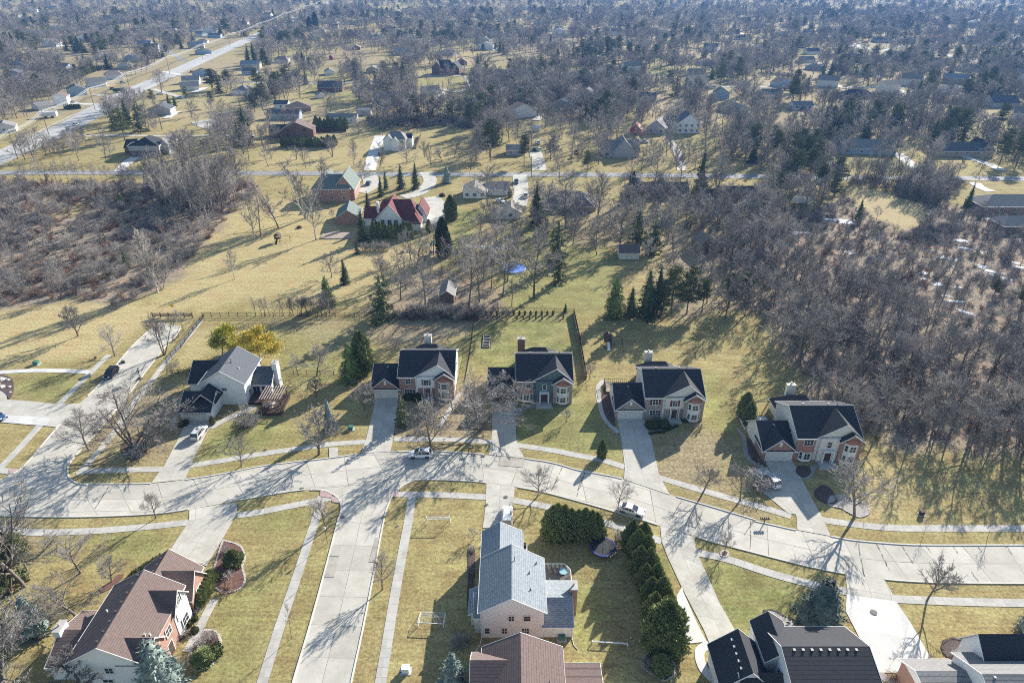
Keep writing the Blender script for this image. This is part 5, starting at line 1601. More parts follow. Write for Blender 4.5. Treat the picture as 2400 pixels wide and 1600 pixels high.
class House:
    def __init__(s, name, label, x, y, rz=0.0, cat='house', group=None):
        s.o = thing(name, label, cat, (x, y, 0), rz, group)
        s.ox, s.oy = (x, y) if rz == 0 else (0, 0)
        s.k = 0
        s.wall, s.roof, s.trim = MB(), MB(), MB()
        s.wm, s.rm = [], []
        s.tm = TRIM
        blocked_spots.append((x, y, 14))

    def _mi(s, lst, m):
        if m not in lst:
            lst.append(m)
        return lst.index(m)

    def wing(s, x0, x1, y0, y1, eave, ridge, axis, wall, roof, ov=0.4, ovg=0.3, gable=None, mid=None, z0=0.0, th=0.16, hip=0.0, hip0=None, hip1=None, walls=True):
        """a block with a gable (or hipped) roof; axis is the direction of its ridge"""
        s.k += 1
        e = 0.003 * s.k
        x0, x1, y0, y1 = x0 - s.ox - e, x1 - s.ox + e, y0 - s.oy - e, y1 - s.oy + e
        wi, ri = s._mi(s.wm, wall), s._mi(s.rm, roof)
        gi = s._mi(s.wm, gable) if gable else wi
        if hip0 is None: hip0 = hip
        if hip1 is None: hip1 = hip
        if axis == 'y':
            a0, a1, b0, b1 = x0, x1, y0, y1
            f = lambda a, b, z: (a, b, z)
        else:
            a0, a1, b0, b1 = y0, y1, x0, x1
            f = lambda a, b, z: (b, a, z)
        am = (a0 + a1) / 2 if mid is None else (mid - (s.ox if axis == 'y' else s.oy))
        if walls:
            s.wall.box(x0, x1, y0, y1, z0, eave, wi)
            if not hip0:
                s.wall.poly([f(a0, b0, eave), f(a1, b0, eave), f(am, b0, ridge - 0.05)], gi)
            if not hip1:
                s.wall.poly([f(a0, b1, eave), f(am, b1, ridge - 0.05), f(a1, b1, eave)], gi)
        # roof planes
        sl0 = (ridge - eave) / max(0.1, am - a0)
        sl1 = (ridge - eave) / max(0.1, a1 - am)
        zl, zr = eave - ov * sl0 + 0.02, eave - ov * sl1 + 0.02
        rz_ = ridge + 0.02
        A0, A1, B0, B1 = a0 - ov, a1 + ov, b0 - (ov if hip0 else ovg), b1 + (ov if hip1 else ovg)
        r0, r1 = B0 + (hip0 + (ov if hip0 else 0)), B1 - (hip1 + (ov if hip1 else 0))
        z_h = min(zl, zr)
        top = [[f(A0, B0, zl), f(A0, B1, zl), f(am, r1, rz_), f(am, r0, rz_)], [f(A1, B1, zr), f(A1, B0, zr), f(am, r0, rz_), f(am, r1, rz_)]]
        if hip0:
            top.append([f(A1, B0, zr), f(A0, B0, zl), f(am, r0, rz_)])
        if hip1:
            top.append([f(A0, B1, zl), f(A1, B1, zr), f(am, r1, rz_)])
        for q in top:
            s.roof.poly([(p[0], p[1], p[2] + 0.0) for p in q], ri)
            s.roof.poly([(p[0], p[1], p[2] - th) for p in q[::-1]], ri)
        # fascia boards
        def fas(p, q):
            s.trim.poly([(p[0], p[1], p[2] - th - 0.02), (q[0], q[1], q[2] - th - 0.02), (q[0], q[1], q[2] + 0.03), (p[0], p[1], p[2] + 0.03)])
            s.trim.obox((p[0], p[1], 0), (q[0], q[1], 0), 0.05, th + 0.04, p[2] - th) if abs(p[2] - q[2]) < 0.01 else s._rake(p, q, th)
        fas(f(A0, B0, zl), f(A0, B1, zl))
        fas(f(A1, B0, zr), f(A1, B1, zr))
        if not hip0:
            fas(f(A0, B0, zl), f(am, r0, rz_)); fas(f(A1, B0, zr), f(am, r0, rz_))
        else:
            fas(f(A0, B0, z_h), f(A1, B0, z_h))
        if not hip1:
            fas(f(A0, B1, zl), f(am, r1, rz_)); fas(f(A1, B1, zr), f(am, r1, rz_))
        else:
            fas(f(A0, B1, z_h), f(A1, B1, z_h))
        return s

    def _rake(s, p, q, th):
        n = (Vector(q) - Vector(p)).cross(Vector((0, 0, 1))).normalized() * 0.03
        a, b = Vector(p), Vector(q)
        k = len(s.trim.v)
        for c in (a - n, b - n, b + n, a + n):
            s.trim.v.append(tuple(c + Vector((0, 0, -th))))
        for c in (a - n, b - n, b + n, a + n):
            s.trim.v.append(tuple(c + Vector((0, 0, 0.035))))
        for f in ((0, 3, 2, 1), (4, 5, 6, 7), (0, 1, 5, 4), (1, 2, 6, 5), (2, 3, 7, 6), (3, 0, 4, 7)):
            s.trim.f.append(tuple(k + i for i in f))
            s.trim.m.append(0)

    def block(s, x0, x1, y0, y1, z0, z1, m):
        s.k += 1
        e = 0.002 * s.k
        s.wall.box(x0 - s.ox - e, x1 - s.ox + e, y0 - s.oy - e, y1 - s.oy, z0, z1, s._mi(s.wm, m))
        return s

    def win(s, face, u, v, z, w=1.0, h=1.4, nx_=2, nz_=2, frame=None, shut=None):
        """v is the plane of the wall: y for S and N faces, x for E and W faces; u the other coordinate"""
        fm, pm = win_mesh(w, h, nx_, nz_, frame or s.tm)
        off = 0.004 + 0.003 * s.k
        x, y = {'S': (u, v - off), 'N': (u, v + off), 'E': (v + off, u), 'W': (v - off, u)}[face]
        o = link('window', fm, s.o, (x - s.ox, y - s.oy, z), FACE[face])
        link('pane', pm, o)
        if shut:
            q = MB().box(-w / 2 - 0.5, -w / 2 - 0.12, -0.05, 0, -0.05, h + 0.05).box(w / 2 + 0.12, w / 2 + 0.5, -0.05, 0, -0.05, h + 0.05)
            q.build('shutters', [shut], o)
        return o

    def part(s, name, mb, m):
        return mb.build(name, m if isinstance(m, list) else [m], s.o)

    def box(s, name, x0, x1, y0, y1, z0, z1, m):
        return s.part(name, MB().box(x0 - s.ox, x1 - s.ox, y0 - s.oy, y1 - s.oy, z0, z1), m)

    def chimney(s, x, y, z0, z1, w=1.0, d=0.8, m=None):
        mb = MB()
        x, y = x - s.ox, y - s.oy
        mb.box(x - w / 2, x + w / 2, y - d / 2, y + d / 2, z0, z1, 0)
        mb.box(x - w / 2 - 0.1, x + w / 2 + 0.1, y - d / 2 - 0.1, y + d / 2 + 0.1, z1, z1 + 0.12, 1)
        mb.lathe([(0.14, 0), (0.14, 0.4), (0.2, 0.42), (0.2, 0.5)], 8, 1, (x, y, z1 + 0.12))
        s.part('chimney', mb, [m or TRIM, VENT_M])

    def vents(s, pts, size=0.26, m=None, up=0.22):
        for x, y, z in pts:
            mb = MB().box(-size / 2, size / 2, -size / 2, size / 2, -0.3, up - 0.05).box(-size * .62, size * .62, -size * .62, size * .62, up - 0.05, up)
            o = s.part('roof_vent', mb, m or VENT_M)
            o.location = (x - s.ox, y - s.oy, z)

    def pipe(s, x, y, z, L=0.6):
        mb = MB().tube((0, 0, -0.3), (0, 0, L), 0.06, 0.06, 6).tube((0, 0, -0.12), (0, 0, 0.0), 0.15, 0.1, 6)
        o = s.part('vent_pipe', mb, PIPE_M)
        o.location = (x - s.ox, y - s.oy, z)

    def garage(s, face, u, v, w=4.9, h=2.15, m=None, lites=False):
        f = MB()
        f.box(-w / 2, w / 2, -0.06, 0.02, 0.02, h, 0)
        if lites:
            for i in range(8):
                x = -w / 2 + w * (i + 0.5) / 8
                f.box(x - 0.22, x + 0.22, -0.075, -0.06, h - 0.42, h - 0.18, 1)
        off = 0.004 + 0.003 * s.k
        x, y = {'S': (u, v - off), 'N': (u, v + off), 'E': (v + off, u), 'W': (v - off, u)}[face]
        o = f.build('garage_door', [m or GDOOR, GLASS], s.o, (x - s.ox, y - s.oy, 0))
        o.rotation_euler.z = FACE[face]
        t = MB().box(-w / 2 - 0.15, -w / 2, -0.09, 0, 0, h + 0.15).box(w / 2, w / 2 + 0.15, -0.09, 0, 0, h + 0.15).box(-w / 2, w / 2, -0.09, 0, h, h + 0.15)
        t.build('frame', [s.tm], o)

    def door(s, face, u, v, z=0.15, w=1.0, h=2.1, m=None):
        d = MB().box(-w / 2, w / 2, -0.06, 0.01, 0, h)
        off = 0.004 + 0.003 * s.k
        x, y = {'S': (u, v - off), 'N': (u, v + off), 'E': (v + off, u), 'W': (v - off, u)}[face]
        o = d.build('door', [m or DOOR_M], s.o, (x - s.ox, y - s.oy, z))
        o.rotation_euler.z = FACE[face]
        t = MB().box(-w / 2 - 0.1, -w / 2, -0.08, 0, 0, h + 0.1).box(w / 2, w / 2 + 0.1, -0.08, 0, 0, h + 0.1).box(-w / 2, w / 2, -0.08, 0, h, h + 0.1)
        t.build('frame', [s.tm], o)
        MB().box(w / 2 - 0.16, w / 2 - 0.1, -0.12, -0.06, 0.95, 1.05).build('handle', [VENT_M], o)

    def done(s):
        s.wall.build('wall', s.wm, s.o)
        s.roof.build('roof', s.rm, s.o)
        s.trim.build('fascia', [s.tm], s.o)
        return s.o

blocked_spots = []

def bay(h, x, y, z0, z1, w=2.6, d=0.8, body=None, roof=COPPER, levels=1, frame=None, shutter=None):
    """three-sided bay window standing proud of a south wall at y"""
    px_ = [(x - w / 2, y), (x - w / 2 + 0.65, y - d), (x + w / 2 - 0.65, y - d), (x + w / 2, y)]
    mb = MB()
    loc = [(a - h.ox, b - h.oy) for a, b in px_] + [(x + w / 2 - h.ox, y + 0.1 - h.oy), (x - w / 2 - h.ox, y + 0.1 - h.oy)]
    mb.prism(loc, z0, z1, 0)
    o = mb.build('bay_window', [body or TRIM], h.o)
    fm = frame or h.tm
    hh = (z1 - z0) / levels
    for l in range(levels):
        wz = z0 + hh * l + hh * 0.26
        wh = hh * 0.52 if levels > 1 else hh * 0.6
        for (a, b, ww, nn) in ((px_[0], px_[1], 0.55, 1), (px_[1], px_[2], (w - 1.3) * 0.78, 2), (px_[2], px_[3], 0.55, 1)):
            m_ = ((a[0] + b[0]) / 2, (a[1] + b[1]) / 2)
            ang = math.atan2(b[1] - a[1], b[0] - a[0])
            f, p = win_mesh(ww, wh, nn, 2, fm)
            nx0, ny0 = math.sin(ang), -math.cos(ang)
            q = link('window', f, h.o, (m_[0] - h.ox + nx0 * 0.01, m_[1] - h.oy + ny0 * 0.01, wz), ang)
            link('pane', p, q)
    if roof:
        e = 0.18
        base = [(x - w / 2 - e, y), (x - w / 2 + 0.6, y - d - e), (x + w / 2 - 0.6, y - d - e), (x + w / 2 + e, y)]
        top = [(x - w / 4, y), (x + w / 4, y)]
        L3 = lambda p, z: (p[0] - h.ox, p[1] - h.oy, z)
        r = MB()
        zt = z1 + 0.75
        b = [L3(p, z1 + 0.01) for p in base]
        t = [L3(p, zt) for p in top]
        r.poly([b[0], b[1], t[0]]).poly([b[1], b[2], t[1], t[0]]).poly([b[2], b[3], t[1]]).poly(b[::-1])
        r.build('bay_roof', [roof], h.o)
    return o

# ---- the four brick-fronted houses along the curve
def row_house(name, label, X, Y, style):
    """X, Y: ground point of the front left corner of the two-storey block"""
    h = House(name, label, X + 5, Y + 4)
    roof, brick, side = style['roof'], style['brick'], style['side']
    h.tm = style.get('trim', TRIM)
    rz_, dp = 8.6, 12.0
    h.wing(X, X + 12, Y, Y + dp, 5.5, rz_, 'x', side, roof)
    h.wall.m[2 + 0] = h._mi(h.wm, side)
    # brick veneer on the left half of the front
    h.block(X, X + style.get('split', 4.0), Y - 0.02, Y + 0.3, 0, 5.35, brick)
    gx0 = X + 3.6
    h.wing(gx0, X + 12.0, Y - 0.02, Y + 5.8, 5.45, 8.45, 'y', style['gable'], roof, ov=0.3, mid=gx0 + 5.0)
    # brick bay tower on the right with its own small gable
    bx0 = X + 7.9
    h.wing(bx0, X + 12.0, Y - 0.9, Y + 2.0, 5.3, 6.75, 'y', brick, roof, ov=0.35, ovg=0.45)
    bay(h, X + 10.0, Y - 0.92, 0.25, 4.9, 2.7, 0.75, levels=2, body=h.tm, shutter=None)
    # middle bay
    kind = style['mid']
    if kind == 'panel':
        h.block(X + 4.0, X + 7.9, Y - 0.45, Y + 0.3, 2.75, 5.45, style['gable'])
        h.win('S', X + 6.0, Y - 0.47, 3.5, 0.95, 1.3, 2, 2, shut=style.get('shut', SHUT2))
        h.block(X + 4.0, X + 7.9, Y - 0.03, Y + 0.3, 0, 2.75, brick)
        h.door('S', X + 6.2, Y - 0.03, 0.2, 1.1, 2.1)
        for dx in (5.3, 7.1):
            h.box('porch_post', X + dx - .08, X + dx + .08, Y - 0.42, Y - 0.26, 0.2, 2.75, h.tm)
        h.win('S', X + 2.0, Y - 0.03, 3.6, 1.1, 1.25, 2, 2, shut=style.get('shut2'))
        h.win('S', X + 2.2, Y - 0.03, 0.9, 2.3, 1.2, 4, 2)
        h.box('porch_step', X + 4.9, X + 7.6, Y - 1.9, Y - 0.1, 0, 0.2, STONEC)
    else:
        h.block(X + 4.2, X + 7.9, Y - 0.5, Y + 0.3, 0, 5.45, style['gable'])
        h.win('S', X + 6.0, Y - 0.55, 3.4, 0.8, 1.3, 1, 2)
        pm = MB()
        x_, y_ = X + 6.0 - h.ox, Y - h.oy
        pm.box(x_ - 1.05, x_ + 1.05, y_ - 1.35, y_ - 0.55, 2.75, 3.0)
        for sgn in (-1, 1):
            pm.box(x_ + sgn * 0.95 - 0.09, x_ + sgn * 0.95 + 0.09, y_ - 1.32, y_ - 1.14, 0.25, 2.75)
        h.part('porch', pm, h.tm)
        h.door('S', X + 6.0, Y - 0.55, 0.25, 1.5, 2.2)
        h.box('porch_step', X + 4.3, X + 7.7, Y - 2.4, Y - 0.5, 0, 0.24, STONEC)
        h.box('lower_step', X + 4.1, X + 7.9, Y - 2.9, Y - 2.4, 0, 0.12, STONEC)
        h.win('S', X + 2.2, Y - 0.03, 3.6, 1.7, 1.3, 3, 2)
        bay(h, X + 2.1, Y - 0.04, 0.2, 2.5, 2.7, 0.75, body=h.tm)
    # garage wing
    gw = 6.1
    gl = X - gw
    h.wing(gl, X - 0.01, Y - style.get('gset', 0.0), Y + 9.5, 2.5, 5.4, 'x', side, roof, ov=0.35, mid=Y + 5.6)
    gy_ = Y - style.get('gset', 0.0) - 0.05
    h.wing(gl, X - 0.01, gy_, Y + 4.5, 2.5, 5.15, 'y', brick, roof, ov=0.3, gable=style.get('ggable', brick))
    h.garage('S', gl + gw / 2, gy_ - 0.003, 4.9, 2.1, style.get('gdoor', GDOOR))
    h.box('louvre', gl + gw / 2 - 0.25, gl + gw / 2 + 0.25, gy_ - 0.06, gy_, 3.4, 4.4, h.tm)
    h.vents([(gl + gw / 2, Y + 4.4, 4.95)], 0.2, TRIM)
    # rear single-storey room and chimney
    h.wing(X + 1.2, X + 9.3, Y + dp - 0.3, Y + dp + 5.6, 2.7, 5.4, 'x', side, style.get('rear_roof', roof), hip0=2.5, hip1=2.5)
    h.chimney(X + style.get('chx', 5.0), Y + dp + 5.2, 0, 6.3, 1.7, 0.9, style.get('chim', W_BEIGE))
    h.vents([(X + 3, Y + 7.2, 8.1), (X + 8, Y + 7.2, 8.1)])
    h.pipe(X + 9.5, Y + 6.6, 8.4)
    # side windows
    h.win('W', Y + 3.5, X, 3.6, 0.9, 1.3, 2, 2)
    h.win('E', Y + 3.5, X + 12, 3.6, 0.9, 1.3, 2, 2)
    h.win('E', Y + 8.5, X + 12, 0.9, 0.9, 1.3, 2, 2)
    return h.done()

row_house('brick_house', 'red brick house with white siding gable, first of the brick row after the white house', -24.75, 126.6,
          dict(roof=R_DARK2, brick=B_RED, side=W_CREAM, gable=W_WHITE, mid='panel', shut=SHUT2, chim=W_CREAM, rear_roof=R_DARK, chx=4.6, gset=0.2))
row_house('brick_house', 'stone brick house with blue-green siding and copper bay roofs, second of the brick row', 1.0, 124.95,
          dict(roof=R_DARK2, brick=B_MIX, side=W_TAN, gable=W_BLUEG, mid='entry', ggable=B_MIX, gdoor=GDOOR_D, chim=B_DARK, rear_roof=R_DARK, chx=1.2, gset=0.1))
row_house('brick_house', 'mottled brick house with red shutters and beige siding, third of the brick row', 27.9, 118.5,
          dict(roof=R_DARK2, brick=B_MIX, side=W_CREAM, gable=W_CREAM, mid='panel', shut=SHUT, shut2=SHUT, chim=W_BEIGE, rear_roof=R_DARK, chx=3.4, gset=0.1, ggable=B_MIX))
row_house('brick_house', 'orange brick and cream house with white rear deck, last of the brick row', 54.4, 104.7,
          dict(roof=R_DARK2, brick=B_ORANGE, side=W_CREAM, gable=W_CREAM, mid='entry', chim=W_CREAM, rear_roof=R_DARK, chx=4.6, gset=0.15))

# ---- the white house with the separate-looking garage
h = House('white_house', 'large white house with slate roof and low front garage beside the pergola', -62, 124)
h.wing(-67.0, -57.6, 123.8, 134.2, 5.5, 8.6, 'y', W_WHITE, R_BLUE, mid=-62.1)
h.wing(-71.0, -62.3, 127.0, 134.0, 3.6, 6.6, 'x', W_WHITE, R_DARK2, mid=131.6)
h.wing(-69.3, -63.0, 117.6, 124.2, 2.5, 4.9, 'x', W_WHITE, R_DARK2, mid=121.6, gable=W_WHITE)
h.wing(-67.2, -62.7, 119.5, 125.0, 3.4, 5.5, 'y', W_WHITE, R_DARK2, walls=False)
h.wing(-57.8, -53.4, 127.6, 133.0, 3.0, 5.3, 'x', W_WHITE, R_BLUE, mid=131.2)
h.garage('S', -66.3, 117.6, 4.9, 2.1, lites=True)
h.win('S', -62.0, 123.8, 3.6, 1.0, 0.6, 2, 1)
for u in (-56.7, -54.7):
    h.win('S', u, 127.6, 0.3, 1.5, 2.0, 2, 1)
    h.win('S', u, 127.6, 2.45, 1.5, 0.4, 2, 1)
h.win('E', 129.5, -53.4, 0.6, 1.2, 1.9, 1, 1)
h.win('E', 126.0, -57.6, 1.0, 1.0, 1.5, 2, 2)
h.win('E', 130.0, -57.6, 3.8, 1.0, 1.3, 2, 2)
h.chimney(-53.0, 131.2, 0, 6.2, 1.1, 1.8, W_WHITE)
h.pipe(-61.2, 128.0, 8.2, 0.9)
h.vents([(-59.6, 127.5, 6.95)], 0.2, TRIM)
h.done()

# ---- grey-roofed cream house in the middle foreground
h = House('cream_house', 'cream sided house with pale blue-grey shingle roof between the two lawns', 0, 72)
W_PALE = siding('pale_cream_siding', (0.72, 0.73, 0.71))
h.wing(-4.4, 4.5, 64.9, 74.7, 5.35, 8.05, 'y', W_PALE, R_FROST, mid=-0.05, ovg=0.15)
h.wing(-4.41, 1.35, 74.4, 80.6, 5.1, 6.85, 'y', W_CREAM, R_FROST, ov=0.4, ovg=0.15, mid=-1.85)
h.wing(4.3, 8.6, 64.95, 72.5, 2.7, 4.7, 'x', W_PALE, R_FROST, mid=67.9, ovg=0.1)
h.wing(-5.35, -3.0, 65.7, 69.3, 3.6, 5.0, 'x', W_CREAM, R_FROST, mid=68.6, ovg=0.15)
h.wing(-5.9, -4.4, 67.0, 71.0, 2.6, 3.3, 'y', W_CREAM, R_FROST, mid=-4.5)
h.block(-4.9, -4.3, 71.0, 80.3, 0, 2.5, W_CREAM)
for u, z, w_, hh, a, b in ((-0.1, 3.5, .75, 1.0, 2, 2), (2.1, 3.5, .95, 1.0, 1, 2), (-3.5, .9, .65, 1.1, 1, 2), (-1.05, .9, .65, 1.1, 2, 2), (1.9, .9, .95, 1.1, 3, 2)):
    h.win('S', u, 64.9, z, w_, hh, a, b)
h.garage('N', -1.6, 80.6, 4.9, 2.1)
h.chimney(8.95, 69.6, 0, 5.2, 1.0, 1.6, B_ORANGE)
h.pipe(0.35, 71.8, 7.8, 0.8); h.pipe(3.6, 73.0, 6.1, .35); h.pipe(2.5, 70.6, 6.7, .35); h.pipe(2.6, 67.6, 6.6, .35)
h.win('W', 76.5, -4.4, 3.4, 1.0, 1.2, 2, 2)
dk = MB()
for a, b in (((-4.35, 64.86), (-4.35, 64.86)), ((8.55, 64.9), (8.55, 64.9))):
    dk.tube((a[0] - h.ox, a[1] - h.oy - 0.05, 0.1), (a[0] - h.ox, a[1] - h.oy - 0.05, 2.6 if a[0] > 0 else 5.2), 0.045, 0.045, 6)
dk.path([(-4.35, -7.2, 0.12), (-4.5, -8.3, 0.06), (-5.2, -9.6, 0.05)], 0.05)
dk.path([(8.55, -7.2, 0.12), (8.7, -8.4, 0.06), (9.2, -9.1, 0.05)], 0.05)
h.part('downspout', dk, TRIM)
h.done()

# ---- brown-roofed L-shaped brick house, lower left
h = House('brown_roof_house', 'long brick and white house with rosy brown roof at the lower left', -52, 64)
h.wing(-57.3, -47.6, 57.0, 69.2, 5.5, 8.5, 'y', W_WHITE, R_BROWN, mid=-52.5, ov=0.35)
h.wing(-56.3, -47.9, 69.0, 75.2, 2.9, 6.4, 'y', B_ORANGE, R_BROWN, mid=-52.1, ov=0.35)
h.wing(-51.5, -47.0, 69.3, 74.0, 2.9, 6.0, 'x', B_ORANGE, R_BROWN, mid=71.6, ov=0.3)
h.wing(-51.0, -47.1, 64.7, 68.7, 5.0, 7.5, 'x', W_WHITE, R_BROWN, ov=0.3)
h.wing(-51.0, -46.9, 57.2, 61.2, 5.0, 7.3, 'x', B_ORANGE, R_BROWN, ov=0.3)
h.block(-47.6, -47.25, 57.1, 69.0, 0, 2.8, B_ORANGE)
h.block(-47.6, -47.2, 61.3, 64.6, 0, 5.3, B_ORANGE)
h.wing(-61.4, -57.0, 58.4, 66.8, 2.9, 4.5, 'x', W_WHITE, R_BROWN, mid=62.6)
h.chimney(-61.6, 62.6, 0, 5.2, 0.9, 1.9, W_WHITE)
h.box('trim_gable', -47.05, -46.95, 65.2, 68.2, 2.9, 5.0, TRIM)
h.win('E', 66.7, -47.05, 4.6, 1.2, 1.8, 3, 3)
h.win('E', 66.7, -47.0, 1.0, 1.6, 1.4, 2, 2)
h.win('E', 71.6, -46.98, 0.9, 1.3, 1.7, 2, 2)
h.win('E', 62.8, -47.15, 3.4, 1.3, 1.3, 2, 2)
h.win('E', 59.2, -46.88, 3.6, 1.2, 1.3, 2, 2)
h.door('E', 62.2, -47.15, 0.2, 1.2, 2.2)
h.win('S', -52.3, 57.0, 3.3, 1.0, 1.0, 2, 2)
h.win('S', -53.0, 57.0, 0.8, 1.3, 1.2, 2, 2)
h.garage('N', -52.0, 75.2, 4.9, 2.1)
h.vents([(-53.1, 57.9 + i * 1.55, 8.15) for i in range(8)], 0.24, TRIM_D)
h.vents([(-52.7, 70.3 + i * 1.2, 5.95) for i in range(4)], 0.22, TRIM_D)
h.vents([(-48.6, 60.3, 6.5), (-47.9, 60.3, 6.5)], 0.24, VENT_M)
h.vents([(-55.0, 63.5, 7.0)], 0.14, TRIM, .4)
h.done()

# ---- brown-roofed house cut by the lower edge
h = House('brown_gable_house', 'brick house with rosy brown roof cut off by the bottom edge', 1, 53)
h.wing(-3.6, 6.3, 42.0, 59.3, 5.4, 8.0, 'y', B_ORANGE, R_PINK, mid=1.1, ovg=0.15)
h.wing(-5.0, -0.5, 51.5, 58.5, 5.2, 7.2, 'x', B_ORANGE, R_PINK, mid=56.0, ovg=0.3, ov=.3)
h.wing(6.0, 11.4, 50.0, 58.4, 2.8, 3.6, 'x', W_WHITE, R_PINK, mid=52.0)
h.win('W', 55.5, -5.0, 1.2, 1.4, 1.6, 2, 2)
h.pipe(4.6, 53.5, 6.2, .5)
h.done()

# ---- charcoal-roofed house, lower right
h = House('charcoal_roof_house', 'cream house with charcoal shingles and a line of roof vents at the bottom right', 37, 55)
h.wing(34.3, 45.0, 47.0, 62.2, 5.4, 8.5, 'x', W_WHITE, R_DARK, mid=57.0, ovg=0.25)
h.wing(32.9, 37.0, 57.5, 63.4, 5.2, 6.9, 'y', W_WHITE, R_DARK, mid=34.9, ov=.25)
h.wing(26.9, 33.0, 55.0, 61.0, 3.6, 6.4, 'y', W_WHITE, R_DARK, mid=30.2, ovg=.3)
h.wing(29.0, 34.6, 53.0, 57.2, 3.0, 5.6, 'x', W_WHITE, R_DARK, mid=55.4)
h.vents([(35.6 + i * 1.12, 56.6, 8.25) for i in range(8)], 0.26)
h.vents([(29.2, 60.2 - i * 1.05, 5.5) for i in range(5)], 0.26)
h.vents([(36.2, 55.4, 7.7), (41.0, 53.4, 6.4)], 0.2)
h.pipe(34.8, 61.3, 6.7, .3)
h.win('W', 56.2, 34.3, 4.3, .7, .9, 1, 2)
h.done()

# ---- grey-roofed house in the lower right corner
h = House('corner_house', 'white and brick house with grey roof in the lower right corner', 60, 54)
h.wing(51.6, 57.6, 47.0, 58.6, 3.6, 5.4, 'x', B_ORANGE, R_GREY, mid=55.8, gable=W_WHITE)
h.wing(57.8, 72.0, 46.0, 58.3, 5.3, 7.9, 'x', W_WHITE, R_GREY, mid=53.6, ovg=.25)
h.wing(60.5, 70.5, 55.0, 61.0, 5.0, 8.3, 'x', W_WHITE, R_DARK2, mid=59.0)
h.garage('N', 54.5, 58.6, 4.9, 2.1)
h.vents([(59.0, 53.2, 7.7)], .2, TRIM)
h.done()

# ---- middle distance: houses along the far street
def simple(name, label, c, x, y, w, d, eave, ridge, rz=0.0, axis='x', wall=W_WHITE, roof=R_GREY, hip=0.0, extra=(), wins=2, group=None, cat='house', chim=None, trim=None, garage=None, z=0):
    """a smaller house whose front foot centre is at the picture point"""
    g = P(c, x, y)
    ca, sa = math.cos(rz), math.sin(rz)
    cx, cy = g[0] - sa * d / 2, g[1] + ca * d / 2
    hh = House(name, label, cx, cy, rz or 1e-6, cat, group)
    if trim: hh.tm = trim
    hh.wing(-w / 2, w / 2, -d / 2, d / 2, eave, ridge, axis, wall, roof, hip=hip, ov=.45)
    for e in extra:
        e = dict(e)
        b = e.pop('b')
        hh.wing(b[0], b[1], b[2], b[3], b[4], b[5], e.pop('axis', 'y'), e.pop('wall', wall), e.pop('roof', roof), **e)
    dist = math.hypot(g[0], g[1])
    if wins and dist < 520:
        rows = (0.9, 3.6) if eave > 4 else (0.95,)
        for zr in rows:
            for i in range(wins):
                u = -w / 2 + w * (i + .5) / wins
                hh.win('S', u, -d / 2, zr, 1.3, 1.2, 2, 2)
            hh.win('E', -d * .15, w / 2, zr, 1.1, 1.2, 2, 2)
            hh.win('W', d * .15, -w / 2, zr, 1.1, 1.2, 2, 2)
    if garage is not None:
        hh.garage('S', garage, -d / 2, 4.9, 2.1)
    if chim:
        hh.chimney(chim[0], chim[1], 0, ridge + 0.9, 1.2, .9, B_DARK)
    return hh.done()

simple('green_roof_house', 'red brick house with grey-green hipped roof and high gables', 'M2', 700, 480, 15, 12, 5.4, 9.6, 0.05, 'x', B_RED, R_GREEN, hip=3.5, wins=3, trim=TRIM,
       extra=({'b': (0.5, 9.0, -4.5, 11.0, 4.6, 10.0), 'axis': 'y', 'mid': 5.2}, {'b': (-6, 0.5, -1, 9, 5.4, 9.8), 'axis': 'y'}))
simple('brick_barn', 'low red brick outbuilding with grey-green roof and two skylights', 'M2', 850, 690, 8.2, 11.0, 2.8, 5.6, 0.12, 'y', B_ORANGE, R_GREEN, wins=0, trim=TRIM, cat='outbuilding')
simple('red_roof_house', 'white house with steep red roof and arched windows behind the arborvitae screen', 'M2', 1290, 730, 17, 13, 3.4, 9.0, 0.0, 'x', W_WHITE, R_RED, hip=3.5, wins=0,
       extra=({'b': (-7.0, 2.2, -7.2, 6, 4.2, 9.3), 'axis': 'y', 'mid': -2.0}, {'b': (6.0, 10.5, 0, 9, 3.2, 7.4), 'axis': 'y'}, {'b': (5.0, 9.0, -8.6, -3, 3.0, 5.6), 'axis': 'y', 'hip0': 2.4, 'hip1': 0.0}, {'b': (-12, -6, -3.2, 5.5, 3.0, 6.0), 'axis': 'x'}))
h_ = bpy.data.objects['red_roof_house']
for i in range(3):
    f, p = win_mesh(1.3, 2.6, 2, 3, TRIM)
    o = link('window', f, h_, (-4.6 + i * 2.4, -7.25, 1.0), 0)
    link('pane', p, o)
mb = MB().box(-6.9, -6.0, -4.4, -3.6, 3, 9.2)
mb.build('chimney', [W_WHITE], h_)
simple('ranch_house', 'white ranch house with glazed gable across the far street', 'M2', 2010, 450, 9.5, 10, 2.9, 5.0, 0.0, 'y', W_WHITE, R_TAN, wins=3,
       extra=({'b': (4.5, 14, -1, 8, 2.7, 4.6), 'axis': 'x', 'roof': R_GREY},))
simple('white_garage', 'white garage with tan roof beside the dark spruce', 'M3', -10, 640, 7.5, 8, 2.7, 4.8, 0.0, 'y', W_WHITE, R_TAN, wins=1, cat='garage', extra=({'b': (-7.5, -3.6, -4, 3, 2.3, 3.2), 'axis': 'x'},))
simple('ranch_house', 'wide brown-roofed ranch house behind the large bare tree', 'M3', 530, 570, 20, 13, 2.8, 6.2, 0.0, 'x', B_MIX, R_TAN, hip=6.0, wins=4, extra=({'b': (2, 9, -8, 0, 2.8, 5.4), 'axis': 'y', 'hip0': 3.0},))
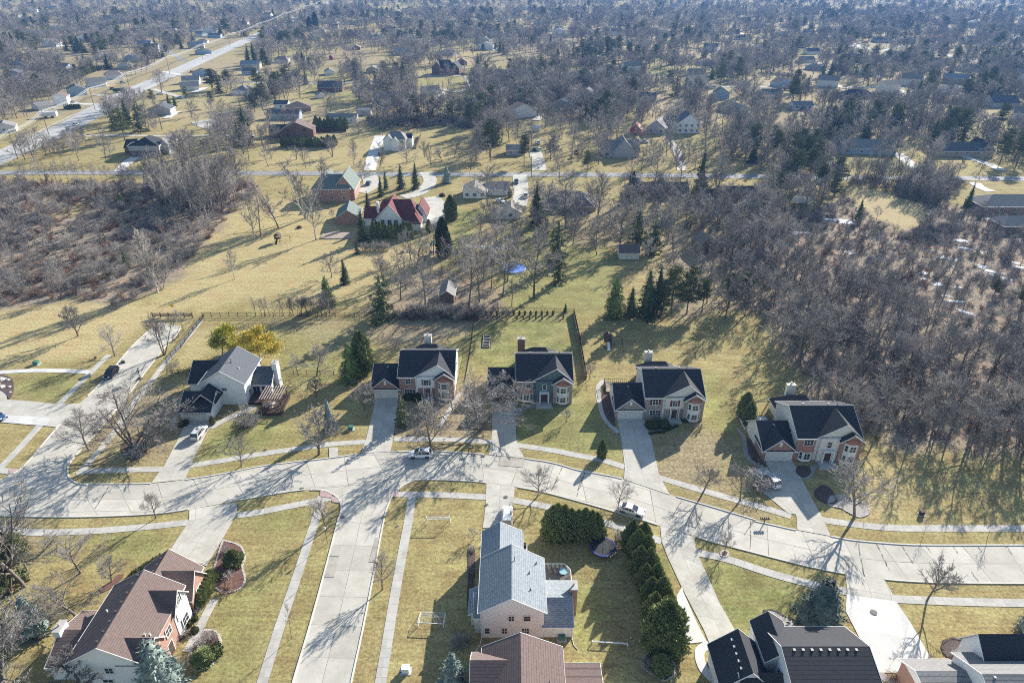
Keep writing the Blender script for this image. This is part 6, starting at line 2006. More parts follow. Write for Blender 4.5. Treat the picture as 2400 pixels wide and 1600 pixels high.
simple('ranch_house', 'dark-roofed ranch house with brown brick and two roof peaks by the far street', 'M3', 1370, 450, 22, 9, 2.8, 5.6, 0.0, 'x', B_DARK, R_DARK, wins=5, trim=TRIM_D,
       extra=({'b': (-12, -5, -3.5, 8, 2.8, 6.2), 'axis': 'y', 'hip1': 3.0}, {'b': (-1, 5, 0, 7.5, 2.8, 5.9), 'axis': 'y', 'hip1': 3.0}))
simple('ranch_house', 'white-walled house with blue-black roof half hidden by the right grove', 'M3', 2080, 520, 16, 9, 3.6, 6.8, 0.0, 'x', W_WHITE, R_DARK2, wins=4, extra=({'b': (-14, -7, -3, 4, 2.8, 5.4), 'axis': 'x'},))
simple('brick_ranch', 'brick ranch house with slate hipped roof at the right edge', 'M4', 2250, 590, 24, 12, 2.9, 5.8, 0.0, 'x', B_RED, R_GREY, hip=6.0, wins=5)
simple('brick_garage', 'brick outbuilding with slate roof cut by the right edge', 'M4', 2330, 770, 14, 9, 2.8, 5.0, 0.0, 'x', B_RED, R_GREY, hip=3.5, wins=2, cat='garage')
simple('corner_shed', 'cream cottage shed with brown roof below the pale-twigged tree', 'M3', 1075, 1010, 6.4, 5.0, 2.5, 4.2, 0.0, 'x', W_CREAM, R_BROWN, wins=0, cat='shed')
simple('playhouse_shed', 'brown wooden playhouse shed with steep roof at the edge of the right wood', 'M3', 1800, 960, 5.5, 6.5, 3.2, 6.0, 0.2, 'y', W_BROWN, R_TAN, wins=1, cat='shed', trim=TRIM_D, extra=({'b': (-1, 5.2, -3, 1, 2.4, 4.8), 'axis': 'x'},))
simple('plank_shed', 'weathered plank shed with pale metal roof in the leaf-strewn yard', 'M2', 1755, 1410, 3.9, 7.0, 2.5, 3.9, 0.0, 'y', W_BROWN, R_GREY, wins=0, cat='shed', trim=TRIM)
simple('dark_roof_house', 'brick and grey house with black-blue roof alone near the main road', 'T1', 1340, 1440, 15, 12, 5.4, 8.8, 0.0, 'y', B_DARK, R_DARK2, hip=3.5, wins=4, trim=TRIM,
       extra=({'b': (-12.5, -7, -1, 8, 3.4, 6.5), 'axis': 'x'}, {'b': (5.5, 10.0, -1.5, 9, 5.4, 8.0), 'axis': 'y', 'roof': R_GREY, 'wall': W_GREY}, {'b': (-7.6, 7.6, -6.1, 3, 5.3, 5.9), 'axis': 'x', 'wall': W_GREY, 'z0': 2.9}))
simple('tall_white_house', 'tall white house with grey gables on the bare lot by the far street', 'T2', 1280, 1380, 11, 10, 5.6, 8.6, 0.0, 'x', W_WHITE, R_GREY, hip=3.0, wins=3,
       extra=({'b': (-5.6, -0.5, -6.0, 3, 5.5, 7.8), 'axis': 'y'}, {'b': (-1.5, 2.3, -7, 0, 5.0, 6.6), 'axis': 'y'}, {'b': (5.5, 8.2, 0, 5, 5.2, 6.8), 'axis': 'x', 'roof': R_DARK}))
simple('brown_hedge_house', 'big brown house with skylit roof behind the long arborvitae hedge', 'T2', 380, 1270, 18, 12, 4.2, 8.4, 0.15, 'y', B_DARK, R_BROWN, wins=2, trim=TRIM_D, extra=({'b': (-15, -6, -3, 6, 3.0, 6.2), 'axis': 'x', 'roof': R_DARK},))
simple('grey_garage', 'low grey garage behind the roadside pine', 'T3', 30, 1430, 9, 8, 2.8, 4.6, 0.0, 'x', W_GREY, R_GREY, wins=2, cat='garage')
simple('gabled_ranch', 'grey ranch with one steep white-edged gable beyond the far street', 'T3', 1000, 1445, 18, 11, 3.0, 7.4, 0.0, 'x', W_GREY, R_GREY, wins=4, extra=({'b': (-4, 7, -6.5, 6, 3.0, 8.6), 'axis': 'y'},))
simple('gabled_house', 'grey-roofed house between the red shed and the gambrel house', 'T3', 1320, 1230, 11, 14, 3.4, 7.6, -0.4, 'y', W_GREY, R_GREY, wins=2)
simple('red_shed', 'small dark red barn shed in the far yards', 'T3', 1130, 1240, 6, 6, 3.4, 6.2, -0.3, 'y', W_BARN, W_BARN, wins=0, cat='shed')
simple('white_gambrel_house', 'white clapboard house with steep blue-grey roof beyond the far street', 'T3', 1620, 1225, 13, 12, 5.6, 10.5, 0.0, 'y', W_WHITE, R_BLUE, wins=4, extra=({'b': (-12, -6, -1, 8, 5.4, 8.0), 'axis': 'x'},))
simple('white_shed', 'tiny white shed beside the far driveway', 'T3', 215, 1210, 4.4, 3.4, 2.2, 3.2, 0.0, 'x', W_WHITE, W_WHITE, wins=0, cat='shed')
simple('blue_ranch', 'long pale ranch with winged roof and curved driveway in the far right yards', 'T4', 920, 1420, 26, 12, 3.2, 6.4, -0.12, 'x', W_BLUE, R_GREY, wins=4, extra=({'b': (-14, -6, -3, 9, 3.2, 7.4), 'axis': 'y'},))
simple('blue_ranch', 'long low ranch with dark gable end near the right edge', 'T4', 1820, 1440, 26, 10, 3.0, 6.2, 0.0, 'x', B_MIX, R_BLUE, wins=5, extra=({'b': (7, 14, -4, 8, 3.0, 7.0), 'axis': 'y', 'roof': R_DARK2},))
# ------------------------------------------------------------------ far houses
WALLS = {'w': W_WHITE, 'c': W_CREAM, 'g': W_GREY, 't': W_TAN, 'b': B_RED, 'd': B_DARK, 'n': W_BLUE, 'r': W_BARN}
ROOFS = {'k': R_DARK2, 'g': R_GREY, 't': R_TAN, 'b': R_BROWN, 's': R_BLUE, 'f': R_FROST, 'n': R_GREEN}
far_houses = [
    ('T1', 560, 965, 9, 9, 5.4, 7.6, .3, 'y', 'w', 'b', 0, 'white two-storey road house, lowest of the row left of the main road'),
    ('T1', 430, 1010, 9, 12, 2.8, 4.8, .9, 'x', 'w', 'g', 0, 'low white house under the wires beside the lowest road house'),
    ('T1', 720, 880, 12, 12, 4.6, 7.0, .6, 'y', 'n', 's', 0, 'blue-shaded road house, second of the row from below'),
    ('T1', 890, 800, 14, 11, 3.6, 6.4, .5, 'x', 'w', 'g', 0, 'long white road house with two low gables, third of the row'),
    ('T1', 1050, 730, 13, 11, 3.6, 6.4, .5, 'x', 'w', 't', 3, 'tan-roofed road house, fourth of the row'),
    ('T1', 1150, 640, 12, 9, 3.0, 5.2, .4, 'x', 'g', 'n', 3, 'green-grey hipped house behind the fourth road house'),
    ('T1', 1200, 560, 12, 10, 3.4, 6, .2, 'y', 'n', 's', 0, 'pale blue house among pines behind the road row'),
    ('T1', 910, 550, 9, 8, 2.6, 4.8, .4, 'y', 'w', 'k', 0, 'dark roofed shed-like house at the end of the golden lawn'),
    ('T1', 1410, 480, 11, 9, 5.2, 8.2, 0, 'x', 'w', 'k', 0, 'white house with nearly black roof near the wires'),
    ('T1', 50, 1220, 11, 10, 3.2, 5.5, .5, 'y', 'w', 'g', 0, 'white house cut by the left edge under the wires'),
    ('T1', 620, 215, 9, 8, 3, 5.5, 0, 'x', 'w', 'f', 0, 'small white house left of the far conifer pair'),
    ('T1', 1770, 290, 12, 13, 3.0, 8.5, -.3, 'y', 'g', 'k', 0, 'dark A-shaped house beyond the wires'),
    ('T1', 1970, 350, 16, 9, 3.0, 5.2, .1, 'x', 'n', 's', 0, 'blue-grey low building right of the A-shaped house'),
    ('T1', 1860, 400, 12, 8, 2.8, 4.6, .2, 'x', 'w', 'g', 3, 'flat pale house just above the wires'),
    ('T1', 2240, 230, 12, 10, 4.5, 7, 0, 'y', 'w', 'b', 0, 'white far house with pinkish roof at the end of the wires'),
    ('T1', 2210, 870, 15, 12, 2.9, 6, -.3, 'y', 'w', 'g', 4, 'grey hipped house right of the golden lawns'),
    ('T1', 2290, 690, 12, 9, 3, 5.4, .1, 'x', 'n', 's', 0, 'blue house at the foot of the very tall spruces'),
    ('T1', 280, 60, 13, 10, 5, 8, .2, 'x', 'g', 'k', 0, 'dark far house near the upper left edge'),
    ('T1', 400, 120, 11, 9, 3.4, 6, .4, 'y', 'w', 's', 0, 'white far house below the dark one near the upper left'),
    ('T1', 1580, 290, 10, 6, 2.6, 3.8, 0, 'x', 'w', 'f', 0, 'flat white outbuilding left of the A-shaped house'),
    ('T2', 230, 580, 13, 9, 3.2, 5.6, 0, 'x', 'w', 'g', 3, 'grey-roofed ranch right of the roadside grove'),
    ('T2', 430, 560, 4.5, 4, 2.6, 4.0, 0, 'x', 'w', 'f', 0, 'tiny white shed by the roadside ranch'),
    ('T2', 360, 700, 7, 6, 2.6, 4.2, .3, 'y', 'g', 'g', 0, 'grey shed left of the far spruce'),
    ('T2', 230, 1000, 9, 7, 3.0, 5, 0, 'x', 'w', 's', 0, 'white garage with slate roof next to the brown hipped house'),
    ('T2', 400, 1030, 15, 10, 3.0, 6, .4, 'y', 'b', 'b', 5, 'brown hipped brick house in the cluster of low roofs'),
    ('T2', 250, 1100, 20, 7, 3.4, 5.2, 0, 'x', 'n', 's', 0, 'long blue-grey shed behind the hedge house'),
    ('T2', 790, 1130, 18, 7, 3.2, 5.0, 0, 'x', 'w', 'g', 0, 'long white shed with grey metal roof'),
    ('T2', 990, 1060, 9, 5, 3.4, 4.2, 0, 'x', 'g', 'g', 0, 'plain grey shed right of the long white shed'),
    ('T2', 680, 845, 18, 10, 3.6, 7.2, 0, 'x', 'd', 's', 0, 'brick house with blue-grey roof and white dormer gable'),
    ('T2', 600, 905, 5.5, 5, 2.4, 3.8, .5, 'y', 'w', 'f', 0, 'small pale shed before the blue-grey roofed brick house'),
    ('T2', 680, 690, 8, 9, 3.0, 5, .3, 'y', 'w', 't', 0, 'white garage with tan roof behind the brick house'),
    ('T2', 690, 550, 3.5, 3.5, 3.2, 4.6, 0, 'y', 'r', 'b', 0, 'little dark red shed in the far gardens'),
    ('T2', 920, 460, 9, 8, 3.0, 5.2, .1, 'y', 'd', 't', 0, 'brown far house behind the little red shed'),
    ('T2', 540, 370, 12, 15, 3.4, 7.4, .35, 'y', 'w', 's', 0, 'slanting blue-striped roofed house above the gardens'),
    ('T2', 610, 310, 8, 8, 4.6, 7, 0, 'y', 'w', 'g', 0, 'white gabled far house beside the column conifers'),
    ('T2', 710, 270, 13, 10, 3.2, 6.5, 0, 'x', 't', 'b', 0, 'tan far house right of the column conifers'),
    ('T2', 900, 230, 12, 10, 3.4, 6.6, .3, 'y', 'g', 'k', 0, 'dark roofed far house in the upper middle'),
    ('T2', 890, 330, 8, 14, 3.2, 6.5, .5, 'y', 'w', 's', 0, 'white-edged far house roof below the dark one'),
    ('T2', 1010, 330, 13, 9, 3.0, 6, -.4, 'y', 'c', 't', 0, 'cream far house right of the white-edged roof'),
    ('T2', 1230, 290, 15, 8, 3.4, 6, 0, 'x', 'g', 'k', 0, 'far house with dark glinting roof panels'),
    ('T2', 990, 160, 15, 8, 2.8, 5, -.2, 'x', 'w', 'b', 0, 'white far house with brown roof near the top'),
    ('T2', 1110, 60, 11, 9, 4, 8, .4, 'y', 'g', 'k', 0, 'steep dark far roof at the top'),
    ('T2', 1450, 370, 11, 9, 3, 6, 0, 'y', 'w', 'f', 0, 'pale gabled far house left of the brick mansion'),
    ('T2', 1370, 110, 12, 8, 4, 6, 0, 'x', 'w', 't', 0, 'cream far house with bright wall near the top'),
    ('T2', 1640, 420, 10, 6, 3, 4.6, 0, 'x', 'w', 'f', 0, 'white flat far building above the brick mansion'),
    ('T2', 1900, 600, 8, 8, 3, 5.6, .2, 'y', 'd', 'g', 0, 'grey garage right of the brick mansion'),
    ('T2', 2160, 290, 15, 18, 3.0, 9.5, .5, 'y', 'g', 'k', 0, 'great black-roofed far house with bright gable edges'),
    ('T2', 1020, 830, 11, 14, 3.2, 6.2, .2, 'y', 'g', 'g', 0, 'plain grey gabled house among the tall dark trees'),
    ('T2', 1070, 670, 11, 9, 3, 5.4, 0, 'y', 't', 't', 0, 'tan far house amid bare trees'),
    ('T2', 1950, 1010, 14, 10, 2.6, 6.0, 0, 'x', 'd', 'k', 3, 'low dark house beneath the trees right of the yellow lawn'),
    ('T3', 440, 290, 11, 10, 3.4, 7, .3, 'y', 'n', 'f', 0, 'pale blue far house by the bright paved drive'),
    ('T3', 400, 350, 15, 8, 2.6, 4.4, 0, 'x', 'g', 's', 0, 'low grey far house in front of the pale blue one'),
    ('T3', 720, 310, 15, 9, 2.8, 4.8, 0, 'x', 't', 't', 0, 'tan ranch in the bright far yards'),
    ('T3', 1030, 240, 16, 8, 3, 6, 0, 'x', 'd', 'k', 0, 'long dark far house with white-tipped roof'),
    ('T3', 1420, 330, 14, 14, 2.8, 6.8, .6, 'y', 'w', 'b', 5, 'brown pyramid-roofed far house'),
    ('T3', 1580, 210, 11, 9, 3, 6.4, 0, 'y', 'w', 's', 0, 'white far house right of the pyramid roof'),
    ('T3', 900, 40, 18, 10, 4, 8, 0, 'x', 'g', 's', 0, 'wide blue-roofed far house at the very top'),
    ('T3', 650, 710, 15, 8, 3, 5.2, 0, 'x', 'd', 'g', 3, 'low brown house under trees by the far lane'),
    ('T3', 680, 900, 9, 9, 3, 6.4, -.3, 'y', 'n', 's', 0, 'pale blue cottage with steep gable'),
    ('T3', 1240, 930, 12, 7, 2.6, 5.2, -.1, 'x', 'n', 's', 0, 'low blue-grey cottage above the golden clearing'),
    ('T3', 1700, 700, 14, 8, 3, 5.6, 0, 'x', 'g', 's', 0, 'grey house in the far right trees'),
    ('T3', 1930, 910, 10, 8, 4.2, 7.4, 0, 'y', 'n', 's', 0, 'blue two-part house in the far right trees, gabled half'),
    ('T3', 2130, 370, 20, 8, 2.8, 5, 0, 'x', 'g', 'k', 0, 'long black-roofed far ranch above bright lawns'),
    ('T3', 240, 800, 16, 9, 2.8, 5.4, 0, 'x', 'n', 's', 0, 'low blue roof hidden by bare trees left of the far lane'),
    ('T4', 1060, 395, 20, 12, 3, 6.4, 0, 'x', 'g', 's', 5, 'slate hipped far house right of the bright drive'),
    ('T4', 1290, 400, 18, 10, 3, 5.6, 0, 'x', 'd', 'g', 4, 'second slate far house along the bright drive'),
    ('T4', 830, 910, 22, 10, 2.8, 5.8, 0, 'x', 'd', 'k', 5, 'wide dark-roofed ranch below the far right street'),
    ('T4', 1880, 660, 20, 11, 2.8, 6, 0, 'x', 'n', 's', 6, 'wide slate hipped house in the far right'),
    ('T4', 2180, 990, 18, 12, 3.2, 7, 0, 'x', 'g', 's', 0, 'blue-shaded tall roof near the right edge'),
    ('T4', 40, 900, 14, 9, 3, 5.6, 0, 'x', 'w', 's', 0, 'pale house at the left of the far right street'),
    ('T4', 320, 1010, 13, 8, 2.8, 5, 0, 'x', 'w', 'g', 0, 'low white house in the dense far right trees'),
    ('T4', 420, 500, 15, 9, 3, 6, .2, 'x', 'w', 's', 0, 'far right house above the street, left of the bright drive'),
    ('T4', 1600, 600, 15, 9, 3, 6, -.2, 'x', 'g', 's', 0, 'grey far roof in the woods above the right street'),
    ('T4', 530, 60, 16, 10, 4, 7, 0, 'x', 'w', 's', 0, 'far pale roof near the top right, left one'),
    ('T4', 1450, 90, 16, 10, 4, 7, .1, 'x', 'w', 'f', 0, 'far pale roof near the top right, right one'),
    ('T4', 1900, 260, 16, 10, 4, 7, 0, 'x', 'w', 'f', 0, 'far white roof high in the right woods'),
]
for c, x, y, w, d, e, r_, rz, ax, wl, rf, hip, lb in far_houses:
    simple('shed' if 'shed' in lb.split(' with')[0] and w < 9 else 'house', lb, c, x, y, w, d, e, r_, rz or 0.01, ax, WALLS[wl], ROOFS[rf], hip=hip, wins=(3 if w > 9 else 1))
simple('brick_mansion', 'large dark brick house with steep charcoal gables and loop driveway', 'T2', 1720, 690, 20, 14, 6, 11.5, -.15, 'x', B_DARK, R_DARK, hip=5, wins=4, trim=TRIM_D,
       extra=({'b': (-9, -1, -8.5, 4, 5.8, 11.0), 'axis': 'y'}, {'b': (4, 13, -2, 11, 5.0, 10.0), 'axis': 'y'}))

# ------------------------------------------------------------------ vehicles
PAINT = {}
def paint(name, col, metal=0.3):
    if name not in PAINT:
        m, n, b = new_mat(name)
        b.inputs['Base Color'].default_value = (*col, 1)
        b.inputs['Roughness'].default_value = 0.32
        b.inputs['Metallic'].default_value = metal
        b.inputs['Coat Weight'].default_value = 0.6
        b.inputs['Coat Roughness'].default_value = 0.08
        PAINT[name] = m
    return PAINT[name]
WHITE_P, SILVER_P, BLACK_P, BLUE_P, RED_P = paint('white_paint', (0.78, 0.78, 0.79), 0.0), paint('silver_paint', (0.66, 0.67, 0.68), 0.2), paint('black_paint', (0.012, 0.012, 0.014)), paint('blue_paint', (0.05, 0.10, 0.22)), paint('red_paint', (0.3, 0.02, 0.02))
CARGLASS = mat('car_glass', (0.02, 0.025, 0.03), 0.05, 0.2, 1, spec=1.0)
TYRE = mat('tyre_rubber', (0.018, 0.018, 0.018), 0.9, 0.1, 5)
RIM = mat('wheel_rim', (0.45, 0.45, 0.46), 0.35, 0.1, 5, metal=0.8)
LAMP_R = mat('tail_lamp', (0.35, 0.02, 0.02), 0.25, 0.1, 5)
LAMP_W = mat('head_lamp', (0.75, 0.76, 0.78), 0.15, 0.05, 5)
PLASTIC = mat('dark_plastic', (0.03, 0.03, 0.032), 0.6, 0.1, 5)

def loft(rings, m=0):
    mb = MB()
    n = len(rings[0])
    for r in rings:
        mb.v.extend([tuple(p) for p in r])
    for i in range(len(rings) - 1):
        for j in range(n):
            k = (j + 1) % n
            mb.f.append((i * n + j, i * n + k, (i + 1) * n + k, (i + 1) * n + j))
            mb.m.append(m)
    mb.f.append(tuple(range(n - 1, -1, -1))); mb.m.append(m)
    mb.f.append(tuple((len(rings) - 1) * n + j for j in range(n))); mb.m.append(m)
    return mb

def vehicle(name, label, paint_m, loc, rz, kind='suv', group=None, roofbox=False):
    t = thing(name, label, {'suv': 'car', 'sedan': 'car', 'pickup': 'truck', 'van': 'van'}[kind], (loc[0], loc[1], 0.05), rz, group)
    L, Wd = {'suv': (4.65, 1.86), 'sedan': (4.7, 1.80), 'pickup': (5.5, 1.95), 'van': (5.1, 1.95)}[kind]
    if kind == 'suv':
        top = [(-2.32, .78), (-2.25, 1.02), (-1.9, 1.06), (-0.6, 1.04), (0.75, 1.02), (1.2, 0.98), (1.9, 0.90), (2.22, 0.76), (2.33, 0.60)]
        cab = [(-2.12, 1.02, 1.10), (-1.75, 1.02, 1.62), (-0.3, 1.0, 1.70), (0.25, 1.0, 1.66), (1.15, 0.98, 1.02)]
    elif kind == 'sedan':
        top = [(-2.35, .72), (-2.25, .98), (-1.6, 1.0), (-0.6, .96), (0.75, .94), (1.2, 0.92), (1.9, 0.80), (2.25, 0.66), (2.35, 0.5)]
        cab = [(-1.75, .97, 1.0), (-1.0, .97, 1.38), (-0.3, .95, 1.44), (0.2, .95, 1.40), (1.1, 0.93, .96)]
    elif kind == 'van':
        top = [(-2.5, .8), (-2.45, 1.1), (-1.9, 1.1), (-.6, 1.1), (.9, 1.08), (1.5, 1.0), (2.1, .9), (2.4, .75), (2.55, .6)]
        cab = [(-2.42, 1.08, 1.2), (-2.2, 1.08, 1.85), (-.3, 1.08, 1.92), (.5, 1.08, 1.85), (1.55, 1.0, 1.05)]
    else:
        top = [(-2.75, .85), (-2.7, 1.08), (-1.9, 1.08), (-.9, 1.08), (.9, 1.06), (1.3, 1.04), (2.2, .98), (2.6, .85), (2.75, .6)]
        cab = [(-.85, 1.06, 1.2), (-.65, 1.06, 1.75), (-.1, 1.06, 1.8), (.4, 1.06, 1.75), (1.25, 1.02, 1.08)]
    rings = []
    hw = Wd / 2
    for x, z in top:
        e = 1 - 0.10 * max(0, (abs(x) - L * 0.36) / (L * 0.14)) ** 2
        w = hw * e
        b = 0.30 if abs(x) < L * .42 else 0.38
        rings.append([(x, -w * .93, b), (x, -w, b + .18), (x, -w, z - .28), (x, -w * .93, z - .05), (x, -w * .6, z), (x, w * .6, z), (x, w * .93, z - .05), (x, w, z - .28), (x, w, b + .18), (x, w * .93, b)])
    loft(rings).build('body', [paint_m], t, smooth=False)
    # glasshouse
    gr, rr = [], []
    for i, (x, zb, zt) in enumerate(cab):
        w = hw * .93
        wt = hw * (.76 if zt > zb + .2 else .9)
        gr.append([(x, -w, zb - .06), (x, -wt, zt - .04), (x, -wt * .8, zt - .02), (x, wt * .8, zt - .02), (x, wt, zt - .04), (x, w, zb - .06)])
    loft(gr).build('window', [CARGLASS], t)
    rf = MB()
    xs = [c_ for c_ in cab[1:-1]]
    for i in range(len(xs) - 1):
        (xa, _, za), (xb, _, zb2) = xs[i], xs[i + 1]
        w = hw * .79
        rf.poly([(xa, -w, za - .01), (xb, -w, zb2 - .01), (xb, w, zb2 - .01), (xa, w, za - .01)])
        rf.poly([(xa, -w, za - .07), (xb, -w, zb2 - .07), (xb, -w, zb2 - .01), (xa, -w, za - .01)])
        rf.poly([(xa, w, za - .01), (xb, w, zb2 - .01), (xb, w, zb2 - .07), (xa, w, za - .07)])
    for s in (-1, 1):
        for (xa, _z, zt) in (cab[1], cab[2], cab[3]):
            xb = xa + (-.16 if xa < -.9 else .0)
            rf.tube((xb, s * hw * .94, top[3][1] - .05), (xa, s * hw * .785, zt - .03), .045, .045, 4)
        xa, zb_, zt_ = cab[-1]
        rf.tube((xa, s * hw * .90, zb_), (cab[3][0], s * hw * .775, cab[3][2] - .02), .045, .045, 4)
        xa, zb_, zt_ = cab[0]
        rf.tube((xa, s * hw * .90, zb_), (cab[1][0], s * hw * .775, cab[1][2] - .02), .05, .05, 4)
    rf.build('roof_panel', [paint_m], t)
    for s in (-1, 1):
        for x in (-L * .29, L * .30):
            w = MB()
            y = s * (hw - .14)
            w.tube((0, -.11, 0), (0, .11, 0), .345, .345, 16)
            o = w.build('wheel', [TYRE], t, (x, y, .345))
            MB().tube((0, s * .10, 0), (0, s * .118, 0), .21, .21, 10).build('rim', [RIM], o)
            a = MB().box(x - .42, x + .42, s * hw * .90, s * (hw + .004), .30, .64)
            a.build('wheel_arch', [PLASTIC], t)
        MB().box(L / 2 - .22, L / 2 - .02, s * hw * .62 - .18, s * hw * .62 + .18, .66, .80).build('headlight', [LAMP_W], t)
        MB().box(-L / 2 - .01, -L / 2 + .16, s * hw * .74 - .14, s * hw * .74 + .14, .74, .95).build('tail_light', [LAMP_R], t)
        MB().box(.75, .92, s * (hw + .02) - .08, s * (hw + .02) + .1, .98, 1.1).build('mirror', [paint_m], t)
        if kind in ('suv', 'van'):
            MB().box(-1.6, .2, s * hw * .66 - .025, s * hw * .66 + .025, 1.70 if kind == 'suv' else 1.93, 1.76 if kind == 'suv' else 1.98).build('roof_rail', [PLASTIC], t)
    if kind == 'pickup':
        MB().box(-2.6, -.95, -.8, .8, 1.085, 1.1).build('load_bed', [PLASTIC], t)
    if kind == 'suv':
        MB().box(-.45, .05, -.34, .34, 1.69, 1.705).build('sunroof', [CARGLASS], t)
    MB().box(L / 2 - .06, L / 2 + .02, -.3, .3, .38, .5).build('number_plate', [LAMP_W], t)
    return t

def heading(c, x0, y0, x1, y1):
    a, b = P(c, x0, y0), P(c, x1, y1)
    return math.atan2(b[1] - a[1], b[0] - a[0])
g = lambda c, x, y: P(c, x, y)
vehicle('parked_suv', 'white SUV parked at the far kerb of the curved street', WHITE_P, g('G', 427, 1158), heading('G', 505, 1162, 345, 1165), 'suv')
vehicle('parked_suv', 'silver SUV on the driveway of the white house with the pergola', SILVER_P, g('F', 212, 1002), heading('F', 190, 1035, 240, 970), 'suv')
vehicle('parked_suv', 'black SUV parked on the side street', BLACK_P, g('E', 822, 562), heading('E', 860, 520, 790, 590), 'suv')
vehicle('parked_suv', 'white SUV parked on the side pad of the last brick house', WHITE_P, g('H', 1428, 1190), heading('H', 1490, 1240, 1385, 1130), 'suv')
vehicle('parked_sedan', 'white sedan parked at the near kerb beneath a bare tree', WHITE_P, g('H', 405, 1412), heading('H', 345, 1395, 470, 1430), 'sedan')
vehicle('parked_suv', 'white boxy SUV on the drive beyond the grey-roofed cream house', WHITE_P, g('C', 435, 365), PI / 2 - 0.02, 'van')
vehicle('parked_car', 'dark blue and white car cut by the left edge on a bright driveway', BLUE_P, g('E', -25, 880), heading('E', -90, 860, 20, 885), 'sedan')
for c, x, y, hx, hy, p_, k, lb in (
        ('M2', 1035, 325, 20, -30, BLUE_P, 'suv', 'blue car on the driveway of the green-roofed house'), ('M2', 1690, 705, 3, -30, BLUE_P, 'van', 'blue van behind the red-roofed house'), ('M2', 2245, 485, 30, 10, SILVER_P, 'sedan', 'silver car beside the white ranch house'),
        ('M3', 40, 310, 2, -30, BLUE_P, 'pickup', 'blue pickup on the driveway of the white garage'), ('M3', 125, 440, 2, -40, WHITE_P, 'pickup', 'white pickup on the driveway of the white garage'),
        ('T2', 1142, 1425, 4, -30, BLACK_P, 'suv', 'black SUV on the bright driveway of the tall white house'), ('T1', 1762, 668, 20, -12, BLACK_P, 'suv', 'dark car driving on the main road'), ('T1', 700, 1155, 20, -10, WHITE_P, 'suv', 'white car driving on the main road'),
        ('T1', 1470, 872, 20, -2, WHITE_P, 'pickup', 'white pickup beside the main road'), ('T1', 1660, 905, 20, 3, WHITE_P, 'sedan', 'white car by the row of low stones near the main road'), ('T1', 665, 945, 20, 3, BLACK_P, 'sedan', 'dark car by the lowest road house'),
        ('T1', 1035, 825, 20, 3, BLACK_P, 'suv', 'dark car in front of the fourth road house'), ('T1', 1128, 765, 20, -1, SILVER_P, 'suv', 'silver car beyond the fourth road house'), ('T3', 245, 1320, 2, -40, WHITE_P, 'van', 'white van on the far driveway beside the roadside pine'),
        ('T3', 205, 1385, 2, -40, BLACK_P, 'suv', 'black car on the far driveway, left of two'), ('T3', 250, 1385, 2, -40, WHITE_P, 'suv', 'pale car on the far driveway, right of two'), ('T3', 1215, 1310, 20, 3, WHITE_P, 'pickup', 'white pickup by the dark leafless clump near the red shed'), ('T3', 1140, 1300, 20, 2, BLACK_P, 'van', 'black van beside the red shed'),
        ('T4', 565, 1460, 20, 3, BLACK_P, 'suv', 'dark car at the head of a far right driveway'), ('T4', 1265, 1185, 20, 3, SILVER_P, 'suv', 'grey car in the far right yard'), ('T2', 1905, 690, 20, 5, BLACK_P, 'suv', 'dark car beside the brick mansion'), ('T3', 740, 720, 20, 3, BLACK_P, 'suv', 'dark car on the far lane'), ('T2', 1790, 0, 20, 3, WHITE_P, 'van', 'far white van near the top')):
    vehicle('parked_car' if 'driving' not in lb else 'car', lb, p_, g(c, x, y), heading(c, x, y, x + hx, y + hy), k)

# ------------------------------------------------------------------ garden and street objects
WOOD = mat('dark_stained_wood', (0.075, 0.048, 0.038), 0.8, 0.25, 2.5)
WOOD2 = mat('weathered_wood', (0.30, 0.25, 0.20), 0.85, 0.25, 2.5)
PALEWOOD = mat('bleached_slats', (0.46, 0.43, 0.38), 0.8, 0.15, 2.5)
MULCH = mat('bark_mulch', (0.10, 0.075, 0.065), 1.0, 0.45, 6.0)
REDMULCH = mat('red_mulch', (0.16, 0.085, 0.07), 1.0, 0.4, 6.0)
STONEM = mat('pale_gravel', (0.36, 0.33, 0.30), 1.0, 0.35, 9.0)
ROCK = mat('white_rock', (0.46, 0.43, 0.40), 0.9, 0.2, 2.0)
BLACKM = mat('black_metal', (0.02, 0.02, 0.022), 0.5, 0.1, 3)
WHITEM = mat('white_metal', (0.75, 0.75, 0.74), 0.5, 0.05, 3)
NET = mat('white_net', (0.55, 0.57, 0.58), 0.8, 0.1, 3)
BLUEPAD = mat('blue_pad', (0.04, 0.055, 0.24), 0.6, 0.15, 3)
TRAMP = mat('black_mat', (0.025, 0.03, 0.035), 0.7, 0.2, 3)
YELLOWS = mat('yellow_sign', (0.72, 0.50, 0.02), 0.5, 0.05, 3)
IRON = mat('cast_iron', (0.13, 0.12, 0.115), 0.7, 0.25, 9)
GREENBOX = mat('green_box', (0.06, 0.17, 0.12), 0.6, 0.1, 3)
TARP = mat('blue_tarp', (0.14, 0.25, 0.58), 0.5, 0.3, 1.2)

